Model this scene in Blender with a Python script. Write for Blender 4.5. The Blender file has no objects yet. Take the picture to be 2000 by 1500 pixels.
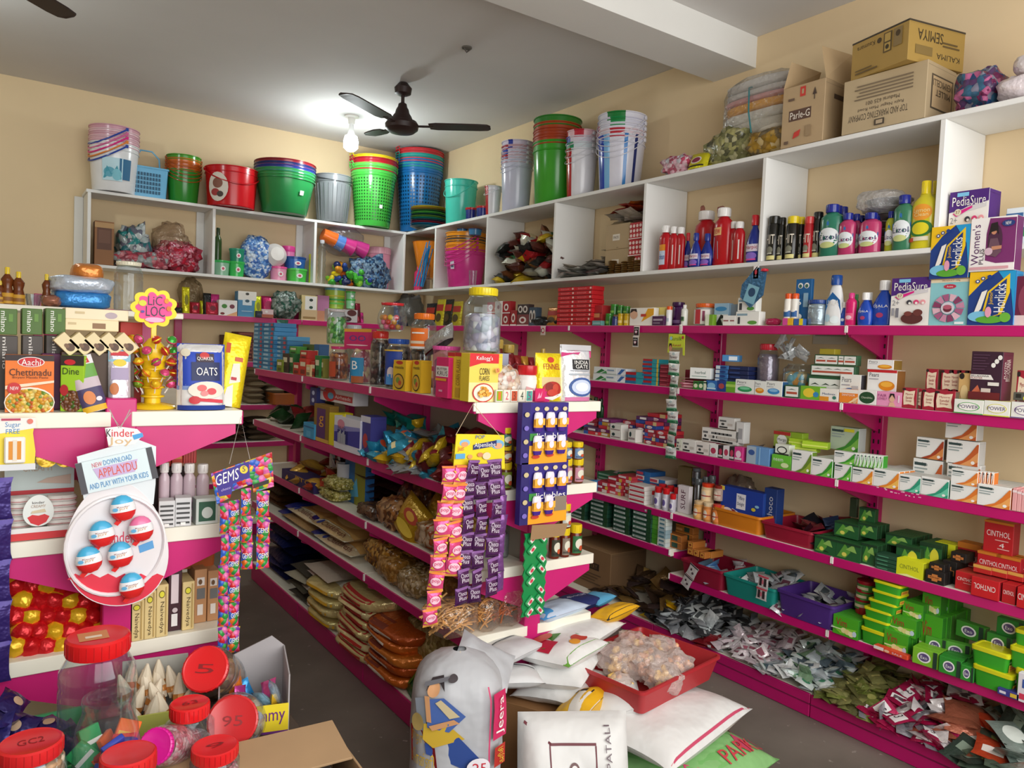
import bpy,math,random
from mathutils import Vector,Matrix,noise,Euler
R=random.Random(11)
sc=bpy.context.scene
col=bpy.context.collection
PI=math.pi
FPX=1472.6
HC=1.6
def _cam():
 yaw,pit,rol=0.613371,-0.047886,0.041549
 cy,sy=math.cos(yaw),math.sin(yaw)
 f=Vector((sy*math.cos(pit),cy*math.cos(pit),math.sin(pit)))
 r=Vector((cy,-sy,0));u=r.cross(f)
 c,s=math.cos(rol),math.sin(rol)
 return c*r+s*u,-s*r+c*u,f
CR,CU,CF=_cam()
CO=Vector((0,0,HC))
AX='xyz'
def P(px,py,**k):
 d=CR*((px-1000)/FPX)+CU*((750-py)/FPX)+CF
 (a,v),=k.items();i=AX.index(a)
 return CO+d*((v-CO[i])/d[i])
def on_line(px,axis,val,z):
 i=AX.index(axis);j=1-i
 A=Vector((0,0,z));A[i]=val;D=Vector((0,0,0));D[j]=1
 k=(px-1000)/FPX
 a=A-CO
 n=CR-CF*k
 return A+D*(-(a.dot(n))/D.dot(n))
_mc={}
def lin(c):
 if isinstance(c,str):
  c=[int(c[i:i+2],16)/255 for i in(0,2,4)]
 return[(x/12.92 if x<=.04045 else((x+.055)/1.055)**2.4)for x in c]
def M(c,kind='p',rough=None):
 key=(c,kind,rough)
 if key in _mc:return _mc[key]
 m=bpy.data.materials.new('%s_%s'%(kind,c));m.use_nodes=True
 nt=m.node_tree;N=nt.nodes;L=nt.links
 b=N['Principled BSDF'];out=N['Material Output']
 rgb=lin(c)+[1]
 b.inputs['Base Color'].default_value=rgb
 R_={'p':.55,'g':.22,'m':.3,'foil':.28,'cloth':.85,'sack':.5,'wall':.85,'film':.2,'haze':.25,'clear':.1}
 b.inputs['Roughness'].default_value=rough if rough is not None else R_.get(kind,.5)
 if kind=='m':b.inputs['Metallic'].default_value=.9
 if kind in('foil','cloth','sack'):
  tc=N.new('ShaderNodeTexCoord');nz=N.new('ShaderNodeTexNoise');bp=N.new('ShaderNodeBump')
  nz.inputs['Scale'].default_value={'foil':40,'cloth':30,'sack':11}[kind]
  nz.inputs['Detail'].default_value=2
  L.new(tc.outputs['Object'],nz.inputs['Vector']);L.new(nz.outputs['Fac'],bp.inputs['Height'])
  bp.inputs['Strength'].default_value=.45 if kind=='foil' else .35
  bp.inputs['Distance'].default_value=.012 if kind!='sack' else .03
  L.new(bp.outputs['Normal'],b.inputs['Normal'])
  if kind=='foil':b.inputs['Metallic'].default_value=.35
 elif kind in('p','g'):
  tc=N.new('ShaderNodeTexCoord');nz=N.new('ShaderNodeTexNoise');mx=N.new('ShaderNodeMix');mx.data_type='RGBA'
  nz.inputs['Scale'].default_value=9;L.new(tc.outputs['Object'],nz.inputs['Vector'])
  L.new(nz.outputs['Fac'],mx.inputs['Factor'])
  mx.inputs['A'].default_value=[x*.9 for x in rgb[:3]]+[1];mx.inputs['B'].default_value=[min(1,x*1.08)for x in rgb[:3]]+[1]
  L.new(mx.outputs['Result'],b.inputs['Base Color'])
 elif kind=='wall':
  tc=N.new('ShaderNodeTexCoord');nz=N.new('ShaderNodeTexNoise');mx=N.new('ShaderNodeMix');mx.data_type='RGBA'
  nz.inputs['Scale'].default_value=2.2;nz.inputs['Detail'].default_value=6
  L.new(tc.outputs['Object'],nz.inputs['Vector']);L.new(nz.outputs['Fac'],mx.inputs['Factor'])
  mx.inputs['A'].default_value=[x*.93 for x in rgb[:3]]+[1];mx.inputs['B'].default_value=[min(1,x*1.05)for x in rgb[:3]]+[1]
  L.new(mx.outputs['Result'],b.inputs['Base Color'])
  n2=N.new('ShaderNodeTexNoise');n2.inputs['Scale'].default_value=60;bp=N.new('ShaderNodeBump')
  bp.inputs['Strength'].default_value=.08;L.new(tc.outputs['Object'],n2.inputs['Vector'])
  L.new(n2.outputs['Fac'],bp.inputs['Height']);L.new(bp.outputs['Normal'],b.inputs['Normal'])
 elif kind in('clear','film','haze'):
  tr=N.new('ShaderNodeBsdfTransparent');tr.inputs['Color'].default_value=[min(1,.55+.45*x)if kind=='clear' else min(1,.6+.4*x)for x in rgb[:3]]+[1]
  mix=N.new('ShaderNodeMixShader');lw=N.new('ShaderNodeLayerWeight');lw.inputs['Blend'].default_value=.35
  mr=N.new('ShaderNodeMapRange');L.new(lw.outputs['Facing'],mr.inputs['Value'])
  mr.inputs['To Min'].default_value={'clear':.05,'film':.10,'haze':.3}[kind];mr.inputs['To Max'].default_value=.6
  if kind!='clear':
   tc=N.new('ShaderNodeTexCoord');nz=N.new('ShaderNodeTexNoise');bp=N.new('ShaderNodeBump')
   nz.inputs['Scale'].default_value=28;nz.inputs['Detail'].default_value=3
   L.new(tc.outputs['Object'],nz.inputs['Vector']);L.new(nz.outputs['Fac'],bp.inputs['Height'])
   bp.inputs['Strength'].default_value=.9;bp.inputs['Distance'].default_value=.02
   L.new(bp.outputs['Normal'],b.inputs['Normal']);L.new(bp.outputs['Normal'],lw.inputs['Normal'])
  b.inputs['Metallic'].default_value=.85 if kind!='haze' else .1
  L.new(mr.outputs['Result'],mix.inputs['Fac']);L.new(tr.outputs[0],mix.inputs[1]);L.new(b.outputs[0],mix.inputs[2])
  L.new(mix.outputs[0],out.inputs['Surface'])
 elif kind=='bits':
  pass
 elif kind=='emit':
  b.inputs['Emission Color'].default_value=rgb;b.inputs['Emission Strength'].default_value=14
 _mc[key]=m
 return m
def MV(cols,scale=60,kind='p',rough=.35,key=None):
 if scale<40:scale*=1.7
 k=('v',tuple(cols),scale,rough,key)
 if k in _mc:return _mc[k]
 m=bpy.data.materials.new('mixed_cells');m.use_nodes=True
 nt=m.node_tree;N=nt.nodes;L=nt.links;b=N['Principled BSDF'];b.inputs['Roughness'].default_value=rough
 tc=N.new('ShaderNodeTexCoord');vo=N.new('ShaderNodeTexVoronoi');vo.inputs['Scale'].default_value=scale
 L.new(tc.outputs['Object'],vo.inputs['Vector'])
 sp=N.new('ShaderNodeSeparateColor');L.new(vo.outputs['Color'],sp.inputs[0])
 cr=N.new('ShaderNodeValToRGB');cr.color_ramp.interpolation='CONSTANT'
 e=cr.color_ramp.elements
 while len(e)<len(cols):e.new(1)
 for i,c in enumerate(cols):
  e[i].position=i/len(cols);e[i].color=lin(c)+[1]
 L.new(sp.outputs[0],cr.inputs[0])
 mm=N.new('ShaderNodeMix');mm.data_type='RGBA';mm.blend_type='MULTIPLY';mm.inputs['Factor'].default_value=.6
 L.new(cr.outputs[0],mm.inputs['A'])
 iv=N.new('ShaderNodeMapRange');L.new(vo.outputs['Distance'],iv.inputs['Value']);iv.inputs['To Min'].default_value=1.1;iv.inputs['To Max'].default_value=.3
 L.new(iv.outputs[0],mm.inputs['B']);L.new(mm.outputs['Result'],b.inputs['Base Color'])
 bp=N.new('ShaderNodeBump');bp.inputs['Strength'].default_value=.7;bp.inputs['Distance'].default_value=.006;bp.invert=True
 L.new(vo.outputs['Distance'],bp.inputs['Height']);L.new(bp.outputs['Normal'],b.inputs['Normal'])
 _mc[k]=m
 return m
_tc={}
def text2d(s):
 if s in _tc:return _tc[s]
 c=bpy.data.curves.new('t','FONT');c.body=s;c.resolution_u=2;c.fill_mode='FRONT'
 o=bpy.data.objects.new('t',c);col.objects.link(o)
 dg=bpy.context.evaluated_depsgraph_get();dg.update()
 me=bpy.data.meshes.new_from_object(o.evaluated_get(dg))
 vs=[(v.co.x,v.co.y)for v in me.vertices];fs=[tuple(p.vertices)for p in me.polygons]
 bpy.data.objects.remove(o);bpy.data.curves.remove(c);bpy.data.meshes.remove(me)
 if vs:
  x0=min(a for a,b in vs);x1=max(a for a,b in vs);y0=min(b for a,b in vs);y1=max(b for a,b in vs)
  vs=[((a-x0)/max(1e-6,x1-x0),(b-y0)/max(1e-6,y1-y0))for a,b in vs]
 _tc[s]=(vs,fs)
 return _tc[s]
class MB:
 def __init__(s):s.v=[];s.f=[];s.m=[];s.mats=[];s.T=None
 def mi(s,m):
  if isinstance(m,str):m=M(m)
  if m not in s.mats:s.mats.append(m)
  return s.mats.index(m)
 def add(s,vs,fs,m):
  o=len(s.v);k=s.mi(m)
  s.v+=[tuple(s.T@Vector(p))for p in vs]if s.T is not None else[tuple(p)for p in vs]
  s.f+=[tuple(o+i for i in f)for f in fs];s.m+=[k]*len(fs)
 def box(s,w,d,h,m,c=.002,at=(0,0,0),faces=None):
  c=min(c,w/4,d/4,h/4)
  idx={};vs=[]
  for sx in(-1,1):
   for sy in(-1,1):
    for sz in(-1,1):
     for a in range(3):
      e=[w/2,d/2,h/2]
      p=[sg*(e[i]-(0 if i==a else c))for i,sg in enumerate((sx,sy,sz))]
      idx[(sx,sy,sz,a)]=len(vs);vs.append((p[0]+at[0],p[1]+at[1],p[2]+h/2+at[2]))
  g={}
  for a in range(3):
   for sg in(-1,1):
    o=[i for i in range(3)if i!=a]
    q=[]
    for t in((-1,-1),(1,-1),(1,1),(-1,1)):
     k=[0,0,0];k[a]=sg;k[o[0]]=t[0];k[o[1]]=t[1]
     q.append(idx[(k[0],k[1],k[2],a)])
    if(sg>0)==(a==1):q.reverse()
    g[('+' if sg>0 else '-')+AX[a]]=tuple(q)
  rest=[]
  for a in range(3):
   o=[i for i in range(3)if i!=a]
   for t0 in(-1,1):
    for t1 in(-1,1):
     k0=[0]*3;k0[o[0]]=t0;k0[o[1]]=t1;k1=list(k0);k0[a]=-1;k1[a]=1
     rest.append((idx[(*k0,o[0])],idx[(*k1,o[0])],idx[(*k1,o[1])],idx[(*k0,o[1])]))
  for sx in(-1,1):
   for sy in(-1,1):
    for sz in(-1,1):rest.append(tuple(idx[(sx,sy,sz,a)]for a in range(3)))
  fm=faces or{}
  base=len(s.v);k0=s.mi(m)
  s.v+=[tuple(s.T@Vector(p))for p in vs]if s.T is not None else vs
  for n,q in g.items():
   s.f.append(tuple(base+i for i in q));s.m.append(s.mi(fm[n])if n in fm else k0)
  for q in rest:s.f.append(tuple(base+i for i in q));s.m.append(k0)
 def lathe(s,prof,m,seg=24,sx=1,sy=1,at=(0,0,0),cap=True,mats=None):
  n=len(prof);vs=[];fs=[]
  for r,z in prof:
   for i in range(seg):
    a=2*PI*i/seg;vs.append((at[0]+r*sx*math.cos(a),at[1]+r*sy*math.sin(a),at[2]+z))
  rows=[]
  for j in range(n-1):
   rows.append([(j*seg+i,j*seg+(i+1)%seg,(j+1)*seg+(i+1)%seg,(j+1)*seg+i)for i in range(seg)])
  o=len(s.v)
  s.v+=[tuple(s.T@Vector(p))for p in vs]if s.T is not None else vs
  for j,rw in enumerate(rows):
   k=s.mi(mats[j]if mats else m)
   for f in rw:s.f.append(tuple(o+i for i in f));s.m.append(k)
  if cap:
   if prof[0][0]>1e-5:s.f.append(tuple(o+i for i in reversed(range(seg))));s.m.append(s.mi(mats[0]if mats else m))
   if prof[-1][0]>1e-5:s.f.append(tuple(o+(n-1)*seg+i for i in range(seg)));s.m.append(s.mi(mats[-1]if mats else m))
 def tube(s,pts,r,m,seg=6):
  pts=[Vector(p)for p in pts];vs=[];fs=[]
  for i,p in enumerate(pts):
   t=(pts[min(i+1,len(pts)-1)]-pts[max(i-1,0)]).normalized()
   a=t.orthogonal().normalized()if i==0 else(a0-t*a0.dot(t)).normalized()
   a0=a;b=t.cross(a)
   for k in range(seg):
    q=2*PI*k/seg;vs.append(p+a*(r*math.cos(q))+b*(r*math.sin(q)))
  for i in range(len(pts)-1):
   for k in range(seg):fs.append((i*seg+k,i*seg+(k+1)%seg,(i+1)*seg+(k+1)%seg,(i+1)*seg+k))
  fs.append(tuple(reversed(range(seg))));fs.append(tuple((len(pts)-1)*seg+k for k in range(seg)))
  s.add(vs,fs,m)
 def prism(s,poly,depth,m,surf=None,back=None):
  n=len(poly)
  vs=[(x,0,z)for x,z in poly]+[(x,depth,z)for x,z in poly]
  s.add(vs,[tuple(range(n))]+[(i,(i+1)%n,n+(i+1)%n,n+i)for i in range(n)],m)
  s.add([(x,depth,z)for x,z in poly],[tuple(reversed(range(n)))],back or m)
 def grid(s,fn,nu,nv,m,colfn=None,wrap=False):
  vs=[fn(i/nu,j/nv)for j in range(nv+1)for i in range(nu+1)]
  o=len(s.v);s.v+=[tuple(s.T@Vector(p))for p in vs]if s.T is not None else[tuple(p)for p in vs]
  for j in range(nv):
   for i in range(nu):
    a=o+j*(nu+1)+i
    s.f.append((a,a+1,a+nu+2,a+nu+1))
    mm=colfn((i+.5)/nu,(j+.5)/nv)if colfn else None
    s.m.append(s.mi(mm or m))
 def art(s,items,surf,flat=True,off=.0006):
  for i,a in enumerate(items):
   o=off*(i+1)
   k=a[0]
   if k=='R':
    _,u0,v0,u1,v1,c=a
    nu,nv=(1,1)if flat else(max(1,int(abs(u1-u0)*10)),max(1,int(abs(v1-v0)*8)))
    s.grid(lambda u,v:surf(u0+(u1-u0)*u,v0+(v1-v0)*v,o),nu,nv,c if not isinstance(c,str)else M(c))
   elif k=='E':
    _,cu,cv,ru,rv,c=a
    n=20;vs=[surf(cu,cv,o)];fs=[]
    for q in(.55,1):
     vs+=[surf(cu+ru*q*math.cos(2*PI*t/n),cv+rv*q*math.sin(2*PI*t/n),o)for t in range(n)]
    fs=[(0,1+t,1+(t+1)%n)for t in range(n)]+[(1+t,1+n+t,1+n+(t+1)%n,1+(t+1)%n)for t in range(n)]
    s.add(vs,fs,c)
   elif k=='G':
    _,pts,c=a
    s.add([surf(u,v,o)for u,v in pts],[tuple(range(len(pts)))],c)
   elif k=='T':
    _,tx,u0,v0,u1,v1,c=a[:7];rot=a[7]if len(a)>7 else 0
    vs,fs=text2d(tx);q=[]
    for x,y in vs:
     if rot==90:x,y=1-y,x
     elif rot==-90:x,y=y,1-x
     elif rot==180:x,y=1-x,1-y
     q.append(surf(u0+(u1-u0)*x,v0+(v1-v0)*y,o))
    s.add(q,fs,c)
 def build(s,name,parent=None,smooth=35,loc=None,rz=0):
  me=bpy.data.meshes.new(name)
  me.from_pydata(s.v,[],s.f)
  for m in s.mats:me.materials.append(m)
  me.polygons.foreach_set('material_index',s.m)
  if smooth:
   me.shade_smooth();me.set_sharp_from_angle(angle=math.radians(smooth))
  me.update()
  o=bpy.data.objects.new(name,me);col.objects.link(o)
  if parent is not None:o.parent=parent
  if loc is not None:o.location=loc
  if rz:o.rotation_euler.z=rz
  return o
ALL=[]
def tag(o,label,cat,group=None,kind=None):
 n=len(label.split())
 if not 4<=n<=16:print('LABEL LENGTH',n,label)
 o['label']=label;o['category']=cat
 if group:o['group']=group
 if kind:o['kind']=kind
 ALL.append(o)
 return o
def root(name,loc,rz,label,cat,group=None):
 o=bpy.data.objects.new(name,None);o.empty_display_size=.05;col.objects.link(o)
 o.location=loc;o.rotation_euler=(0,0,rz)
 return tag(o,label,cat,group)
def struct(name,mb,smooth=0):
 o=mb.build(name,smooth=smooth);o['kind']='structure';return o
def dup(o,loc,rz=None,label=None,group=None,name=None,rot=None,sc_=None):
 c=o.copy();col.objects.link(c);c.location=loc
 if rot is not None:c.rotation_euler=rot
 elif rz is not None:c.rotation_euler=(0,0,rz)
 if sc_:c.scale=sc_
 if label:c['label']=label
 if group:c['group']=group
 for ch in list(o.children):
  k=ch.copy();col.objects.link(k);k.parent=c
  for g in list(ch.children):
   q=g.copy();col.objects.link(q);q.parent=k
 ALL.append(c)
 return c
SH={'R1':('x',3.15,1.763),'R2':('x',3.15,1.418),'R3':('x',3.15,1.072),'R4':('x',3.15,.72),'R5':('x',3.15,.383),'R6':('x',3.15,.513),'RB':('x',3.05,.107),'WRt':('x',3.15,2.612),'WRb':('x',3.15,2.08),'WBt':('y',6.23,2.612),'WBb':('y',6.23,2.08),'B1':('y',6.23,1.763),'B2':('y',6.23,1.40),'B3':('y',6.23,1.05),'B4':('y',6.23,.745),'M1':('x',1.46,1.398),'M2':('x',1.46,1.065),'M3':('x',1.46,.77),'M4':('x',1.46,.525),'M5':('x',1.46,.115),'E1':('y',2.30,1.398),'E2':('y',2.30,1.065),'E3':('y',2.30,.77),'E4':('y',2.30,.525),'L1':('y',2.26,1.385),'L2':('y',2.26,1.055),'L3':('y',2.26,.745),'L0':('y',3.0,1.675)}
def fit(S,x0,x1,yt,inset=.02,yb=None,z=None):
 ax,val,lev=SH[S]
 val=val+inset
 if z is None:z=lev
 if yb is not None:z=max(lev,P((x0+x1)/2,yb,**{ax:val}).z)
 a=on_line(x0,ax,val,z);b=on_line(x1,ax,val,z)
 top=P((x0+x1)/2,yt,**{ax:val}).z
 rz=0 if ax=='y' else-PI/2
 n=Vector((0,1,0))if ax=='y' else Vector((1,0,0))
 return(a+b)/2,n,rz,(a-b).length,max(.008,top-z)
def rw(p,x0,x1,rz,sy=1):
 v=(p-CO).normalized();c=abs(v.y)if rz==0 else abs(v.x);k=math.sqrt(c*c+sy*sy*(1-c*c))
 return(x1-x0)/FPX*(p-CO).dot(CF)/k
def axfit(S,x0,x1,yt,ins=.02,yb=None,z=None):
 room=.285 if SH[S][0]=='y' else .335
 a=ins
 for _ in range(3):
  p,n,rz,w,h=fit(S,x0,x1,yt,a,yb,z);w=rw(p,x0,x1,rz);a=min(ins+w/2,room-w/2-.01)
 p,n,rz,w,h=fit(S,x0,x1,yt,a,yb,z);w=rw(p,x0,x1,rz)
 return p,n,rz,w,h
def setl(o,c,n,d,rz,yaw=0):
 o.location=c+n*(d/2);o.rotation_euler=(0,0,rz+yaw)
WALL=M('E4CDA6','wall');CEIL=M('D6D4D2','wall');PINK=M('C0126A','g',.3);PINKB=M('CC2274','g',.35);WHITE=M('ECEAE4','g',.35);CREAM=M('F3EFDF','g',.4)
XW,YB_,ZC,XL,YF=3.5,6.53,3.375,-2.6,-1.6
def slab(x0,y0,z0,x1,y1,z1,m):
 mb=MB();mb.box(x1-x0,y1-y0,z1-z0,m,.001,((x0+x1)/2,(y0+y1)/2,z0));return mb
struct('wall_right',slab(XW,YF,0,XW+.15,YB_+.15,ZC,WALL))
struct('wall_back',slab(XL-.15,YB_,0,XW,YB_+.15,ZC,WALL))
struct('wall_left',slab(XL-.15,YF,0,XL,YB_,ZC,WALL))
struct('ceiling',slab(XL-.15,YF,ZC,XW+.15,YB_+.15,ZC+.12,CEIL))
struct('trim_1',slab(XL,2.75,3.205,XW,3.045,ZC,M('E6E6E2','wall')))
def floor_mat():
 m=bpy.data.materials.new('concrete_floor');m.use_nodes=True
 N=m.node_tree.nodes;L=m.node_tree.links;b=N['Principled BSDF'];b.inputs['Roughness'].default_value=.6
 tc=N.new('ShaderNodeTexCoord');n1=N.new('ShaderNodeTexNoise');n1.inputs['Scale'].default_value=1.6;n1.inputs['Detail'].default_value=8
 n2=N.new('ShaderNodeTexNoise');n2.inputs['Scale'].default_value=26;n2.inputs['Detail'].default_value=3
 cr=N.new('ShaderNodeValToRGB');e=cr.color_ramp.elements;e[0].position=.3;e[0].color=lin('5E564E')+[1];e[1].position=.75;e[1].color=lin('857C72')+[1]
 c2=N.new('ShaderNodeValToRGB');f=c2.color_ramp.elements;f[0].position=.68;f[0].color=(0,0,0,1);f[1].position=.76;f[1].color=(1,1,1,1)
 mx=N.new('ShaderNodeMix');mx.data_type='RGBA';mx.inputs['B'].default_value=lin('A79F94')+[1]
 L.new(tc.outputs['Object'],n1.inputs['Vector']);L.new(tc.outputs['Object'],n2.inputs['Vector'])
 L.new(n1.outputs['Fac'],cr.inputs[0]);L.new(n2.outputs['Fac'],c2.inputs[0]);L.new(cr.outputs[0],mx.inputs['A']);L.new(c2.outputs[0],mx.inputs['Factor'])
 L.new(mx.outputs['Result'],b.inputs['Base Color']);return m
struct('floor',slab(XL-.15,YF,-.1,XW+.15,YB_+.15,0,floor_mat()))
def rail_shelf(par,x0,x1,y0,y1,z,face,lip=.042,ends=()):
 mb=MB();mb.box(x1-x0-.004,y1-y0-.004,.018,CREAM,.002,((x0+x1)/2,(y0+y1)/2,z-.019))
 sh=mb.build('shelf_board',par,0)
 rb=MB()
 for f in face:
  if f=='-x':rb.box(.012,y1-y0-.006,lip,PINK,.003,(x0+.005,(y0+y1)/2,z-lip-.002))
  if f=='+x':rb.box(.012,y1-y0-.006,lip,PINK,.003,(x1-.005,(y0+y1)/2,z-lip-.002))
  if f=='-y':rb.box(x1-x0-.006,.012,lip,PINK,.003,((x0+x1)/2,y0+.005,z-lip-.002))
 rb.build('front_rail',sh,0)
 if ends:
  eb=MB()
  for e in ends:eb.box(x1-x0-.01,.006,.040,CREAM,.002,((x0+x1)/2,e,z-.041))
  eb.build('end_flange',sh,0)
 cb=MB()
 for f in face:
  if f=='-x':
   for y in(y0+.004,y1-.004):
    cb=MB();cb.box(.016,.007,.03,WHITE,.001,(x0+.003,y,z-.034));cb.build('clip',sh,0)
 return sh
def bracket_x(par,xw,xf,y,z,m=PINK,hw=.125):
 mb=MB();t=.006
 pts=[(xw,z-.02),(xf,z-.02),(xf,z-.05),(xw,z-.02-hw)]
 vs=[(x,y-t,q)for x,q in pts]+[(x,y+t,q)for x,q in pts]
 mb.add(vs,[(0,1,2,3),(7,6,5,4),(0,4,5,1),(1,5,6,2),(2,6,7,3),(3,7,4,0)],m)
 return mb.build('bracket',par,0)
def upright(par,x,y,z1,m=PINK,w=.055,d=.045,z0=0,dirx=-1,slots=True):
 mb=MB();mb.box(d,w,z1-z0,m,.003,(x,y,z0))
 if slots:
  z=z0+.12
  while z<z1-.05:
   for s in(-1,1):mb.box(.002,.008,.02,M('2A0A1A'),.0005,(x+dirx*(d/2+.0005),y+s*.012,z))
   z+=.05
 return mb.build('upright',par,0)
bays=[.93-.97,.93,1.905,2.875,3.85,4.82,5.79]
wl=['nearest the camera','holding the soap cartons','holding the bottles and sachet trays','holding the toothpaste','behind the middle gondola','in the far right corner']
for i in range(6):
 y0,y1=bays[i],bays[i+1]
 t=root('shelving_bay',(3.3,(y0+y1)/2,0),0,'magenta steel shelving bay on right wall, '+wl[i],'shelf','shelving bays along the right wall')
 T=Matrix.Translation((-3.3,-(y0+y1)/2,0))
 kids=[]
 lv=[1.763,1.418,1.072,.72]+([.383]if y1<3 else[.513])
 for z in lv:kids.append(rail_shelf(t,3.15,3.485,y0,y1,z,('-x',),ends=(y0+.002,)if z==.513 and i==3 else()))
 mb=MB();mb.box(.43,y1-y0-.004,.018,CREAM,.002,(3.27,(y0+y1)/2,.107-.019));kb=mb.build('base_board',t,0)
 mb=MB();mb.box(.014,y1-y0-.004,.104,PINK,.003,(3.052,(y0+y1)/2,.001));mb.box(.018,y1-y0-.004,.006,M('7A0A44'),.001,(3.052,(y0+y1)/2,.058));mb.build('kick_plate',t,0)
 upright(t,3.478,y0,1.9)
 for z in lv:bracket_x(t,3.46,3.18,y0,z)
 for k in t.children:k.matrix_local=T@k.matrix_local
for i,(x0,x1)in enumerate([(.30,1.25),(1.25,2.2),(2.2,3.148)]):
 t=root('shelving_bay',((x0+x1)/2,6.4,0),0,'magenta steel shelving bay on the back wall, '+['leftmost, behind the near gondola','middle one beyond the aisle','rightmost by the corner'][i],'shelf','shelving bays along the back wall')
 for z in(1.763,1.40,1.05,.745,.42):rail_shelf(t,x0,x1,6.23,6.52,z,('-y',))
 mb=MB();mb.box(x1-x0-.004,.40,.018,CREAM,.002,((x0+x1)/2,6.32,.09));mb.build('base_board',t,0)
 mb=MB();mb.box(x1-x0-.004,.014,.10,PINK,.003,((x0+x1)/2,6.13,.001));mb.build('kick_plate',t,0)
 mb=MB();mb.box(.055,.045,1.85,PINK,.003,(x0+.03,6.50,0));mb.build('upright',t,0)
 T=Matrix.Translation((-(x0+x1)/2,-6.4,0))
 for k in t.children:k.matrix_local=T@k.matrix_local
def gondola(name,xc,hw,y0,y1,levels,hb,label,top=1.36,nb=3,uw=.055):
 t=root(name,(xc,(y0+y1)/2,0),0,label,'shelf')
 ys=[y0+(y1-y0)*k/nb for k in range(nb+1)]
 for k in range(nb):
  for z in levels:
   for sx in(-1,1):
    xa,xb=(xc-hw,xc-.02)if sx<0 else(xc+.02,xc+hw)
    rail_shelf(t,xa,xb,ys[k],ys[k+1],z,('-x',)if sx<0 else('+x',),ends=(y0+.001,)if k==0 else())
  mb=MB();mb.box(.012,ys[k+1]-ys[k]-.06,top-.1,M('B9AFA0','g',.5),.002,(xc,(ys[k]+ys[k+1])/2,.1));mb.build('centre_panel',t,0)
  for sx in(-1,1):
   mb=MB();mb.box(hb-.02,ys[k+1]-ys[k]-.004,.018,CREAM,.002,(xc+sx*(hb+.02)/2,(ys[k]+ys[k+1])/2,.096));mb.build('base_board',t,0)
   mb=MB();mb.box(.014,ys[k+1]-ys[k]-.004,.105,PINK,.003,(xc+sx*hb,(ys[k]+ys[k+1])/2,.001));mb.build('kick_plate',t,0)
 for k,y in enumerate(ys):
  mb=MB();mb.box(.075,uw,top,PINKB,.003,(xc,y+uw/2*(1 if k==0 else-1)*(0 if 0<k<nb else 1),0));mb.build('upright',t,0)
  for z in levels:
   for sx in(-1,1):bracket_x(t,xc+sx*.03,xc+sx*(hw-.02),y+(.012 if k==0 else-.012 if k==nb else 0),z-.02,PINKB,.14)
 T=Matrix.Translation((-xc,-(y0+y1)/2,0))
 for k in t.children:k.matrix_local=T@k.matrix_local
 return t
gondola('gondola_shelf',1.765,.305,2.30,5.0,[1.398,1.065,.77,.525],.29,'magenta double-sided shop gondola in the middle of the floor, end facing camera',1.44)
gondola('gondola_shelf',.308,.322,2.26,4.96,[1.385,1.055,.745,.44],.31,'magenta double-sided shop gondola at left, end facing camera',1.42)
t=root('rack_shelf',(.2,3.25,1.42),0,'white topped raised shelf standing at the rear of the left gondola','shelf')
mb=MB();mb.box(.92,.5,.02,CREAM,.002,(-.05,0,.235));mb.build('shelf_board',t,0)
for x in(-.42,.02,.36):
 mb=MB();mb.box(.05,.04,.234,PINKB,.003,(x,.2,0));mb.build('upright',t,0)
WOOD=M('E9E9E6','wall')
def cubby_right():
 t=root('cubby_shelf',(3.32,3.4,2.06),0,'long white painted wooden pigeonhole shelf high on the right wall','shelf')
 T=Matrix.Translation((-3.32,-3.4,-2.06));x0,x1=3.15,3.495
 def b(nm,*a):
  mb=MB();mb.box(a[3]-a[0],a[4]-a[1],a[5]-a[2],WOOD,.002,((a[0]+a[3])/2,(a[1]+a[4])/2,a[2]));mb.build(nm,t,0)
 b('top_board',x0,.55,2.588,x1,6.25,2.61);b('bottom_board',x0,1.534,2.056,x1,6.25,2.078);b('bottom_board',3.235,.55,2.056,x1,1.533,2.078)
 for y in(.72,1.545,2.39,3.21,4.055,4.892,5.70):
  b('divider',x0,y-.011,2.0785,x1,y+.011,2.5875)
  b('back_batten',x1-.02,y+.012,2.0785,x1,y+.07,2.5875)
 for k in t.children:k.matrix_local=T@k.matrix_local
def cubby_back():
 t=root('cubby_shelf',(1.88,6.38,2.06),0,'white painted wooden pigeonhole shelf high on the back wall','shelf')
 T=Matrix.Translation((-1.88,-6.38,-2.06));y0,y1=6.23,6.525
 def b(nm,*a):
  mb=MB();mb.box(a[3]-a[0],a[4]-a[1],a[5]-a[2],WOOD,.002,((a[0]+a[3])/2,(a[1]+a[4])/2,a[2]));mb.build(nm,t,0)
 b('top_board',.60,y0,2.588,3.148,y1,2.61);b('bottom_board',.60,y0,2.056,3.148,y1,2.078)
 for x in(.62,1.476,2.295,3.13):
  b('divider',x-.011,y0,2.0785,x+.011,y1,2.5875)
  b('back_batten',x-.07,y1-.02,2.0785,x-.012,y1,2.5875)
 for k in t.children:k.matrix_local=T@k.matrix_local
cubby_right();cubby_back()
BRN=M('2A1512','g',.5)
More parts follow.
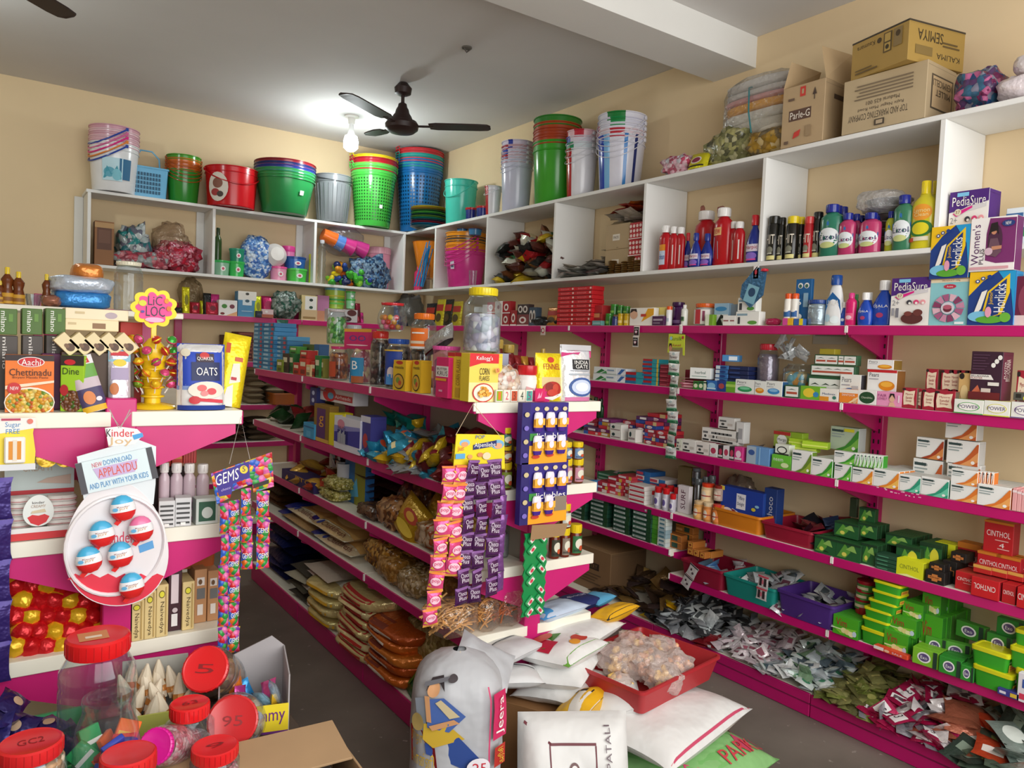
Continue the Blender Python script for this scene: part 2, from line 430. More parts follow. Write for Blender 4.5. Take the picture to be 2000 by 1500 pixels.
def fan(c,tips,label):
 t=root('ceiling_fan',c,0,label,'fan')
 mb=MB();mb.lathe([(.03,0),(.055,.012),(.06,.05),(.03,.085),(.014,.09)],BRN,20,at=(0,0,ZC-c.z-.09));mb.build('canopy',t)
 mb=MB();mb.lathe([(.012,.1),(.012,ZC-c.z-.03)],BRN,12);mb.build('rod',t)
 mb=MB();mb.lathe([(.03,-.055),(.085,-.05),(.11,-.03),(.115,0),(.1,.022),(.075,.03),(.062,.06),(.05,.075),(.044,.1),(.032,.12),(.028,.14),(.012,.15)],BRN,28);mb.build('motor',t)
 for tip in tips:
  v=Vector((tip.x-c.x,tip.y-c.y,tip.z-c.z));a=math.atan2(v.y,v.x);ln=math.hypot(v.x,v.y)
  mb=MB();n=10;w=.062
  prof=[(.19,.045),(.24,w),(ln-.08,w*.95),(ln-.02,w*.8),(ln,w*.35)]
  vs=[]
  for x,h in prof:
   for sg in(-1,1):
    for tz in(0,.008):vs.append((x,sg*h,-.003*sg-.01+tz))
  fs=[]
  for i in range(len(prof)-1):
   o=i*4;p=o+4
   fs+=[(o,p,p+2,o+2),(o+1,o+3,p+3,p+1),(o,o+1,p+1,p),(o+2,p+2,p+3,o+3)]
  fs+=[(0,2,3,1),(16,17,19,18)]
  mb.add(vs,fs,BRN);bl=mb.build('blade',t,0);bl.rotation_euler.z=a
  mb=MB();mb.box(.14,.03,.008,BRN,.002,(.15,0,-.012));ir=mb.build('blade_iron',bl,0)
fc=P(785,244,y=4.75)
fan(fc,[P(958,248,z=fc.z),P(671,180,z=fc.z),P(719,262,z=fc.z)],'dark brown three-blade ceiling fan hanging beside the lit bulb')
f2=Vector((-.38,3.55,3.1))
fan(f2,[P(137,31,z=3.1),f2+Vector((-.55,.3,0)),f2+Vector((-.1,-.62,0))],'dark ceiling fan blade reaching in at the top left of the photo')
bp=P(687,226,z=ZC)
t=root('light_bulb',bp,0,'glowing white LED bulb in a ceiling socket left of the fan','lamp')
mb=MB();mb.lathe([(.055,0),(.055,-.012),(.03,-.018),(.026,-.06),(.024,-.065)],WHITE,20);mb.build('socket',t)
mb=MB();mb.lathe([(.018,-.06),(.02,-.11),(.03,-.15)],M('F4F4F4'),20);mb.build('bulb_base',t)
mb=MB();mb.lathe([(.03,-.15),(.048,-.16),(.058,-.2),(.056,-.25),(.03,-.275),(.001,-.28)],M('F4FFFF','emit'),20);mb.build('bulb_globe',t)
hk=P(912,92,z=ZC)
mb=MB();mb.lathe([(.03,0),(.03,-.008),(.012,-.012)],M('6A665F'),14);mb.tube([(-.02,0,-.01),(0,0,-.03),(.02,0,-.01)],.005,M('55504A'))
tag(mb.build('ceiling_hook',loc=hk),'small dark metal hook plate on the bare ceiling above the fan','hook')
cd=bpy.data.cameras.new('camera');cam=bpy.data.objects.new('camera',cd);col.objects.link(cam)
cd.sensor_fit='HORIZONTAL';cd.sensor_width=36;cd.lens=FPX/2000*36;cd.clip_start=.02
cam.matrix_world=Matrix(((CR.x,CU.x,-CF.x,CO.x),(CR.y,CU.y,-CF.y,CO.y),(CR.z,CU.z,-CF.z,CO.z),(0,0,0,1)))
sc.camera=cam
def area(name,loc,target,sx,sy,power,c):
 l=bpy.data.lights.new(name,'AREA');l.shape='RECTANGLE';l.size=sx;l.size_y=sy;l.energy=power;l.color=c
 o=bpy.data.objects.new(name,l);col.objects.link(o);o.location=loc
 o.rotation_euler=(Vector(target)-Vector(loc)).to_track_quat('-Z','Y').to_euler();return o
area('daylight',(1.3,-.75,2.05),(1.6,4,1.2),3.6,2.2,112,(1,.985,.96))
pl=bpy.data.lights.new('bulb_light','POINT');pl.energy=17;pl.color=(.93,1,1);pl.shadow_soft_size=.06
o=bpy.data.objects.new('bulb_light',pl);col.objects.link(o);o.location=bp+Vector((0,0,-.36))
p2_=bpy.data.lights.new('second_bulb_light','POINT');p2_.energy=19;p2_.color=(.9,1,1);p2_.shadow_soft_size=.06
o=bpy.data.objects.new('second_bulb_light',p2_);col.objects.link(o);o.location=(-.45,4.6,3.1)
w=bpy.data.worlds.new('world');sc.world=w;w.use_nodes=True
wb=w.node_tree.nodes['Background'];wb.inputs[0].default_value=(.93,.97,1,1);wb.inputs[1].default_value=.34
sc.cycles.transparent_max_bounces=24
sc.view_settings.view_transform='Standard';sc.view_settings.look='None';sc.view_settings.exposure=0.12
q0=P(1588,651,x=3.495);q1=P(1655,673,x=3.495)
mb=MB();mb.box(abs(q1.y-q0.y),.003,.075,M('CFC8B8'),.0005);mb.box(abs(q1.y-q0.y)*.86,.001,.012,M('9A9488'),.0002,(0,-.002,.04))
tag(mb.build('wall_notice',smooth=0,loc=Vector((3.497,(q0.y+q1.y)/2,q1.z)),rz=-PI/2),'faded pale paper notice stuck on wall below the eye-level rail','paper')
mb=MB();rs=random.Random(3)
for k in range(16):
 q=P(1715+5.5*k+rs.uniform(-2,2),952+1.25*k+rs.uniform(-4,5),x=3.1475);a=rs.uniform(-.6,.6)
 mb.box(rs.uniform(.004,.014),.0008,rs.uniform(.002,.006),M('E8B8CC'),.0002,(-(q.y-1.7),0,q.z-1.02))
tag(mb.build('rail_scratches',smooth=0,loc=Vector((3.1485,1.7,1.02)),rz=-PI/2),'pale whitish scratches on the third shelf rail','tape')  # thin pale flecks drawn for the whitish scratches on the rail
ORD='first second third fourth fifth sixth seventh eighth ninth tenth eleventh twelfth thirteenth fourteenth fifteenth sixteenth'.split()
def tint(c,k):
 return ''.join('%02X'%max(0,min(255,int(int(c[i:i+2],16)*k)))for i in(0,2,4))
def carton_mb(w,d,h,c,art=(),side=None,top=None,sart=(),tart=(),ch=.0015):
 mb=MB();fs={}
 if side:fs['+x']=M(side);fs['-x']=M(side)
 if top:fs['+z']=M(top)
 mb.box(w,d,h,M(c),ch,faces=fs)
 mb.art(art,lambda u,v,o:(-w/2+u*w,-d/2-o,v*h))
 mb.art(sart,lambda u,v,o:(w/2+o,-d/2+u*d,v*h))
 mb.art(tart,lambda u,v,o:(-w/2+u*w,-d/2+v*d,h+o))
 if h>.05:mb.add([(w/2+.0003,-d/2+.004,h*.93),(w/2+.0003,d/2-.004,h*.93),(w/2+.0003,d/2-.004,h*.935),(w/2+.0003,-d/2+.004,h*.935)],[(0,1,2,3)],M(tint(side or c,.7)))
 return mb
def carton(S,x0,x1,yt,d,c,label,art=(),cat='box',name='carton',group=None,inset=.015,yb=None,z=None,side=None,top=None,sart=(),tart=(),yaw=0,h=None):
 p,n,rz,w,hh=fit(S,x0,x1,yt,inset,yb,z)
 if h:hh=h
 o=carton_mb(w-.001,d,hh-.0008,c,art,side,top,sart,tart).build(name,smooth=0)
 setl(o,p,n,d,rz,yaw);o['dims']=[w,d,hh]
 return tag(o,label,cat,group)
def rep(o,offs,labfmt=None,group=None,jit=0,start=1):
 rz=o.rotation_euler.z
 out=[]
 for i,(a,b,c)in enumerate(offs):
  j=Vector((a+R.uniform(-jit,jit),b+R.uniform(-jit,jit),c))
  v=Matrix.Rotation(rz,3,'Z')@j
  lb=(labfmt.replace('{}',ORD[min(i+start,len(ORD)-1)])if labfmt else o['label'])
  out.append(dup(o,o.location+v,rot=(o.rotation_euler.x,o.rotation_euler.y,rz+R.uniform(-jit,jit)*4),label=lb,group=group or o.get('group')))
 if group:o['group']=group
 return out
def stackup(o,n,labfmt,group,jit=.002,gap=.0008):
 h=o['dims'][2];return rep(o,[(0,0,(k+1)*(h+gap))for k in range(n)],labfmt,group,jit)
def rowback(o,n,labfmt,group,jit=.001,gap=.001):
 d=o['dims'][1];return rep(o,[(0,(k+1)*(d+gap),0)for k in range(n)],labfmt,group,jit)
def pth(u,v,t,kind):
 a=max(0,1-abs(2*u-1)**3)
 if kind=='stand':b=max(0,1-v**2.2)**.7*min(1,.75+v*3)
 elif kind=='soft':return t*max(0,1-abs(2*u-1)**6)**.5*max(0,1-abs(2*v-1)**3)**.6+.0006
 elif kind=='sq':return t*min(1,6*min(u,1-u)+.25)*min(1,6*min(v,1-v)+.15)
 else:b=max(0,1-abs(2*v-1)**3)
 return t*(a**.6)*(b**.6)+.0006
def packet_mb(w,h,t,c,art=(),back=None,kind='pillow',nu=10,nv=12,colfn=None,crimp=None,mk='foil',seed=0,wr=.03):
 mb=MB();cm=M(c,mk)if isinstance(c,str)else c
 bm=M(back,mk)if isinstance(back,str)else(back or cm)
 s=seed*3.7
 def dis(u,v):
  e=min(u,1-u,v,1-v)*6
  return noise.noise(Vector((u*3+s,v*4,s)))*wr*w*min(1,e)
 def shape(u,v,o=0,sg=-1):
  nx=(u-.5)*w*(1-.10*(1-abs(2*v-1)**4))if kind=='pillow' else(u-.5)*w
  bend=wr*w*.6*noise.noise(Vector((s+9,u*1.5,v*1.5)))
  return(nx,sg*(pth(u,v,t,kind)/2+o)+dis(u,v)*sg*.5+bend,v*h)
 mb.grid(lambda u,v:shape(u,v),nu,nv,cm,colfn)
 mb.grid(lambda u,v:shape(1-u,v,0,1),nu,nv,bm)
 if crimp:
  cc=M(crimp,mk)
  for v0,v1 in((-.05,.0),(1.0,1.05)):
   for sg in(-1,1):
    mb.grid(lambda u,v:((u-.5)*w,sg*.0006+(.002*math.sin(u*40)),(v0+(v1-v0)*v)*h),12,1,cc)
 mb.art(art,lambda u,v,o:shape(u,v,o),flat=False,off=.0009)
 return mb
def packet(S,x0,x1,yt,t,c,label,art=(),cat='packet',name='snack_packet',group=None,inset=.02,yb=None,z=None,back=None,kind='stand',lean=.08,yaw=0,roll=0,colfn=None,crimp=None,mk='foil',seed=1):
 p,n,rz,w,h=fit(S,x0,x1,yt,inset,yb,z)
 o=packet_mb(w,h,t,c,art,back,kind,colfn=colfn,crimp=crimp,mk=mk,seed=seed,nu=14,nv=18).build(name,smooth=60)
 setl(o,p,n,t,rz,yaw);o.rotation_euler=(Matrix.Rotation(rz+yaw,3,'Z')@Matrix.Rotation(roll,3,'Y')@Matrix.Rotation(-lean,3,'X')).to_euler()
 o['dims']=[w,t,h]
 return tag(o,label,cat,group)
def cyl_surf(w,z0,h,sy=1,arc=2.4):
 r=w/2
 return lambda u,v,o:((r+o)*math.sin((u-.5)*arc),-(r*sy+o)*math.cos((u-.5)*arc),z0+v*h)
BP={'round':[(.0,0),(.92,0),(1,.02),(1,.62),(.9,.70),(.45,.78),(.42,.82)],'can':[(.0,0),(.95,0),(1,.02),(1,.78),(.8,.84),(.8,.85)],'tall':[(.0,0),(.92,0),(1,.02),(1,.70),(.95,.76),(.5,.84),(.45,.86)],'cone':[(.0,0),(.95,0),(1,.03),(.98,.3),(.7,.6),(.55,.74),(.42,.8),(.42,.82)],'waist':[(.0,0),(.8,0),(.9,.02),(1,.25),(.95,.45),(.55,.66),(.35,.74),(.32,.8)],'honey':[(.0,0),(.85,0),(.95,.03),(1,.25),(.75,.42),(.68,.48),(.85,.6),(.9,.68),(.5,.78),(.35,.82)],'squat':[(.0,0),(.92,0),(1,.03),(1,.66),(.88,.72),(.86,.76)]}
def bottle(S,x0,x1,yt,body,cap,label,art=(),prof='round',sy=1,cat='bottle',name='bottle',group=None,inset=.04,yb=None,z=None,mk='g',capr=.5,capz=None,lab=(.12,.55),yaw=0,arc=2.2,cmk='g'):
 p,n,rz,w,h=fit(S,x0,x1,yt,inset,yb,z);w=rw(p,x0,x1,rz,sy)
 pr=BP[prof];zc=pr[-1][1]
 t=root(name,(0,0,0),0,label,cat,group);setl(t,p,n,w*sy,rz,yaw);t['dims']=[w,w*sy,h]
 mb=MB();mb.lathe([(r*w/2,q*h)for r,q in pr],M(body,mk),20,1,sy)
 if art:mb.art(art,cyl_surf(w,lab[0]*h,(lab[1]-lab[0])*h,sy,arc),flat=False,off=.0008)
 mb.build('body',t)
 rc=capr*w/2
 mb=MB();mb.lathe([(rc*.96,zc*h-.004),(rc,zc*h),(rc,h*.985),(rc*.9,h),(0,h)],M(cap,cmk),16)
 for k in range(8):
  a=k*PI/4;mb.box(.0012,.0012,(1-zc)*h*.8,M(tint(cap,.8),cmk),.0003,(rc*math.cos(a),rc*math.sin(a),zc*h+.002))
 mb.build('cap',t)
 return t
def jar(S,x0,x1,yt,lid,label,fill=None,fillh=.6,art=(),group=None,inset=.04,yb=None,z=None,lidh=.12,cat='jar',name='plastic_jar',clear='DDE6EA',prof=None,lidr=.78,lab=(.1,.55),flabel=None,shell='clear',loc=None,dims=None,tilt=None,fname='jar_filling',arc=2.2,lart=()):
 if loc is None:
  p,n,rz,w,h=fit(S,x0,x1,yt,inset,yb,z);w=rw(p,x0,x1,rz)
  t=root(name,(0,0,0),0,label,cat,group);setl(t,p,n,w,rz)
 else:
  w,h=dims;t=root(name,loc,0,label,cat,group);rz=0
 if tilt:t.rotation_euler=tilt
 t['dims']=[w,w,h]
 q=1-lidh
 pr=prof or[(.0,.004),(.86,.004),(.97,.03),(1,.1),(.97,.13),(1,.16),(1,.62),(.97,.65),(1,.68),(.98,.76*q/.88),(lidr,q-.035),(lidr*.96,q-.01),(lidr*.96,q+.02)]
 mb=MB();mb.lathe([(r*w/2,v*h)for r,v in pr],M(clear,shell),28,cap=False)
 if art:mb.art(art,cyl_surf(w*1.005,lab[0]*h,(lab[1]-lab[0])*h,1,arc),flat=False,off=.0008)
 mb.build('body',t)
 if lid:
  rl=lidr*w/2*1.04;mb=MB()
  mb.lathe([(rl*.98,q*h),(rl,q*h+.002),(rl,h*.985),(rl*.93,h),(rl*.85,h-.0015),(0,h-.0015)],M(lid,'g'),28,cap=False)
  for k in range(28):
   a=k*2*PI/28;mb.box(.0016,.0016,lidh*h*.75,M(tint(lid,.85),'g'),.0004,(rl*math.cos(a),rl*math.sin(a),q*h+.004))
  if lart:mb.art(lart,lambda u,v,o:((u-.5)*rl*2,(v-.5)*rl*2,h-.0015+o))
  mb.build('lid',t)
 if fill is not None:
  f=MB();fp=[]
  for r,v in pr:
   if v<=fillh:fp.append((r*w/2*.95,max(v*h,.006)))
  rt=fp[-1][0];fp+=[(rt,fillh*h),(rt*.8,fillh*h+.012),(rt*.4,fillh*h+.006),(0,fillh*h+.01)]
  f.lathe(fp,fill,20,cap=False)
  fo=f.build(fname,loc=t.location);fo.rotation_euler=t.rotation_euler
  tag(fo,flabel or('loose contents filling the '+label)[:200],'sweets',kind='stuff')
  t['fill']=fo.name
 return t
def bucket_one(w,h,c,taper=.78,rim=.012,stripes=None,weave=False,mk='g',lugs=True,sy=1):
 mb=MB();r=w/2-.006;rb=r*taper
 m0=M(c,mk)
 prof=[(0,.004),(rb*.97,.004),(rb,.01),(rb+(r-rb)*.84,h*.84),(r+.003,h*.845),(r+.003,h*.86),(rb+(r-rb)*.88,h*.87),(r,h-.008),(r+.006,h-.006),(r+.006,h),(r-.001,h),(rb+(r-rb)*.5-.003,h*.5),(rb-.003,.009),(0,.009)]
 o0=len(mb.f)
 seg=40
 mb.lathe(prof,m0,seg,1,sy,cap=False)
 if stripes:
  for j in range(len(prof)-1):
   for i in range(seg):
    u=i/seg
    for a,b,cc in stripes:
     if a<=u<b:mb.m[o0+j*seg+i]=mb.mi(M(cc,mk))
 if weave:
  dk=M(tint(c,.45),mk);n=44
  for k in range(n):
   a=2*PI*k/n
   for q in range(14):
    v=.1+q*.052;rr=rb+(r-rb)*v+.0012;da=.035
    pts=[]
    for(aa,vv)in((a-da,v),(a+da,v),(a+da,v+.026),(a-da,v+.026)):
     r2=rb+(r-rb)*vv+.0014
     pts.append((r2*math.cos(aa),r2*sy*math.sin(aa),vv*h))
    mb.add(pts,[(0,1,2,3)],dk)
 return mb
def handle_mb(w,c,r=.0035,drop=.35,mk='g',up=False):
 mb=MB();R0=w/2+.004;pts=[]
 for k in range(17):
  a=PI*k/16
  pts.append((R0*math.cos(a),-R0*math.sin(a)*.95 if not up else 0,(-drop*w*math.sin(a))if not up else w*.5*math.sin(a)))
 mb.tube(pts,r,M(c,mk));
 for s in(-1,1):mb.box(.012,.018,.022,M(c,mk),.002,(s*(R0-.002),0,-.012))
 return mb
def buckets(S,x0,x1,yt,cols,label,group=None,inset=.15,yb=None,z=None,step=.028,taper=.78,hcol=None,hup=False,weave=False,stripes=None,top_label='nested in the stack',drop=.35,mk='g',ratio=None,hr=.0035,hrot=0,name='bucket',cat='bucket',sticker=None,sy=1,mk_lid=None):
 p,n,rz,w,H=axfit(S,x0,x1,yt,inset,yb,z)
 N=len(cols);h=H-step*(N-1)
 for i,c in enumerate(cols):
  lb=label if i==0 else '%s, %s of the stack on %s'%(label.split(',')[0],{1:'second',2:'third',3:'fourth',4:'fifth',5:'sixth'}[i],'top shelf')
  cname=c if isinstance(c,tuple)else(c,'')
  t=root(name,p+Vector((0,0,step*i)),rz,(cname[1]+' '+label if cname[1]else lb).strip(),cat,group)
  bucket_one(w,h,cname[0],taper,weave=weave and i==0,stripes=(stripes[i%len(stripes)]if stripes else None),mk=mk,sy=sy).build('body',t)
  if sticker and i==0:
   mb=MB();ww=w*(taper+1)/2
   mb.art(sticker,lambda u,v,o:((w/2*(taper+(1-taper)*v)+.001+o)*math.sin((u-.5)*2),-(w/2*(taper+(1-taper)*v)+.001+o)*math.cos((u-.5)*2),v*h*.84),flat=False)
   mb.build('sticker',t)
  if hcol:
   ho=handle_mb(w,hcol[i%len(hcol)],hr,drop,up=hup).build('handle',t);ho.location=(0,0,h-.02);ho.rotation_euler.z=hrot
 return p,n,rz,w,h
def blob_mb(w,d,h,m,seed,amp=.18,pw=2.6,nu=26,nv=16,colfn=None,freq=2.2):
 mb=MB()
 def fn(u,v):
  th=2*PI*u;ph=PI*(v-.5)
  def sp(x):return math.copysign(abs(x)**(2/pw),x)
  q=Vector((sp(math.cos(ph))*sp(math.cos(th)),sp(math.cos(ph))*sp(math.sin(th)),sp(math.sin(ph))))
  e=1+amp*noise.fractal(q*freq+Vector((seed*5.1,seed,0)),1,2,4)
  return(q.x*e*w/2,q.y*e*d/2,max(0,(q.z*e*.5+.5))*h)
 mb.grid(fn,nu,nv,m,colfn)
 return mb
def blob(name,c,w,d,h,m,label,cat,seed=1,rz=0,group=None,kind=None,**k):
 o=blob_mb(w,d,h,m,seed,**k).build(name,smooth=60,loc=c,rz=rz)
 return tag(o,label,cat,group,kind)
def blobS(S,x0,x1,yt,d,m,label,cat,name,seed=1,inset=.03,yb=None,z=None,group=None,kind=None,yaw=0,**k):
 p,n,rz,w,h=fit(S,x0,x1,yt,inset,yb,z)
 o=blob_mb(w,d,h,m,seed,**k).build(name,smooth=60);setl(o,p,n,d,rz,yaw)
 return tag(o,label,cat,group,kind)
def sachet_mb(w,h,t,c,c2=None,art=(),seed=0,mk='foil',crimp=True):
 def cf(u,v):
  if crimp and(v<.08 or v>.92):return M(c2 or c,mk)
  return None
 return packet_mb(w,h,t,c,art,kind='pillow',nu=5,nv=6,colfn=cf,seed=seed,mk=mk,wr=.06)
HEAP=MB()
def heap(protos,n,area,hmax,label,group,cat='sachet',name='sachet',flat=.5,seed=0,prof=None,scale=(1,1),solo=None):
 rr=random.Random(seed);out=[]
 for i in range(n):
  u,v=rr.random(),rr.random()
  x,y,z0=area(u,v)
  hh=hmax*(prof(u,v)if prof else(1-abs(2*u-1)**3)*(.35+.65*v))
  k=(i/n)**.8
  z=z0+.012+hh*k
  src=protos[rr.randrange(len(protos))]
  tl=flat*(.25+.75*k)
  e=Euler((-PI/2+rr.gauss(0,tl),rr.gauss(0,tl*.7),rr.uniform(0,2*PI)),'XYZ')
  m=Matrix.Rotation(rr.uniform(0,2*PI),3,'Z')@Matrix.Rotation(rr.gauss(0,tl),3,'X')@Matrix.Rotation(rr.gauss(0,tl),3,'Y')@Matrix.Rotation(-PI/2,3,'X')
  lc=Vector((x,y,z))-m@Vector((0,0,src['hh']/2))
  if solo is not None and i<n-solo:
   me=src.data;HEAP.T=Matrix.Translation(lc)@m.to_4x4();o_=len(HEAP.v)
   HEAP.v+=[tuple(HEAP.T@q.co)for q in me.vertices]
   for p_ in me.polygons:HEAP.f.append(tuple(o_+q for q in p_.vertices));HEAP.m.append(HEAP.mi(me.materials[p_.material_index]))
   continue
  c=src.copy();col.objects.link(c);c.location=lc;c.rotation_euler=m.to_euler()
  s=rr.uniform(*scale);c.scale=(s,s,s)
  c['label']=label;c['group']=group;c['category']=cat;c.name=name
  out.append(c);ALL.append(c)
 return out
def proto(mb,h,name='sachet'):
 o=mb.build(name,smooth=60);o['hh']=h;col.objects.unlink(o);return o
def shelf_area(S,x0,x1,d0=.02,d1=.30):
 ax,val,lev=SH[S]
 a=on_line(x0,ax,val,lev);b=on_line(x1,ax,val,lev)
 n=Vector((0,1,0))if ax=='y' else Vector((1,0,0))
 return lambda u,v:tuple(a+(b-a)*u+n*(d0+(d1-d0)*v))
def tray(S,x0,x1,yt,d,c,label,inset=.0,yb=None,z=None,name='plastic_tray',group=None,yaw=0,loc=None,dims=None,rz0=0):
 if loc is None:p,n,rz,w,h=fit(S,x0,x1,yt,inset,yb,z)
 else:w,h=dims
 mb=tray_mb(w,d,h,c);o=mb.build(name,smooth=40)
 if loc is None:setl(o,p,n,d,rz,yaw)
 else:o.location=loc;o.rotation_euler.z=rz0
 return tag(o,label,'tray',group)
def tray_mb(w,d,h,c,t=.004,tp=.88):
 mb=MB();m=M(c,'g',.4)
 def ring(sx,sy,z,r=.02):
  pts=[]
  for cx,cy,a0 in((1,1,0),(-1,1,90),(-1,-1,180),(1,-1,270)):
   for k in range(5):
    a=math.radians(a0+k*22.5);pts.append((cx*(sx/2-r)+r*math.cos(a),cy*(sy/2-r)+r*math.sin(a),z))
  return pts
 rs=[ring(w*tp,d*tp,0),ring(w-.012,d-.012,h-.012),ring(w,d,h-.012),ring(w,d,h),ring(w-.016,d-.016,h),ring(w*tp-2*t,d*tp-2*t,t)]
 vs=[p for r in rs for p in r];n=20;fs=[]
 for j in range(len(rs)-1):
  for i in range(n):fs.append((j*n+i,j*n+(i+1)%n,(j+1)*n+(i+1)%n,(j+1)*n+i))
 fs+=[tuple(reversed(range(n))),tuple(5*n+i for i in range(n))]
 mb.add(vs,fs,m);return mb
def strip(px,py,plane,n,w,h,c,label,art=(),dx=0,sway=.0,rz=0,name='sachet_strip',c2=None,parts='sachet',twist=.12,t=.012,drop=None,card=None,cat='sachet strip'):
 p=P(px,py,**plane)
 root_=root(name,p,rz,label,cat)
 m0=sachet_mb(w,h,t,c,c2,art,seed=3,crimp=True)
 o0=None
 for k in range(n):
  if o0 is None:o=m0.build(parts,root_,60);o0=o
  else:o=o0.copy();col.objects.link(o);o.parent=root_
  o.location=(dx*(k+1)/n+sway*math.sin(k*1.3),-.004*math.sin(k*2.1),-(k+1)*h*.985)
  o.rotation_euler=(.05*math.sin(k*1.7),twist*.15*math.sin(k*2.3),twist*math.sin(k*1.9+.5))
 return root_
W_,K_='F6F4EF','15130F'
def T(s,u0,v0,u1,v1,c=K_,rot=0):return('T',s,u0,v0,u1,v1,c,rot)
def Rr(u0,v0,u1,v1,c):return('R',u0,v0,u1,v1,c)
def El(a,b,c,d,e):return('E',a,b,c,d,e)
def G(p,c):return('G',p,c)
def lines(u0,v0,u1,v1,n,c):return[Rr(u0,v1-(v1-v0)*(k+.6)/n,u1-(u1-u0)*.25*((k*7)%3)/2,v1-(v1-v0)*(k+.3)/n,c)for k in range(n)]
PED=[Rr(0,0,1,1,'F2EFEA'),G([(0,.78),(1,.9),(1,1),(0,1)],'4B1F7A'),G([(0,.62),(1,.78),(1,.9),(0,.78)],'4B1F7A'),G([(.12,.6),(.5,.72),(.95,.76),(.95,.68),(.45,.62),(.2,.52)],'D8D5D8'),G([(.1,.6),(.6,.72),(.6,.68),(.2,.54)],'E0218A'),T('PediaSure',.08,.73,.93,.9,W_),Rr(.2,.9,.5,.97,'7FC6EC'),El(.24,.62,.09,.06,'E8E2C8'),T('37',.18,.59,.3,.65,'8A5A2A'),T('2+',.06,.42,.24,.53,'8A8A90'),El(.5,.48,.07,.05,'3B3B44'),El(.68,.48,.07,.05,'E0407A'),El(.85,.48,.07,.05,'F0A0A8'),El(.52,.46,.035,.025,W_),El(.69,.46,.035,.025,W_),El(.86,.46,.035,.025,W_),El(.6,.14,.28,.12,'5A2A28'),El(.75,.26,.12,.07,'6B3430'),El(.5,.24,.1,.05,'7A3A34'),Rr(.07,.2,.14,.36,'9A9AA2'),Rr(.18,.16,.26,.36,'7A7A84')]
HOR=[Rr(0,0,1,1,'173C86'),G([(0,.55),(0,1),(.62,1),(.3,.82)],'F3C313'),G([(.62,1),(1,1),(1,.2),(.92,.65)],'1C9AD2'),G([(.3,.1),(.42,.62),(.88,.95),(.9,.6),(.75,.2)],'F0C81E'),G([(.36,.12),(.46,.6),(.82,.86),(.82,.55),(.68,.2)],'16367C'),T('Horlicks',.58,.24,.82,.76,W_,90),T('Junior',.46,.38,.57,.62,'F3C313',90),G([(.1,.1),(.3,.62),(.42,.66),(.3,.3)],'F2EEE6'),El(.28,.16,.26,.1,'7CC4E6'),El(.5,.1,.3,.07,'5AA832'),El(.84,.14,.12,.09,'6CB43A'),El(.2,.82,.05,.035,'173C86'),El(.2,.82,.025,.018,W_),El(.32,.87,.05,.035,'173C86'),El(.32,.87,.025,.018,W_),El(.46,.9,.05,.035,'173C86'),El(.48,.24,.07,.1,'E8A0B8')]
carton('R1',1737,1813,542,.06,'F2EFEA','white and purple milk drink carton standing left of the pink wheel carton',PED,name='drink_carton',side='4B1F7A')
DRY=[Rr(0,0,1,1,'8CCBD3'),Rr(0,.93,1,1,'F0E2C4'),T('PRODUCT 100g',.3,.945,.75,.985,'9A5A3A'),El(.5,.84,.16,.05,'C22A4A'),T('Active',.42,.82,.58,.86,W_)]
for k in range(12):
 a=2*PI*k/12;DRY.append(G([(.5+.2*math.cos(a),.37+.155*math.sin(a)),(.5+.41*math.cos(a),.37+.31*math.sin(a)),(.5+.41*math.cos(a+.45),.37+.31*math.sin(a+.45)),(.5+.2*math.cos(a+.45),.37+.155*math.sin(a+.45))],['C98AA8','8A3A62','E2B4C4','A85A82'][k%4]))
DRY+=[El(.5,.37,.17,.13,'D8D0DC'),El(.5,.35,.11,.07,'6B2438'),El(.5,.39,.11,.05,'B85A72'),Rr(.7,.02,.93,.07,'E8F0F0')]
carton('R1',1813,1890,545,.06,'8CCBD3','pale blue carton printed with a wheel of pink ingredients',DRY,name='drink_carton')
ho=carton('R1',1888,1978,530,.065,'173C86','blue and yellow malt drink carton standing at shelf level',HOR,name='drink_carton',side='1C86C2',inset=.005)
carton('R1',1814,1890,441,.06,'E9B91C','blue and yellow malt drink carton stacked on the pink wheel carton',HOR,name='drink_carton',yb=544,inset=.0,side='1C86C2')
WOM=[Rr(0,0,1,1,'F2EEEC'),G([(.36,.2),(.6,.14),(1,.14),(1,.96),(.42,.98),(.36,.7)],'7A2A6A'),T("Women's",.04,.12,.22,.88,'5A2A62',90),T('PLUS',.23,.13,.33,.42,'3A2A42',90),El(.56,.56,.16,.3,'4A2440'),El(.53,.76,.07,.09,'C98A6A'),G([(.42,.66),(.46,.88),(.6,.9),(.64,.66),(.58,.74),(.48,.72)],'1E1216'),G([(.4,.3),(.46,.6),(.62,.6),(.72,.35),(.6,.25)],'6B4A5A'),G([(.5,.38),(.72,.4),(.72,.46),(.5,.45)],'C98A6A'),El(.44,.36,.09,.07,'D8B8C8'),El(.84,.86,.14,.06,'223A7A'),T('NEW',.78,.83,.9,.89,W_),Rr(.05,.03,.9,.08,'D8A0A8')]
carton('R1',1891,1980,424,.06,'F2EEEC','white and purple women\'s nutrition carton stacked above the blue malt carton',WOM,name='drink_carton',inset=.0,yb=529,side='6A2460')
carton('R1',1979,2040,538,.05,'6A1A3A','dark maroon carton with rounded bottle picture at the right picture edge',[El(.4,.5,.3,.35,'8A3A52'),Rr(0,0,1,.2,'E2C8C8')],name='drink_carton')
carton('WRb',1849,1926,372,.1,'F2EFEA','white and purple milk drink carton standing up on the white pigeonhole shelf',PED,name='drink_carton',side='4B1F7A',inset=.05)
carton('WRb',1961,2030,404,.06,'E6EEF2','white and teal carton at the far right of the white shelf',[Rr(0,.2,1,.45,'2A8A9A'),El(.7,.3,.2,.15,'3AA05A'),Rr(0,.7,.5,.85,'3A6AA0')],name='drink_carton',inset=.11)
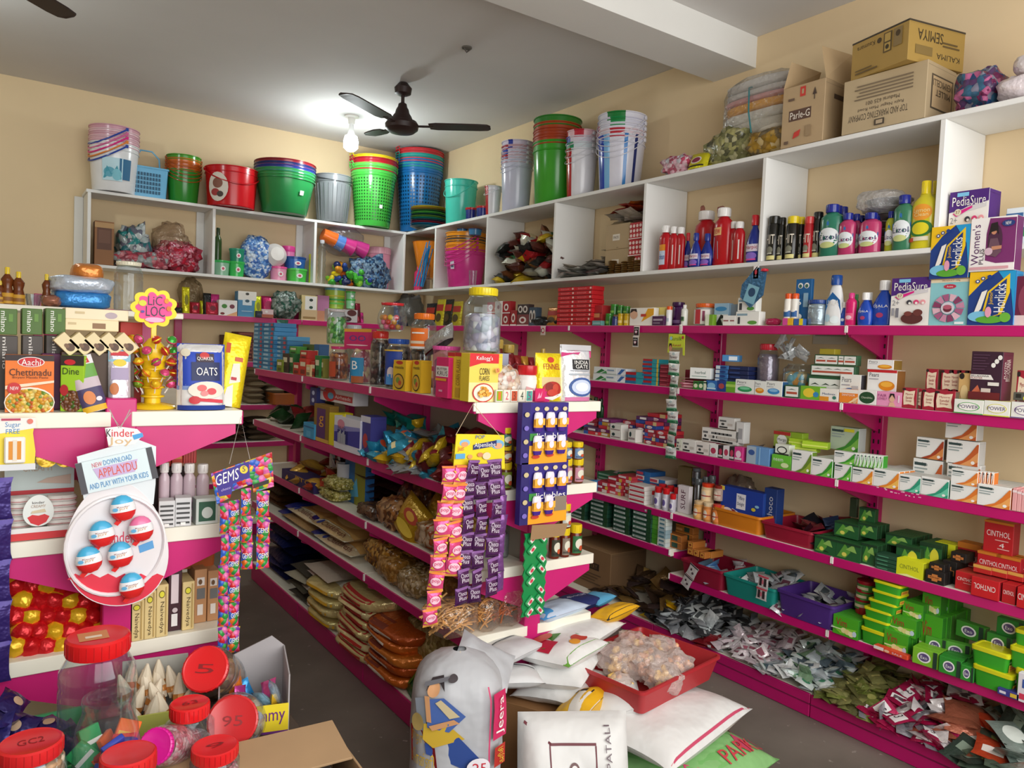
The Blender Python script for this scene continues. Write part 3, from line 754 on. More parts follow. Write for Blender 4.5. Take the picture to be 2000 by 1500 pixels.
UJ=[G([(0,.1),(.15,.75),(.5,1),(.85,.75),(1,.1),(1,0),(0,0)],'1765A8'),T('UJALA',.2,.55,.8,.75,W_),El(.3,.2,.15,.12,'BFE2F4'),El(.65,.15,.2,.12,'E8F4FA')]
bottle('R1',1604,1641,537,'F0F3F4','1B4C9A','white and blue laundry bottle with dark blue cap, tallest on its shelf',UJ,'cone',.6,inset=.04,capr=.5,lab=(.02,.66))
UB=[T('UJALA',.2,.6,.8,.78,W_),El(.5,.25,.14,.13,'B03A6A')]
bottle('R1',1695,1738,547,'1B49B4','F2F2F0','large blue liquid bottle with white cap beside the white milk carton',UB,'waist',.6,inset=.03,capr=.42)
bottle('R1',1669,1698,571,'1B49B4','F2F2F0','small blue liquid bottle with white cap beside the larger one',UB,'waist',.6,inset=.02,capr=.45)
bottle('R1',1684,1702,571,'1B49B4','F2F2F0','small blue liquid bottle half hidden behind two others',UB,'waist',.6,inset=.11,capr=.45)
bottle('R1',1637,1652,590,'1B49B4','F2F2F0','tiny blue bottle with white cap beside the pink bottle',[El(.5,.3,.2,.15,'D8E4F4')],'waist',.6,inset=.05,capr=.5)
bottle('R1',1646,1666,572,'D81E6E','E2388A','bright pink slim bottle between the blue bottles',[Rr(.1,.1,.9,.6,'E8608A'),El(.5,.3,.25,.14,'F2D0DC')],'tall',.7,inset=.03,capr=.5)
bottle('R1',1663,1673,575,'1F7A3A','2A8A44','green slim bottle behind the pink bottle',[],'tall',.7,inset=.12,capr=.5)
t6=carton('R1',1550,1581,545,.02,'16609A','tall blue hanging card of toothbrushes marked with a six',[El(.3,.86,.16,.06,W_),El(.7,.86,.16,.06,W_),El(.3,.85,.1,.04,'3A6A5A'),El(.7,.85,.1,.04,'3A6A5A'),T('6',.1,.44,.42,.58,W_),El(.3,.2,.2,.06,'E0E8EE'),Rr(.55,.4,.85,.7,'8AB0C8')],name='toothbrush_card',inset=.07)
bottle('R1',1525,1541,573,'F2EEE6','EA5A1C','small white bottle with orange cap, left of a pair',[Rr(0,.35,1,.8,'2A62A4'),El(.5,.8,.3,.1,W_),Rr(0,0,1,.15,'D81E4A')],'can',inset=.03,capr=.85)
bottle('R1',1539,1554,573,'F2EEE6','EA5A1C','small white bottle with orange cap, right of a pair',[Rr(0,.35,1,.8,'2A62A4'),El(.5,.8,.3,.1,W_)],'can',inset=.035,capr=.85)
carton('R1',1528,1548,621,.03,'E8B21C','little yellow and pink box in front of the orange cap bottles',[Rr(0,0,.5,1,'D84A9A')],inset=.0)
carton('R1',1549,1568,622,.03,'3A62A8','little blue box in front of the toothbrush card',[Rr(.6,0,1,1,'E8D01C')],inset=.0)
jar('R1',1566,1604,585,'23448C','small clear tub with dark blue lid left of the laundry bottle',M('A8B4BC','foil'),.8,inset=.02,lidr=.96,lidh=.16)
blobS('R1',1490,1517,621,.05,M('A31A4A','g'),'crumpled maroon pouch lying on shelf before the orange cap bottles','pouch','pouch',4,inset=.02)
t=root('hanging_pack',P(1484,514,x=3.14),-PI/2,'blue blister pack of swimming goggles hanging from the white shelf','toy')
mb=MB();mb.T=Matrix.Rotation(.35,4,'Y')
mb.prism([(-.045,-.19),(.03,-.22),(.075,-.14),(.05,-.03),(-.01,-.02),(-.06,-.13)],.012,M('3C6C94','foil'));mb.art([Rr(0,0,1,1,'7FB4C8'),El(.5,.6,.3,.25,'24466A')],lambda u,v,o:(-.02+.07*u,-.002-o,-.2+.09*v));mb.build('blister',t)
mb=MB();mb.prism([(-.035,-.075),(-.005,-.075),(-.005,-.01),(-.035,-.01)],.003,M('EDE6E4'));mb.art([El(.5,.5,.25,.2,'C03A4A'),El(.5,.2,.2,.08,'5A5A62')],lambda u,v,o:(-.035+.03*u,-o,-.075+.065*v));mb.build('price_tag',t)
mb=MB();mb.lathe([(.0,0),(.02,.004),(.018,.014),(0,.02)],M('C81E32','g'),12,at=(.03,.0,-.045));mb.build('button',t)
mb=MB();mb.tube([(0,0,.0),(-.01,0,-.02),(-.02,0,-.03)],.0015,M('D0D8D8'));mb.build('loop',t)
carton('R1',1440,1476,581,.045,'F2F2EC','white balm carton stacked uppermost on another white carton',[Rr(.05,.7,.5,.85,'8AA8B8'),El(.72,.2,.2,.14,'5A9A3A'),Rr(.1,.1,.25,.6,'3A3A40')],yb=608)
carton('R1',1436,1482,608,.05,'F2F2EC','white balm carton at the bottom of a white pair',[Rr(.05,.7,.5,.85,'8AA8B8'),El(.72,.2,.2,.14,'5A9A3A'),Rr(.1,.1,.2,.6,'3A3A40')])
for i,(a,b,c)in enumerate([(1411,1425,'first'),(1424,1436,'second')]):
 carton('R1',a,b,616,.04,'EFEDE8','small white carton, %s from left, beside the white balm pair'%c,[Rr(.1,.4,.8,.55,'A06A6A')])
carton('R1',1393,1421,592,.04,'9CC0D8','blue and white carton with swooping black figure',[Rr(0,0,1,.5,'E8E8E8'),G([(.1,.0),(.5,.5),(.9,.4),(.5,.3),(.7,0)],'22201E'),El(.5,.75,.4,.1,'3A8AC0')],inset=.06)
carton('R1',1420,1442,594,.04,'8A9AA8','grey blue plain carton behind small white cartons',[],inset=.08)
jar('R1',1341,1384,592,'E8641A','white tub jar with bright orange lid',M('E2DAD2','p'),.84,[Rr(0,0,1,1,'EDE7E2'),Rr(.35,0,.62,1,'C0303A'),Rr(.7,.2,.8,.9,'8A3A5A')],lidr=.85,lidh=.18,lab=(.08,.72))
carton('R1',1377,1392,614,.03,'7AA82A','little green and white carton beside the orange lid jar',[Rr(0,0,.5,1,'E8EED8')])
bottle('R1',1325,1338,595,'E2E4DC','ECECE6','small white spray bottle left of the orange lid jar',[Rr(.2,.2,.8,.7,'6A8A5A'),El(.5,.5,.2,.2,'2A4A3A')],'tall',inset=.02,capr=.5)
bottle('R1',1307,1329,590,'4A1A5A','3A1448','dark purple tall bottle near the baby soap carton',[Rr(.1,.0,.9,.3,'8A6AA0')],'can',.6,inset=.07,capr=.9)
bottle('R1',1296,1308,598,'EFEFEF','EA5A1C','thin white bottle with orange cap near the baby soap carton',[Rr(.2,.2,.8,.6,'B8C4D0')],'can',inset=.02,capr=.9)
carton('R1',1273,1296,617,.04,'4A1A4A','small dark purple carton in front of yellow packs',[Rr(.1,.5,.9,.7,'B0A0B0'),Rr(.1,.2,.7,.3,'9A8A9A')],inset=.005)
carton('R1',1229,1276,601,.04,'F4EFE6','white and yellow baby soap carton with a child face',[G([(.5,.2),(1,.6),(1,.95),(.75,.95)],'EBAA1C'),El(.18,.62,.16,.26,'DDAE90'),G([(.02,.7),(.06,.95),(.28,.95),(.32,.75),(.18,.84)],'2A1A16'),Rr(.48,.5,.7,.65,'C23A2A')])
for i,(a,b)in enumerate([(1272,1285),(1283,1297)]):
 carton('R1',a,b,600,.05,'F0DC7A','pale yellow baby soap carton, %s of two behind the purple carton'%ORD[i],[Rr(0,.4,1,.6,'F4F0E0')],inset=.06)
for i,(a,b,t_)in enumerate([(1201,1214,612),(1213,1227,612)]):
 bottle('R1',a,b,t_,'D8B01E','C8A41C','yellow cream tin, %s of two left of the baby soap'%ORD[i],[Rr(0,.2,1,.7,'E8D080')],'can',inset=.02,capr=.95)
for i,(a,b,t_,yb)in enumerate([(1176,1192,612,None),(1186,1202,594,614),(1201,1214,596,613),(1212,1226,598,613)]):
 bottle('R1',a,b,t_,'2E7A2E','3C8E34','green gum tub, %s from the left of the green group'%ORD[i],[Rr(.2,.1,.8,.6,'7AB04A')],'can',inset=.03 if yb is None else .05,capr=.95,yb=yb)
bottle('R1',1190,1203,618,'24306A','1E2A5A','small navy tub in front of green tubs',[],'can',inset=.0,capr=.9)
carton('R1',1156,1174,626,.03,'6AA0A0','small grey teal carton lying left of the green tubs',[Rr(.1,.3,.9,.6,'9AC0C0')],inset=0)
s=carton('R1',1154,1175,596,.10,'B0242A','tall red biscuit carton beside the red stacked packs',[Rr(0,.3*k,1,.3*k+.03,'6A1018')for k in range(1,3)]+[Rr(.2,.4,.8,.6,'D08A5A')],inset=.04)
RED=[Rr(0,.85,1,1,'7A0A14'),El(.9,.5,.05,.25,'F0C8C0'),T('biscuit',.2,.3,.7,.7,'E88A8A')]
for k,(a,b)in enumerate([(1087,1120),(1119,1154)]):
 o=carton('R1',a,b,630,.10,'C81420','red sweet carton at the bottom of the %s red stack'%['left','right'][k],RED,h=.0275,group='red flat cartons in two tall stacks')
 stackup(o,8,'red flat sweet carton, {} from the bottom of the %s red stack'%['left','right'][k],'red flat cartons in two tall stacks',.003)
for i,(a,b,t_)in enumerate([(1032,1062,618),(1052,1090,622)]):
 blobS('R1',a,b,t_,.1,M('1C1C1E','foil'),'crumpled black plastic pouch, %s of two left of red stacks'%ORD[i],'pouch','pouch',7+i,inset=.02)
BX=[Rr(.0,.0,1,.08,'E8E0E0'),El(.5,.5,.3,.3,'E6DCD6'),El(.5,.5,.16,.16,'8A2028')]
for i,(a,b,t_,yb,c)in enumerate([(951,966,610,None,'C02028'),(966,980,612,None,'E6E0DA'),(980,994,612,None,'9A2028'),(951,966,590,611,'B02028'),(966,981,588,612,'E8E2DC'),(981,996,588,612,'A81E26'),(996,1008,606,None,'A0242A'),(1010,1032,594,614,'3A2A2A'),(1009,1032,614,None,'7A3A3A'),(1032,1046,600,None,'3A4A5A')]):
 carton('R1',a,b,t_,.05,c,'small %s carton, %s of the shelf group behind the tall empty jar'%({'C':'red','E':'white','9':'dark red','B':'red','A':'crimson','3':'black','7':'brown'}[c[0]],ORD[i]),BX if c[0]!='3' else[El(.28,.5,.2,.35,'D8D0C8'),El(.72,.5,.2,.35,'D8D0C8'),El(.28,.5,.1,.2,'3A2020'),El(.72,.5,.1,.2,'3A2020')],yb=yb,inset=.03,group='small red and white cartons on the eye-level shelf')
for i,(a,b,t_,c)in enumerate([(846,862,584,'C8B828'),(862,878,584,'2A2A1E'),(878,896,588,'B8A82A'),(826,846,592,'1E1E1E'),(1063,1086,600,'B0722A')]):
 packet('R1',a,b,t_,.04,c,'%s sachet box, %s along the corner end of the eye-level shelf'%({'C':'yellow','2':'black','B':'olive yellow','1':'black plastic'}[c[0]],ORD[i]),[Rr(.1,.55,.9,.8,'A0281E'),El(.5,.3,.3,.16,'4A3A1A')],seed=i,name='sachet_box')
def plain_strip(px,py,n,w,h,c1,c2,label,plane=None,sway=0,art=None):
 return strip(px,py,plane or{'x':3.135},n,w,h,c1,label,art or[],c2=c2,sway=sway,rz=-PI/2,t=.006)
plain_strip(1244,637,2,.048,.062,'EFEAE6','EFEAE6','two black and maroon sachets hanging from the eye-level rail',art=[Rr(.08,.12,.92,.9,'1E181A'),T('sachet',.2,.65,.8,.82,W_),G([(.2,.55),(.8,.55),(.5,.2)],'8A2A4A'),El(.5,.45,.18,.12,'EAD8DC')])
plain_strip(1061,637,1,.055,.062,'E8DCD8','E8DCD8','single white tag with red print hanging from the eye-level rail',art=[El(.55,.5,.3,.3,'B82A32'),El(.55,.5,.2,.18,'E8DCD8'),Rr(.15,.3,.28,.7,'5A5A5A')])
plain_strip(1330,634,1,.022,.05,'F2ECEA','C03A4A','tiny white label hanging from rail joint below spray bottle')
t=root('sachet_strip',P(1322,652,x=3.12),-PI/2,'yellow green header card with long strip of white and green sachets','sachet strip')
mb=MB();cw,chh=.125,.105
mb.prism([(-cw/2,-chh),(-cw/2+.012,-chh),(-cw/2+.016,-.075),(cw/2-.016,-.075),(cw/2-.012,-chh-.012),(cw/2,-chh-.012),(cw/2-.004,-.004),(-cw/2+.004,0)],.002,M('C9D63A'))
mb.art([T('Sunsilk',.2,.68,.8,.9,'4A7A2A'),El(.17,.3,.1,.2,'C88A6A'),G([(.08,.3),(.1,.52),(.24,.52),(.26,.3),(.17,.44)],'2A1612'),T('Karunil',.32,.36,.78,.5,'B02A3A'),Rr(.32,.2,.8,.26,'8A9A3A'),El(.88,.85,.06,.09,'C03A3A'),El(.2,.8,.08,.1,'9ACBD0')],lambda u,v,o:(-cw/2+u*cw,-o,-.105+.1*v))
mb.build('header_card',t)
mb0=packet_mb(.072,.066,.010,'ECEDEA',[Rr(.0,.0,1,.22,'1F6A42'),Rr(0,.22,1,.3,'7AA88A'),T('Flower',.12,.42,.9,.66,'4A1A22',8 if 0 else 0),El(.5,.8,.14,.1,'A8B8B8')],kind='pillow',nu=6,nv=8,seed=2)
o0=None
for k in range(9):
 if o0 is None:o0=o=mb0.build('sachet',t,60)
 else:
  o=o0.copy();col.objects.link(o);o.parent=t
 o.location=(.003*math.sin(k*1.4)+.016*(k/9),-.012-.003*math.sin(k*2),-.098-(k+1)*.0655);o.rotation_euler=(.07*math.sin(k*1.9),.06*math.sin(k*1.2),.25*math.sin(k*1.6+.5))
WG=[Rr(0,.0,1,.15,'C8D4D0'),G([(.1,.1),(.35,.75),(.5,.5),(.25,.1)],'2A7A3A'),G([(.35,.1),(.55,.5),(.6,.1)],'4A9A5A'),Rr(.6,.5,.9,.7,'8AA0B8')]
o=carton('R2',1158,1203,733,.05,'E6EAEA','white long toothpaste carton with green stroke, bottom left',WG,h=.043)
stackup(o,1,'white long toothpaste carton with green stroke, top left',None)
o=carton('R2',1203,1222,736,.08,'E2E6EE','white toothpaste carton end with blue stroke, bottom',[G([(.1,.1),(.5,.9),(.9,.9),(.4,.1)],'3A6AB0')],h=.042)
stackup(o,1,'white toothpaste carton end with blue stroke, top',None)
TL=[Rr(.0,.5,.6,1,'B01E2A'),Rr(.6,0,1,1,'2A9AA4'),Rr(.0,0,.6,.5,'1F6A9A')]
o=carton('R2',1221,1256,730,.07,'1C8A94','teal and red toothpaste carton, lowest of the short teal stack',TL,h=.034,group='teal toothpaste cartons')
stackup(o,1,'teal and red toothpaste carton, {} of the short teal stack','teal toothpaste cartons')
o=carton('R2',1254,1285,730,.08,'1C8A94','teal and red toothpaste carton, lowest of the tall teal stack',TL+[Rr(.9,0,1,1,'D8B83A')],h=.0245,group='teal toothpaste cartons')
stackup(o,5,'teal and red toothpaste carton, {} above the lowest of the tall stack','teal toothpaste cartons')
o=carton('R2',1287,1304,740,.08,'8A1E32','maroon toothpaste carton end, lowest, right of the teal stack',[Rr(.1,.2,.9,.5,'B84A5A')],h=.024,group='maroon toothpaste cartons')
stackup(o,4,'maroon toothpaste carton end, {} above the lowest, right of teal stack','maroon toothpaste cartons')
o=carton('R2',1337,1382,736,.10,'7A1A2A','dark red long carton at the back behind the white tilted carton, lower',[],inset=.12,h=.05)
stackup(o,1,'dark red long carton at the back behind the white tilted carton, upper',None)
o=carton('R2',1348,1382,718,.05,'ECEEEA','white tilted ayurvedic carton resting on pink soaps',[T('herbal',.25,.45,.75,.7,'2A5A4A'),Rr(.1,.2,.8,.26,'8AA89A')],yb=740,yaw=.3)
for k in range(4):
 packet('R2',1328,1366,738-0*k,.03,'E88AA0','pink wrapped soap bar, %s from bottom of the pink soap pile'%ORD[k],[Rr(.2,.3,.8,.7,'F2B8C4')],kind='sq',inset=.03,z=1.419+.018*k,yaw=.2*(k%2),lean=0,name='soap_bar',cat='soap').scale.z=.35
for i,(a,b,c)in enumerate([(1353,1364,'3A8A2A'),(1363,1374,'2E7A4A'),(1373,1381,'E2E6D8')]):
 carton('R2',a,b,744,.05,c,'small upright soap carton, %s of the green trio below the white carton'%ORD[i],[El(.5,.45,.35,.25,'E2E8C8'),Rr(.1,.75,.9,.9,'1E4A2A')],inset=.0)
NV=[El(.25,.5,.18,.3,'6AA8D8'),Rr(.55,.2,.95,.8,'2A3A7A'),El(.85,.5,.1,.3,'C03A4A')]
carton('R2',1378,1400,743,.04,'2A6AB8','blue wrapped soap at front left of navy stack',[El(.5,.5,.35,.3,'8AC0E8'),Rr(.1,.15,.9,.3,'C8E0F0')],inset=.0)
carton('R2',1399,1418,743,.04,'1F3F8A','dark blue wrapped soap at front of navy stack',[El(.5,.5,.3,.25,'B04A4A')],inset=.0)
o=carton('R2',1396,1420,742,.07,'3A78B8','pale blue soap carton, lowest of the left navy stack',[Rr(.0,.1,.35,.9,'D8E4EC'),El(.6,.5,.25,.3,'1E3A7A')],inset=.05,h=.022,group='blue soap cartons in the navy stack')
stackup(o,5,'pale blue soap carton, {} above the lowest of the left navy stack','blue soap cartons in the navy stack',.003)
o=carton('R2',1419,1459,742,.10,'16224F','navy soap carton, lowest of the right navy stack',[Rr(.1,.3,.6,.6,'2E4A8A')],inset=.05,h=.022,group='blue soap cartons in the navy stack')
stackup(o,5,'navy soap carton, {} above the lowest of the right navy stack','blue soap cartons in the navy stack',.003)
o=carton('R2',1409,1436,693,.06,'4A8AC0','light blue tilted box lying on top of the navy stack',[Rr(.4,.2,.9,.8,'E0E8EE')],inset=.06,yb=706,yaw=.4)
carton('R2',1417,1436,745,.04,'6AA82A','green wrapped soap between navy stack and pears carton',[Rr(.0,.5,1,.75,'A8D05A')],inset=.0)
def pears(c2,c):return[T('Pears',.1,.72,.55,.9,'6A6A72'),El(.5,.32,.36,.2,c),El(.5,.38,.26,.1,c2),Rr(.1,.6,.5,.64,'A8A8B0')]
carton('R2',1435,1474,741,.045,'ECEFEA','white soap carton with a green oval bar',pears('7AD0A0','2A9A5A'),inset=.0,side='2A8A5A',name='soap_carton')
carton('R2',1472,1495,744,.045,'ECEFEA','white soap carton with an orange oval bar, front row',pears('F0C060','E08A1C'),inset=.0,side='D89A3A',name='soap_carton')
carton('R2',1494,1527,744,.045,'ECEFEA','white soap carton with a blue oval bar, front row',pears('8AC0E8','3A8ACB'),inset=.0,side='2A5A8A',name='soap_carton')
jar('R2',1463,1505,671,'C81E32','clear jar with red lid holding grey pouches, second shelf',M('8A7A88','foil'),.75,inset=.09,lidh=.12)
jar('R2',1508,1576,703,None,'short open clear jar of orange sweets holding silver pouches',MV(['E8A03A','F0D8A0','D8C89A','7AC0D0'],40),.62,inset=.09)
for k in range(16):
 px,py=1543+R.uniform(-26,26),690+R.uniform(-36,12)
 p=P(px,py,x=3.26)
 o=sachet_mb(.075,.03,.01,'B8BCBE',seed=k).build('silver_pouch',smooth=60,loc=p);o.rotation_euler=(R.uniform(-1,1),R.uniform(-1.3,1.3),-PI/2+R.uniform(-.7,.7))
 tag(o,'long silver pouch stuck in the open clear jar below the rail','pouch','silver pouches in the open jar')
MD=[Rr(.08,.1,.92,.9,'EDEFEA'),Rr(.15,.3,.85,.48,'B8503A'),G([(.2,.62),(.5,.72),(.8,.62),(.5,.66)],'2A3A32')]
carton('R2',1531,1561,752,.05,'2A5A3A','white and green soap carton in the front row',MD,inset=.0,side='2A5A3A',name='soap_carton')
for k,(a,b,t_,yb)in enumerate([(1576,1605,734,None),(1582,1612,712,734),(1590,1616,692,712)]):
 o=carton('R2',a,b,t_,.035,'2A5A3A','white and green soap carton, %s step of the stepped stack'%ORD[k],MD,inset=.07,yb=yb,side='3A6A4A',name='soap_carton',group='stepped stack of white green soap cartons')
 rep(o,[(.055+.045*q,0,0)for q in range(3)],'white and green soap carton, {} to the right on step %s of the stack'%ORD[k],'stepped stack of white green soap cartons',.001)
carton('R2',1600,1630,681,.05,'A89A2A','yellow green carton lying on top of stepped soap stack',[],yb=692,inset=.07)
carton('R2',1638,1679,731,.045,'ECEFEA','white soap carton with a blue oval bar, back row, barcode beside',pears('8AC0E8','3A7ABB')+[Rr(.6,.15,.9,.6,'B8BCC2')],inset=.05,side='4A4A52',name='soap_carton')
PB=[T('Pears',.08,.68,.4,.86,'5A5A62'),El(.68,.3,.27,.22,'E08A14'),El(.68,.36,.2,.12,'F2B640'),Rr(.08,.56,.4,.6,'A8A8B0')]
carton('R2',1692,1750,722,.07,'F0F0EE','large white soap carton with amber bar, red top band, lower',[Rr(0,.88,1,1,'C8202A')]+PB,inset=.055,yb=766,side='8A5A2A',name='soap_carton')
carton('R2',1693,1745,702,.07,'F0F0EE','white soap carton with amber bar on top of the large one',PB,inset=.055,yb=722,side='8A6A2A',name='soap_carton')
for a,b,t_,c,art,lb,sd in[(1562,1601,754,'7AB82A',[El(.45,.5,.3,.35,'F0D23A'),El(.8,.4,.14,.2,'3A8AC0')],'lime green soap carton with yellow lemon picture','5A9A2A'),(1600,1637,759,'F2EEE6',[Rr(0,0,.5,.35,'E8962A'),T('Medimix',.15,.5,.85,.66,'3A5A8A'),El(.8,.3,.1,.14,'3A7A6A')],'white soap carton with orange corner','E0DCD2'),(1638,1675,760,'F08A2A',[Rr(0,.72,1,1,'F4EEE6'),T('SANTOOR',.15,.5,.85,.66,W_),El(.85,.2,.12,.2,'E0B890'),G([(.5,0),(1,.5),(1,.35),(.65,0)],'F6D8A8')],'orange soap carton with white top band','E0702A'),(1674,1711,762,'F0EFEA',[El(.5,.48,.42,.42,'1E4A2A'),T('Chandrika',.2,.42,.8,.56,'D8E2C8')],'white soap carton with large dark green oval','E0DCD2'),(1711,1761,765,'EE9AC4',[T('FAIR',.05,.62,.4,.82,'8A2A6A'),T('LOVELY',.05,.42,.42,.58,'8A2A6A'),El(.62,.55,.11,.24,'E4B498'),G([(.5,.5),(.54,.9),(.7,.9),(.75,.5),(.62,.82)],'1E1416'),G([(.5,0),(.55,.3),(.7,.3),(.78,0)],'E4B498'),Rr(.86,.3,.92,.8,'F4D8E6')],'pink soap carton with a smiling woman picture','E07AB0')]:
 carton('R2',a,b,t_,.05,c,lb,art,inset=.003,side=sd,name='soap_carton')
YR=[G([(.15,.15),(.1,.5),(.15,.88),(.5,.82),(.88,.88),(.82,.5),(.88,.15),(.5,.2)],'F0DCC0'),T('Mysore',.25,.62,.75,.74,'A02A3A'),T('Sandal',.28,.46,.72,.58,'A02A3A'),T('Soap',.3,.3,.7,.42,'A02A3A'),El(.15,.92,.12,.06,'2A1A1A')]
for i,(a,b,t_,ins,yb)in enumerate([(1760,1789,757,.003,None),(1789,1799,759,.02,None),(1800,1827,760,.003,None),(1823,1864,763,.003,None)]):
 carton('R2',a,b,t_,.035,'A81E34','maroon soap carton with cream panel, %s in the front row'%ORD[i],YR,inset=ins,yb=yb,side='6A5A4A',name='soap_carton')
o=carton('R2',1806,1830,720,.04,'A81E34','maroon soap carton with cream panel, leftmost of back row',YR,inset=.09,yb=766,side='6A4A3A',name='soap_carton')
rep(o,[(.062+.03*k,0,0)for k in range(4)],'maroon soap carton seen edge on, {} right of the back row leader','maroon soap cartons in the back row')
carton('R2',1868,1893,728,.05,'D8B070','tan soap carton with maroon band and black seal',[Rr(0,0,1,.2,'8A2030'),El(.25,.92,.2,.08,'241A18'),El(.5,.5,.3,.2,'E4C890')],inset=.06,name='soap_carton')
BEL=[G([(0,0),(.5,0),(.25,.3),(0,.1)],'D06A4A'),G([(0,.42),(.75,.42),(.65,.52),(0,.52)],'F0ECE6'),T('BELLADONNA',.03,.47,.6,.51,'2A1A1E'),T('PLASTER',.03,.43,.4,.465,'A02A2A'),El(.72,.72,.07,.05,W_),El(.82,.8,.07,.05,W_),El(.92,.88,.07,.05,W_)]+lines(.08,.6,.6,.95,6,'5A3A52')+[Rr(.6,.3,.95,.37,'E8E2DC'),Rr(.4,.15,.7,.24,'D8C8C0'),Rr(0,0,1,.16,'6A1A22')]
carton('R2',1892,1954,686,.09,'3A1A30','tall dark maroon plaster dispenser carton standing on the soap shelf',BEL,inset=.05,sart=[T('BELLADONNA',.35,.4,.75,.85,'E8DCD4',90),T('PLASTER',.15,.45,.3,.8,'E8DCD4',90)],side='6A2440',name='plaster_carton',yb=781)
o=carton('R2',1980,2010,723,.04,'A81E34','maroon soap carton with cream panel behind, far right',YR,inset=.08,name='soap_carton')
carton('R2',1978,2005,766,.04,'5A5A54','grey and black small carton at the right edge, second shelf',[Rr(.2,.3,.6,.8,'22221E'),El(.9,.3,.15,.3,'D8D83A')],inset=.06,yb=782,name='soap_carton')
def power(c,cc):return[El(.5,.5,.42,.36,W_),El(.5,.5,.38,.31,cc),El(.5,.5,.35,.27,W_),T('POWER',.16,.38,.84,.62,'4A3A6A'),Rr(0,0,1,.06,c)]
for a,b,c,lb in[(1862,1920,'3AA83A','white and green soap carton with oval swirl, front right'),(1920,1972,'D8D82A','white and yellow soap carton with oval swirl, front right'),(1973,2030,'6A4A8A','white and purple soap carton cut by the right edge')]:
 carton('R2',a,b,780+(a-1862)*.05,.045,'EDEEE6',lb,power(c,c),inset=-.01,side=c,name='soap_carton',top=c)
TP=['A8243A','7A2A6A','2A4A9A','C8303A','B83A4A','5A2A5A','C89A3A']
def tp_art(i):
 return[[Rr(0,.6,.6,1,'C83A4A'),Rr(.7,0,1,1,'D8C08A')],[Rr(0,.0,.3,1,'3A5AA8'),Rr(.8,.2,.95,.8,'E0C0C0')],[Rr(.3,.2,.8,.8,'E8E0E0')],[El(.4,.5,.25,.4,'F0E8E8'),T('fresh',.2,.3,.6,.7,'C02A3A')]][i%4]
def brick_pile(S,xs,top,d,hh,cols,labels,group,inset0=.03,name='toothpaste_carton',rows=None,arts=tp_art):
 k=0
 for ci,(x0,x1,n,ins)in enumerate(xs):
  p,nn,rz,w,_=fit(S,x0,x1,0,ins)
  for j in range(n):
   c=cols[(ci*3+j*2+j//3)%len(cols)]
   o=carton_mb(w-.001,d,hh-.001,c,arts(ci+j)).build(name,smooth=0)
   setl(o,p+Vector((0,0,j*hh)),nn,d,rz,R.uniform(-.03,.03))
   tag(o,labels%(ORD[j],ORD[ci]),'box',group);k+=1
brick_pile('R3',[(1140,1165,4,.1),(1140,1168,2,.02),(1168,1192,5,.04),(1215,1240,5,.1),(1240,1265,7,.06),(1262,1297,8,.1),(1190,1212,4,.03),(1258,1280,6,.04),(1280,1302,4,.03)],0,.14,.022,TP,'red or purple toothpaste carton, %s up in the %s stack, third shelf','toothpaste cartons stacked on the third shelf')
for i,(a,b,t_,yb)in enumerate([(1191,1213,842,None),(1191,1213,828,843),(1197,1219,826,842),(1226,1241,838,None)]):
 carton('R3',a,b,t_,.06,'E6E2DA','white toothpaste carton end with black dot, %s at the front'%ORD[i],[El(.3,.6,.14,.2,'1E3A3A'),Rr(.1,.2,.9,.35,'A08A8A')],yb=yb,inset=.0 if i!=2 else .08,name='toothpaste_carton')
for i,(a,b,t_)in enumerate([(1130,1142,790),(1140,1152,778),(1152,1163,775),(1162,1174,778),(1121,1133,806)]):
 bottle('R3',a,b,t_,'1A4A2A' if i<4 else '3A4A42','14361E','dark green hair oil bottle, %s at the back by the post'%ORD[i],[Rr(.2,.1,.8,.5,'4A7A4A')],'tall',.7,inset=.18 if i<4 else .1)
WB=[Rr(.1,.6,.5,.75,'6A6A6A'),El(.3,.4,.1,.1,'3A3A3A'),Rr(.1,.08,.6,.2,'2A2A2A'),Rr(.6,.3,.9,.5,'C8C0B8')]
for i,(a,b,t_,c)in enumerate([(1320,1331,857,'DDE2D0'),(1331,1358,859,'E9E6E0'),(1358,1386,864,'E9E2DC')]):
 carton('R3',a,b,t_,.05,c,'white cream carton, %s in the front row of the third shelf'%ORD[i],WB,inset=.0,name='cream_carton')
o=carton('R3',1370,1394,835,.05,'E9E6E0','white cream carton at left end of the upright row',WB,inset=.09,yb=862,name='cream_carton')
rep(o,[(.056+.026*k,0,0)for k in range(5)],'white cream carton seen edge on, {} in the upright row','white cream cartons behind the sachets')
carton('R3',1402,1434,815,.05,'E4E2DE','white cream carton laid on top of the upright row',WB,inset=.1,yb=838,name='cream_carton')
carton('R3',1436,1452,824,.05,'E0E0DE','tall white carton with barcode at the end of the upright row',[Rr(.3,.2,.8,.7,'A8A8AA')],inset=.09,yb=866,name='cream_carton')
for i,(a,b,c)in enumerate([(1384,1401,'ECECEA'),(1401,1412,'2A2226'),(1411,1424,'E6E2E4'),(1423,1434,'2A2226'),(1433,1450,'D8388A')]):
 carton('R3',a,b,868+i*1.2,.05,c,'small %s box, %s in the front group before the blue box'%({'E':'white','2':'black','D':'pink'}[c[0]],ORD[i]),[El(.5,.5,.3,.25,'B83A5A' if c[0]!='D' else 'F0D0E0'),Rr(.1,.1,.9,.25,'D8D0D4')],inset=.0,name='cream_carton')
carton('R3',1457,1502,873,.05,'6A9AD0','light blue carton with a pale shield on its left',[Rr(0,0,.42,1,'A8B8C8'),El(.22,.65,.14,.16,'3A5A9A'),Rr(.55,0,.62,1,'8AB8E0')],inset=.0,side='4A7AB0',name='cream_carton')
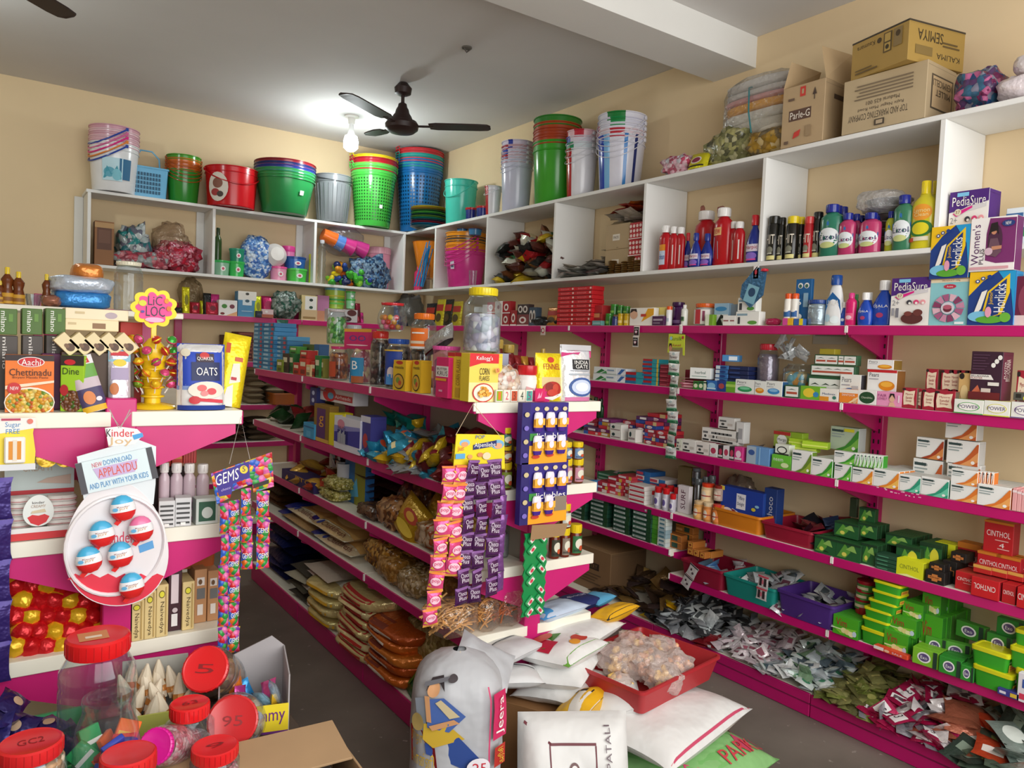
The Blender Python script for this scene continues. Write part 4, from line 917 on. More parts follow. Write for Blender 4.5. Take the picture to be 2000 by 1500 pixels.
HP=[sachet_mb(.06,.09,.012,'C8C0C4','8A3A4A',seed=1),sachet_mb(.06,.09,.012,'9A8A90','6A2A3A',seed=2),sachet_mb(.06,.08,.012,'B0B4B8',seed=3)]
HPo=[proto(m,.09)for m in HP]
heap(HPo,34,shelf_area('R3',1385,1500,.05,.22),.05,'grey sachet lying in the small heap behind the cream cartons','grey sachets heaped on the third shelf',seed=4,flat=.4,solo=15)
GX=[Rr(0,0,1,.45,'6AB03A'),T('neem',.1,.55,.6,.75,'E8F0E0'),El(.7,.3,.2,.18,'D8E8B0')]
BIG=[El(.5,.75,.3,.16,'EDEDE6'),T('Margo',.25,.7,.75,.8,'1E1E1A'),Rr(0,.45,1,.55,'2A2A22'),Rr(0,.9,1,1,'B0302A')]
carton('R3',1508,1541,842,.06,'9AB04A','large olive green soap carton behind the lime soaps',BIG,inset=.1,name='soap_carton')
carton('R3',1543,1566,845,.05,'8AA82A','olive carton end beside the large olive green carton',[Rr(0,.5,1,.7,'3A4A1A')],inset=.1,yb=880,name='soap_carton')
carton('R3',1513,1541,868,.05,'E4E8DC','white and black soap carton sitting on a lime carton',[El(.5,.5,.36,.34,'3A3A36'),El(.5,.5,.28,.24,'EDEDE6'),Rr(0,0,1,.2,'2A2A2A')],inset=.02,yb=890,name='soap_carton')
carton('R3',1506,1544,889,.05,'6CC43A','lime green soap carton at the front edge, third shelf',GX,inset=.0,name='soap_carton',side='4AA03A')
for i,(a,b,t_,yb)in enumerate([(1540,1575,857,870),(1545,1590,868,882),(1566,1610,862,876)]):
 o=carton('R3',a,b,t_,.05,'A8CC2A','yellow green soap packet, %s in the loose pile behind'%ORD[i],[Rr(.0,.3,1,.5,'D8E86A')],inset=.07,yb=yb,yaw=.15*i,name='soap_carton')
def him(c,cc):return[Rr(.06,.78,.45,.88,'4A5A5A'),Rr(.06,.66,.5,.71,'9AA8A8'),Rr(.06,.55,.4,.6,'9AA8A8'),T('Himalaya',.06,.76,.5,.9,'2A4A4A'),G([(.2,0),(.55,.2),(.75,.5),(.95,.9),(1,.9),(1,0)],c),G([(.45,0),(.75,.25),(1,.6),(1,.2),(.8,0)],cc),El(.85,.14,.06,.07,W_)]
GR,OR_,TE,BR=('3C9A2E','7CC84A'),('E88A2A','F4BE5A'),('2A9A7A','6ACBAA'),('C8602A','E8A060')
def hc(a,b,t_,cs,lb,ins=.0,yb=None,d=.04,n=0,nl=None,side=None):
 o=carton('R3',a,b,t_,d,'F0F1EE',lb,him(*cs),inset=ins,yb=yb,side=side or cs[0],name='soap_carton',top='D8DAD4');
 if n:rowback(o,n,nl,'himalayan style rows' if 0 else 'soap cartons in rows on the third shelf')
 return o
hc(1545,1584,880,('6A8A2A','9AB03A'),'white soap carton with olive green leaf and yellow top',.0)
hc(1584,1625,894,GR,'white and green soap carton, front left of green group',.0,n=5,nl='white and green soap carton, {} behind the front left green one')
hc(1628,1662,905,GR,'white and green soap carton, bottom of the green pair',.0,n=5,nl='white and green soap carton, {} behind bottom of green pair')
hc(1628,1669,882,GR,'white and green soap carton, top of the green pair',.0,yb=906)
o=hc(1667,1674,884,GR,'green striped soap carton edge, first right of the pair',.0,yb=910)
rep(o,[(.0145*(k+1),.004*k,0)for k in range(7)],'green striped soap carton edge, {} right of the pair','edge-on green soap cartons')
carton('R3',1620,1676,834,.06,'B8C8B0','big white and green soap value carton at the back',him('3C8A2E','7CB84A')+[Rr(.5,.82,.85,.95,'D8D02A')],inset=.16,yb=880,side='B8BEBC',name='soap_carton')
hc(1663,1704,914,OR_,'white and orange soap carton, front, left of two',.0,n=5,nl='white and orange soap carton, {} behind the front left orange one')
hc(1704,1755,917,OR_,'white and orange soap carton, front, right of two',.0,n=5,nl='white and orange soap carton, {} behind the front right orange one')
hc(1755,1797,928,TE,'white and teal soap carton, front, left of two',.0,n=5,nl='white and teal soap carton, {} behind the front left teal one')
hc(1797,1852,933,TE,'white and teal soap carton, front, right of two',.0,n=5,nl='white and teal soap carton, {} behind the front right teal one')
hc(1854,1909,946,('E07A2A','F0A85A'),'white and rust orange soap carton, bottom of front pair',.0)
hc(1856,1909,917,('E07A2A','F0A85A'),'white and rust orange soap carton, top of front pair',.0,yb=947)
hc(1907,1973,948,('E07A2A','F0A85A'),'large white and rust soap carton, front right',-.005,n=4,nl='large white and rust soap carton, {} behind the front right one')
o=hc(1911,1917,920,('E07A2A','F0A85A'),'rust striped soap carton edge, first beside the front pair',.01,yb=946)
rep(o,[(.013*(k+1),.004*k,0)for k in range(3)],'rust striped soap carton edge, {} beside the front pair','edge-on rust soap cartons')
hc(1780,1838,897,BR,'white and brown soap carton, lower left of back stack',.13,side='B8BAB8')
hc(1788,1842,855,('A8401E','D88A4A'),'white and brown soap carton with yellow band, upper left of back stack',.13,yb=896,side='6A5A52')
hc(1846,1912,905,BR,'white and brown soap carton, bottom right of back stack',.12,side='C8C8C6')
hc(1847,1910,860,BR,'white and brown soap carton, middle right of back stack',.12,yb=908,side='C8C8C6',d=.06)
hc(1845,1907,815,BR,'white and brown soap carton, top right of back stack',.12,yb=858,side='C8C8C6',d=.06)
for k in range(4):
 carton('R3',1975+k*9,1984+k*9,952+k*3,.06,'E8A8A8','pink striped soap packet edge, %s at the right edge of third shelf'%ORD[k],[Rr(0,.8,1,.9,'F4E0E0')],inset=-.005,name='soap_carton')
tpw=[[Rr(.0,.55,.55,1,'B8283A'),Rr(.6,.1,.95,.9,'EDE6E2'),T('paste',.62,.3,.93,.7,'B8283A')],[Rr(.05,.2,.6,.8,'E8DCDC'),Rr(.8,0,1,1,'D8B040')]]
brick_pile('R4',[(1160,1186,3,.04),(1186,1213,5,.06),(1205,1232,6,.08),(1226,1258,4,.03)],0,.13,.021,['B8243A','C83A4A','A81E32','D8505A'],'red toothpaste carton, %s up in the %s stack, fourth shelf','red toothpaste cartons on the fourth shelf',arts=lambda i:tpw[i%2])
brick_pile('R4',[(1227,1258,4,-.005)],0,.1,.027,['E8E2DC','E2DAD4'],'white and red toothpaste carton end, %s up in the %s front stack','white toothpaste cartons on the fourth shelf',arts=lambda i:[Rr(.05,.45,.95,.85,'C03A4A'),Rr(.1,.15,.9,.35,'E8E8E6')])
brick_pile('R4',[(1240,1268,6,.13),(1266,1297,5,.13)],0,.13,.028,['EDE6E4','2468A8','1F5A98'],'blue and white long carton, %s up in the %s back stack','blue cartons at the back of the fourth shelf',arts=lambda i:[Rr(.05,.2,.5,.8,'C84A5A'),Rr(.6,0,1,1,'2A72B4')])
brick_pile('R4',[(1165,1200,4,.16),(1204,1240,5,.16)],0,.13,.024,['1E5A40','2A6A4A','B8B0A8'],'green long carton, %s up in the %s stack at the back','green cartons at the back of the fourth shelf',arts=lambda i:[Rr(.1,.3,.7,.7,'8AB09A')])
for i,(a,b)in enumerate([(1146,1153),(1153,1160)]):
 carton('R4',a,b,938,.05,'3A8AC0','small light blue carton, %s of two at the far end of fourth shelf'%ORD[i],[Rr(.2,.2,.8,.8,'B8D8E8')],inset=.01)
heap(HPo[:2],14,shelf_area('R4',1140,1175,.1,.25),.1,'dark maroon sachet heaped beside the yellow lidded jars','maroon sachets on the fourth shelf',seed=9,solo=8,flat=.4)
for i,(a,b,t_,ins,yb)in enumerate([(1272,1287,950,.0,None),(1288,1302,953,.0,None),(1280,1295,945,.08,None),(1296,1310,948,.08,None),(1310,1323,952,.06,None),(1303,1315,965,.0,None),(1262,1274,958,.05,None)]):
 bottle('R4',a,b,t_,'C8C4D0','D01E24','small lavender gum jar with red lid, %s of the red-lidded group'%ORD[i],[Rr(.1,.1,.9,.8,'E8E4EC'),El(.5,.45,.25,.25,'6A5A9A')],'squat',inset=ins,capr=.98,cat='jar',name='gum_jar',lab=(.08,.66))
for i,(a,b,t_,ins,yb,bd,cp)in enumerate([(1347,1368,978,.0,None,'D8A05A','D8B88A'),(1366,1386,982,.0,None,'D88A4A','E8D0A8'),(1385,1402,985,.0,None,'C8763A','C83A2A'),(1361,1386,944,.05,982,'E8C89A','E0401E'),(1388,1406,948,.05,978,'B8A090','8A2A22')]):
 bottle('R4',a,b,t_,bd,cp,'round %s tin, %s of the printed tins left of the orange tray'%({'E0401E':'orange lidded','8A2A22':'brown lidded','C83A2A':'rust lidded'}.get(cp,'amber'),ORD[i]),[Rr(0,.1,1,.9,tint(bd,1.1)),El(.5,.5,.2,.3,'E8DCC8'),Rr(0,.42,1,.5,'A8302A')],'can',inset=ins,capr=.95,cat='tin',name='tin',yb=yb,lab=(.05,.75))
for i,(a,b,t_,ins,yb)in enumerate([(1345,1362,914,.1,948),(1348,1364,934,.08,None),(1364,1378,930,.12,None),(1376,1390,928,.12,None)]):
 bottle('R4',a,b,t_,'8A8E90','5A6062','silver grey tin, %s of the metal tins at the back'%ORD[i],[Rr(0,.2,1,.7,'3A4448')],'can',inset=ins,capr=.9,cat='tin',name='tin',yb=yb,mk='m')
carton('R4',1321,1346,911,.05,'8A7A2A','tall brown and white carton standing behind the gum jars',[Rr(0,0,1,.55,'D8C8D0'),T('BABY',.3,.1,.7,.5,'6A2A4A',90),Rr(0,.55,1,1,'6A5A3A')],inset=.12,name='tall_carton')
carton('R4',1322,1344,948,.03,'E0D8DA','white tall carton with dark letters beside the tins',[T('SURF',.3,.15,.7,.85,'5A2A42',90)],inset=.05,name='tall_carton')
tray('R4',1390,1483,1000,.30,'D8801E','orange plastic tray holding the blue chocolate carton',inset=-.005)
tray('R4',1482,1585,1028,.30,'9A1A34','maroon plastic tray full of dark sachets, fourth shelf',inset=-.005)
CH=[Rr(0,0,1,1,'1C3FA0'),Rr(.38,.42,.6,.86,'EDEFF4'),T('Tiffany',.41,.66,.57,.8,'2A3A6A'),T('Delight',.41,.5,.57,.62,'2A3A6A'),G([(0,.12),(.3,.4),(.5,.3),(.75,.3),(1,.2),(1,0),(0,0)],'EDEFF4'),El(.3,.28,.1,.1,'8A2A3A'),El(.18,.3,.12,.1,'F0ECE6'),El(.5,.24,.04,.03,'2A6A5A'),El(.65,.22,.05,.04,'3A4A6A'),El(.8,.5,.05,.05,'D8C83A'),El(.88,.6,.05,.04,'8AC0E0'),Rr(0,.88,.1,1,'E8D050')]
carton('R4',1406,1488,955,.06,'1C3FA0','blue chocolate gift carton with white label lying in orange tray',CH,inset=.08,z=.735,side='23489A',name='chocolate_carton')
carton('R4',1489,1514,953,.06,'1E3A7A','narrow navy chocolate carton beside the blue gift carton',[T('choco',.3,.25,.7,.8,'C8C8D0',90)],inset=.1,z=.74,name='chocolate_carton')
blobS('R4',1405,1460,930,.1,M('8A7A6A','foil'),'brown crumpled paper pouch at the back behind the chocolate carton','pouch','pouch',31,inset=.2)
DK=[proto(sachet_mb(.075,.095,.012,c,c2,seed=i),.095)for i,(c,c2)in enumerate([('3A1A24','1A1014'),('5A1A22','2A1014'),('24242E','16161C'),('8A2A3A','3A1418'),('2A3A5A','18202E')])]
heap(DK,46,shelf_area('R4',1515,1640,.04,.27),.13,'dark maroon and black sachet in the heap on the maroon tray','dark sachets heaped on the maroon tray',seed=12,solo=26,flat=.45)
GS=[Rr(0,0,1,1,'1E5A2E'),G([(.05,.1),(.35,.9),(.6,.5),(.4,.1)],'5A9A3A'),G([(.4,.6),(.7,.95),(.85,.5)],'8AB85A'),El(.35,.3,.1,.12,'E0D860'),Rr(0,.88,1,1,'143A20')]
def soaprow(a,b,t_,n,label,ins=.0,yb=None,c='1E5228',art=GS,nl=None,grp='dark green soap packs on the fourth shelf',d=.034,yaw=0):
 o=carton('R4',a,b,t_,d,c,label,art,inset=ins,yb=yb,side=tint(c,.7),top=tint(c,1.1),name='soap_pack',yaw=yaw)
 if n:rowback(o,n,nl or(label.split(',')[0]+', {} back in its row, '+label.split(',')[1].strip()),grp,.002)
 return o
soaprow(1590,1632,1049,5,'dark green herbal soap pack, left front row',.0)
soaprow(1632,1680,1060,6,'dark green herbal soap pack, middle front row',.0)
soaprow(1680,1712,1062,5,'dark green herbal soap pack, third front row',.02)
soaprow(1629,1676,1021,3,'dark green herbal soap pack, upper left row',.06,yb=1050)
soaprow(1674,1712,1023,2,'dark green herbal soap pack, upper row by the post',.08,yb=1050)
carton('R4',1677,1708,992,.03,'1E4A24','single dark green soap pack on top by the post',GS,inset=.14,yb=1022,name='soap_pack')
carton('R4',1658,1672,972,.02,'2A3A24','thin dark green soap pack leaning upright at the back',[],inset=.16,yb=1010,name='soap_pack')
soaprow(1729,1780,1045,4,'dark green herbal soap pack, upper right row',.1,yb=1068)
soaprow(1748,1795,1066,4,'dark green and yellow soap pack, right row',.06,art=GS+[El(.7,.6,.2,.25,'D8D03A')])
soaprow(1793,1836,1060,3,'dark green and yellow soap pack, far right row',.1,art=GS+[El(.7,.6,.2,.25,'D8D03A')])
o=carton('R4',1708,1750,1108,.07,'1E4A34','flat dark green soap pack, lowest of the small front stack',[Rr(.1,.3,.6,.6,'4A8A6A')],inset=.0,h=.016,name='soap_pack')
stackup(o,3,'flat dark green soap pack, {} above the lowest of the front stack','flat green soap packs in the front stack',.004)
YC=[Rr(0,0,1,1,'DCE01E'),T('CINTHOL',.12,.42,.85,.68,'7A8A2A'),G([(0,0),(.4,.15),(1,0)],'F0F0A0')]
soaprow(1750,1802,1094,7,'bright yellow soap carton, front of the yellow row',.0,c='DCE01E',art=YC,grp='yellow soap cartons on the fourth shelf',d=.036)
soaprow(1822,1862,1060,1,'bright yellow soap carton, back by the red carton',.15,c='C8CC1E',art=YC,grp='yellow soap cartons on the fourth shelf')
BK=[Rr(.15,.35,.85,.6,'C87A3A'),Rr(.35,.2,.65,.75,'C87A3A'),T('soap',.25,.42,.75,.54,'241A14')]
for i,(a,b,t_,yb,ins,n)in enumerate([(1806,1844,1115,None,.0,1),(1814,1844,1100,1117,.02,2),(1838,1866,1095,None,.07,2),(1856,1886,1079,1098,.09,2)]):
 o=carton('R4',a,b,t_,.04,'1A1614','black soap carton with copper cross, %s of the black group'%ORD[i],BK,inset=ins,yb=yb,name='soap_pack')
 rowback(o,n,'black soap carton with copper cross, {} behind number %s of black group'%ORD[i],'black soap cartons on the fourth shelf')
CR_=[T('CINTHOL',.1,.52,.9,.7,'F0E0DC'),Rr(.4,.4,.85,.43,'E0A8A0')]
cr=dict(side='9A1420',name='soap_carton')
carton('R4',1919,1977,1018,.06,'B8161E','tall red soap carton standing on top of the red group',CR_+[T('4',.55,.2,.72,.34,'F0E0DC'),Rr(.5,.14,.9,.17,'E0A8A0'),Rr(0,.93,1,1,'C87A1E')],inset=.09,yb=1081,top='C87A1E',**cr)
o=carton('R4',1906,1952,1078,.05,'B8161E','red soap carton below the tall red one, front of its row',CR_+[Rr(0,.9,1,1,'C8761E')],inset=.075,top='C87A1E',yb=1131,**cr)
rep(o,[(.068,.0,0),(.068*1.5,.03,0)],'red soap carton, {} to the right of the one below the tall carton',None)
carton('R4',1866,1912,1060,.06,'A8161E','red soap carton with orange lid at the back left of red group',CR_+[Rr(0,.85,1,1,'C8761E')],inset=.17,top='C87A1E',**cr)
carton('R4',1864,1906,1118,.1,'C0161E','red soap carton lying behind the upside down lettered one',CR_,inset=.02,top='B03A2A',**cr)
carton('R4',1895,1950,1130,.1,'C8161E','red soap carton with upside down white letters at the front',[T('CINTHOL',.1,.4,.88,.68,'F4E8E4',180)],inset=-.01,top='A82A2A',**cr)
o=carton('R4',1955,1982,1140,.1,'B8161E','red soap carton at front near the right edge, lower',[T('CINTHOL',.1,.45,.9,.66,'F0E0DC')],inset=.0,**cr)
carton('R4',1984,2030,1150,.1,'C8161E','red soap carton cut by the right picture edge',[T('CINTHOL',.05,.4,.95,.7,'F4E8E4')],inset=-.01,**cr)
o=carton('R4',1900,1936,1104,.03,'B8221E','red and gold soap carton edge, leftmost of the flat top row',[Rr(0,.6,1,1,'D8A04A')],inset=.04,yb=1120,**cr)
rep(o,[(.052*(k+1),.006*(k+1),0)for k in range(3)],'red and gold soap carton edge, {} right in the flat top row','red and gold soap edges in the flat row')
GM=[Rr(.06,.3,.75,.75,'C0CCC6'),T('gums',.15,.38,.65,.68,'3A5A4A'),Rr(.8,0,1,1,'1E4A2A')]
brick_pile('R6',[(1115,1142,5,.02),(1151,1185,6,.02),(1196,1228,6,.01),(1233,1270,7,.0),(1175,1200,7,.09)],0,.18,.0275,['1A4634','1E4E3A','163C2E'],'dark green and grey toothpaste carton, %s up in the %s lower stack','green grey toothpaste cartons on the short shelf',arts=lambda i:GM)
brick_pile('R6',[(1268,1290,7,.01)],0,.06,.0275,['4A9A2A','5AA83A'],'lime green carton, %s up in the %s stack end','lime green cartons on the short shelf',arts=lambda i:[Rr(.7,0,1,1,'D8D83A')])
brick_pile('R6',[(1283,1299,8,.0)],0,.05,.024,['C8D4D4','9AB4BC','D0D8D0'],'grey white small carton, %s up in the %s column','grey small cartons on the short shelf',arts=lambda i:[Rr(.2,.2,.8,.6,'4A7A8A')])
BR_=[Rr(.5,.15,.8,.85,'2A4A3A'),Rr(.05,.2,.4,.5,'E0A060'),Rr(0,.85,1,1,'D88A3A')]
brick_pile('R6',[(1293,1330,2,.04),(1318,1352,3,.12)],0,.05,.04,['A8642A','B8702E'],'brown incense carton, %s up in the %s stack','brown incense cartons on the short shelf',arts=lambda i:BR_)
brick_pile('R6',[(1342,1353,2,.02),(1354,1364,1,.02),(1366,1376,1,.02),(1379,1389,1,.06)],0,.1,.036,['B8702E','C07A34'],'brown incense carton end, %s up in the %s upright group','brown incense carton ends on the short shelf',arts=lambda i:[Rr(.2,.2,.8,.8,'E0A84A'),El(.5,.5,.2,.2,'8A3A1E')])
tray('R5',1325,1409,1103,.28,'8E1632','dark maroon tray at left on the lower shelf',inset=-.02)
tray('R5',1408,1512,1135,.28,'1A8A80','teal plastic tray between maroon and purple trays',inset=-.02)
tray('R5',1512,1626,1167,.28,'4A2A7A','purple plastic tray of sachets left of green soap',inset=-.02)
SL=[proto(sachet_mb(.065,.08,.018,c,c2,a,seed=i+20),.09)for i,(c,c2,a)in enumerate([('D0D6D8','9AA0A4',[]),('BCC2C4','E0E4E4',[Rr(.2,.3,.8,.7,'3A4448')]),('ECEEEE','A0A4A6',[El(.5,.5,.25,.2,'5A6A7A')]),('8A9294','BAC0C2',[]),('C8C8CC','5A4A54',[Rr(.15,.2,.85,.5,'6A3A4A')])])]
BLs=[proto(sachet_mb(.08,.09,.012,c,c2,a,seed=i+30),.09)for i,(c,c2,a)in enumerate([('8AB8D8','4A8AB8',[Rr(.1,.4,.9,.6,'E0ECF2')]),('6A9AC8','D8E4EC',[]),('B8D0D8','6AA0B0',[])])]
MRs=[proto(sachet_mb(.062,.078,.016,c,c2,a,seed=i+40),.09)for i,(c,c2,a)in enumerate([('E0D6D8','8A3A4E',[Rr(.15,.2,.85,.6,'8A4A5A')]),('CCBEC4','6A2A3C',[]),('F0EAEC','A85A70',[El(.5,.5,.3,.2,'4A2A34')])])]
heap(BLs,9,shelf_area('R5',1345,1385,.03,.14),.13,'light blue sachet on top of the maroon tray heap','blue sachets in the maroon tray',seed=21,solo=9,flat=.4)
heap(MRs+SL[:1],26,shelf_area('R5',1370,1430,.06,.26),.13,'brown and white sachet heaped in the maroon tray','brown sachets in the maroon tray',seed=22,solo=14,flat=.5)
heap(SL,85,shelf_area('R5',1415,1520,.02,.26),.13,'silver shampoo sachet heaped in the teal tray','silver sachets in the teal tray',seed=23,solo=24,flat=.5)
heap(SL+[MRs[1]],85,shelf_area('R5',1520,1640,.02,.26),.11,'grey and silver sachet heaped in the purple tray','grey sachets in the purple tray',seed=24,solo=26,flat=.5)
o=strip(1357,1106,{'x':3.115},2,.062,.072,'E8E4E2','two white and black patterned sachets hanging over the maroon tray',[El(.35,.6,.1,.1,'4A3A40'),El(.65,.4,.12,.1,'4A3A40'),Rr(0,.92,1,1,'2A2426')],rz=0,t=.006)
o.rotation_euler=(0,.45,-PI/2)
o=strip(1492,1125,{'x':3.10},2,.06,.06,'EAE2E2','white sachet strip with black figures hanging over teal tray',[Rr(.15,.15,.38,.8,'2A2024'),Rr(.6,.15,.85,.8,'2A2024'),Rr(0,.85,1,1,'A83A4A'),El(.5,.5,.1,.2,'C86A7A')],rz=0,t=.006)
o.rotation_euler=(0,.05,-PI/2)
VIM=[Rr(0,0,1,1,'4AA81E'),G([(.05,.3),(.3,.1),(.8,.15),(.95,.5),(.6,.45)],'8AD03A'),T('Vim',.12,.48,.55,.86,'B01E2A'),El(.45,.3,.12,.14,'E8E0A0'),El(.6,.26,.12,.14,'E8D890'),El(.75,.22,.12,.14,'F0E8B0'),El(.88,.28,.08,.14,'C8D8E8'),Rr(.05,.3,.4,.36,'D8F0B0')]
def vimrow(a,b,t_,n,lb,nl,ins=.0,yb=None,d=.034):
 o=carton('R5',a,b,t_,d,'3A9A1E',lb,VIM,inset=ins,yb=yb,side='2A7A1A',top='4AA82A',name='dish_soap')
 if n:rowback(o,n,nl,'green dish soap bars on the lower shelf',.003)
vimrow(1626,1675,1205,3,'green dish soap bar at the left end, front','green dish soap bar, {} behind the left end front one',-.01)
vimrow(1762,1802,1177,6,'green dish soap bar, front of top row in the tall block','green dish soap bar, {} behind in top row of tall block',.05,yb=1208)
vimrow(1736,1788,1205,7,'green dish soap bar, front of middle row in the tall block','green dish soap bar, {} behind in middle row of tall block',.02,yb=1240)
vimrow(1725,1772,1234,7,'green dish soap bar, front of bottom row in the tall block','green dish soap bar, {} behind in bottom row of tall block',.0,)
vimrow(1800,1836,1160,5,'green dish soap bar at right of the tall block, upper','green dish soap bar, {} behind at right of tall block, upper',.1,yb=1200)
vimrow(1792,1836,1200,6,'green dish soap bar at right of the tall block, lower','green dish soap bar, {} behind at right of tall block, lower',.07)
carton('R5',1706,1772,1259,.03,'E04A2A','orange and white packet lying at front of green soap block',[Rr(0,.2,.3,.9,'EDE6E0'),T('SALE',.55,.3,.85,.7,'E8D8E4'),El(.4,.5,.08,.3,'F0C0A0')],inset=-.03,h=.02,name='soap_packet')
def tub(a,b,t_,lb,yb=None,ins=.02,S='R5',h=None,c='3AA02A',lc='D8D41E'):
 p,n,rz,w,hh=fit(S,a,b,t_,ins,yb)
 t=root('scrub_tub',(0,0,0),0,lb,'tub','green tubs with yellow lids');d=w*.72;setl(t,p,n,d,rz)
 mb=MB();mb.lathe([(0,0),(.62,0),(.65,.01),(.70,hh*.8)],M(c,'g'),4,w/2,d/2*1.0)
 mb=MB();tray_=None
 vs=[]
 def ring(sx,sy,z,r=.012):
  pts=[]
  for cx,cy,a0 in((1,1,0),(-1,1,90),(-1,-1,180),(1,-1,270)):
   for k in range(4):
    q=math.radians(a0+k*30);pts.append((cx*(sx/2-r)+r*math.cos(q),cy*(sy/2-r)+r*math.sin(q),z))
  return pts
 def loft(mb,rs,m):
  vs=[q for r in rs for q in r];k=len(rs[0])
  fs=[(j*k+i,j*k+(i+1)%k,(j+1)*k+(i+1)%k,(j+1)*k+i)for j in range(len(rs)-1)for i in range(k)]
  fs+=[tuple(reversed(range(k))),tuple((len(rs)-1)*k+i for i in range(k))];mb.add(vs,fs,m)
 loft(mb,[ring(w*.86,d*.86,0),ring(w*.94,d*.94,hh*.76)],M(c,'g'))
 mb.art([Rr(.12,.15,.88,.6,'E0B83A'),Rr(.2,.3,.8,.36,'C84A2A'),Rr(.2,.42,.7,.48,'C84A2A')],lambda u,v,o_:(w*.45+(.04*w*v*.9)+o_,-d/2*.85+u*d*.85,v*hh*.76))
 mb.build('body',t,40)
 mb=MB();loft(mb,[ring(w,d,hh*.76),ring(w,d,hh*.93),ring(w*.95,d*.95,hh*.96),ring(w*.86,d*.86,hh*.96),ring(w*.84,d*.84,hh*.93),ring(w*.4,d*.4,hh*.93)],M(lc,'g'));mb.build('lid',t,40)
 t['dims']=[w,d,hh]
 return t
for i,(a,b,t_,yb)in enumerate([(1678,1727,1228,None),(1681,1733,1209,1231),(1684,1738,1190,1212),(1693,1748,1174,1196),(1700,1755,1156,1179),(1703,1758,1137,1161)]):
 tub(a,b,t_,'green tub with yellow lid, %s from bottom of the leaning tower'%ORD[i],yb,.0)
for i,(a,b,t_,yb,ins)in enumerate([(1896,1975,1306,None,-.02),(1893,1968,1266,1310,-.01),(1968,2030,1266,1310,.0),(1978,2030,1306,None,.0),(1978,2030,1232,1268,.04)]):
 tub(a,b,t_,'large green tub with yellow lid at the right edge, %s of five'%ORD[i],yb,ins)
for i,(a,b,t_,yb)in enumerate([(1661,1692,1185,None),(1661,1693,1168,1190),(1663,1697,1151,1172),(1665,1701,1135,1156)]):
 t_o=bottle('R5',a,b,t_,'4A8A3A','A81A2A','round green tub with dark red lid, %s from bottom behind tower'%ORD[i],[Rr(.2,.2,.8,.8,'D8C8A8')],'squat',inset=.08,yb=yb,capr=1.02,cat='tub',name='scrub_tub')
EX=[El(.45,.5,.26,.32,'EDEFEA'),El(.45,.5,.2,.24,'5A4A7A'),T('Exo',.32,.4,.58,.6,'EDEFEA'),Rr(.8,0,.95,1,'1E3A2A')]
for i,(a,b,t_,yb,ins,c,yaw)in enumerate([(1781,1830,1268,None,-.02,'7AB82A',.1),(1832,1875,1285,None,-.02,'2A8A2A',.1),(1874,1900,1300,None,-.02,'2A8A2A',.1),(1865,1925,1218,1250,.12,'3A8A2A',-.1),(1925,1975,1240,1275,.08,'2A7A2A',0),(1945,2000,1210,1245,.1,'1E7A2A',0),(1805,1845,1245,1275,.06,'4A9A2A',.2),(1840,1890,1255,1285,.08,'5AA83A',.3)]):
 o=carton('R5',a,b,t_,.035,c,'green wrapped scrub soap with round mark, %s of the loose right group'%ORD[i],EX,inset=ins,yb=yb,side=tint(c,.7),name='dish_soap',yaw=yaw)
 if i<3:rowback(o,4,'green wrapped scrub soap, {} behind number %s of the right group'%ORD[i],'green scrub soaps at the right',.004)
carton('R5',1947,1990,1345,.06,'3A3A8A','blue and white soap packet lying before the large tubs',[Rr(.1,.3,.4,.7,'E0DCE8'),Rr(.6,.2,.9,.8,'D8B83A')],inset=-.03,h=.025,name='soap_packet')
carton('R5',1985,2030,1318,.03,'E8E4EC','white blue and pink soap packet at the lower right edge',[Rr(.2,.5,.9,.8,'3A5AA8'),Rr(.1,.1,.8,.3,'D83A5A')],inset=-.03,name='soap_packet')
carton('RB',1106,1190,1066,.3,'8A6A48','brown cardboard carton in the dark far end of bottom shelf',[Rr(.25,.5,.75,.66,'3A2A1E'),T('COUNTRY',.29,.53,.71,.63,'8A6A48')]+lines(.3,.15,.8,.42,4,'5A4430'),side='6A5036',inset=.08,name='cardboard_box')
SN=[proto(sachet_mb(.10,.13,.03,c,c2,a,seed=i+50),.13)for i,(c,c2,a)in enumerate([('5A4430','2A2018',[Rr(.2,.3,.8,.6,'A8884A')]),('3A2A20','6A5A4A',[]),('8A6A3A','3A2A1A',[]),('4A3A38','22181A',[])])]
heap(SN,40,shelf_area('RB',1150,1275,.06,.38),.16,'dark brown snack pouch heaped on the far bottom shelf','brown pouches on the far bottom shelf','pouch','pouch',.5,31)
YL=proto(sachet_mb(.12,.12,.03,'D8B01E','8A6A14',[Rr(.2,.35,.8,.6,'5A3A1A')],seed=61),.12)
heap([YL],3,shelf_area('RB',1255,1290,.04,.16),.14,'bright yellow pouch lying on the dark snack heap','yellow pouches on the bottom shelf','pouch','pouch',.5,32)
BB=[proto(sachet_mb(.07,.085,.02,c,c2,a,seed=i+70),.085)for i,(c,c2,a)in enumerate([('6A6C72','B4B8BC',[Rr(.1,.1,.9,.9,'2E3034'),Rr(.25,.3,.75,.7,'8A8E90')]),('9A9EA2','4A4C50',[]),('3A3C3E','9A9EA0',[Rr(.2,.4,.8,.55,'A8AAAA')]),('C8CECE','6A6E70',[Rr(.15,.2,.85,.5,'3A3E40')])])]
heap(BB,171,shelf_area('RB',1262,1400,.0,.38),.17,'grey and black sachet heaped on bottom shelf below the maroon tray','black grey sachets on the bottom shelf',seed=33,solo=34,flat=.55)
RD=proto(sachet_mb(.14,.10,.02,'8A1A24','3A0E12',[],seed=75),.10)
heap([RD],4,shelf_area('RB',1345,1400,.0,.1),.05,'dark red glossy pouch at the edge of the grey sachets','dark red pouches on the bottom shelf','pouch','pouch',.3,34)
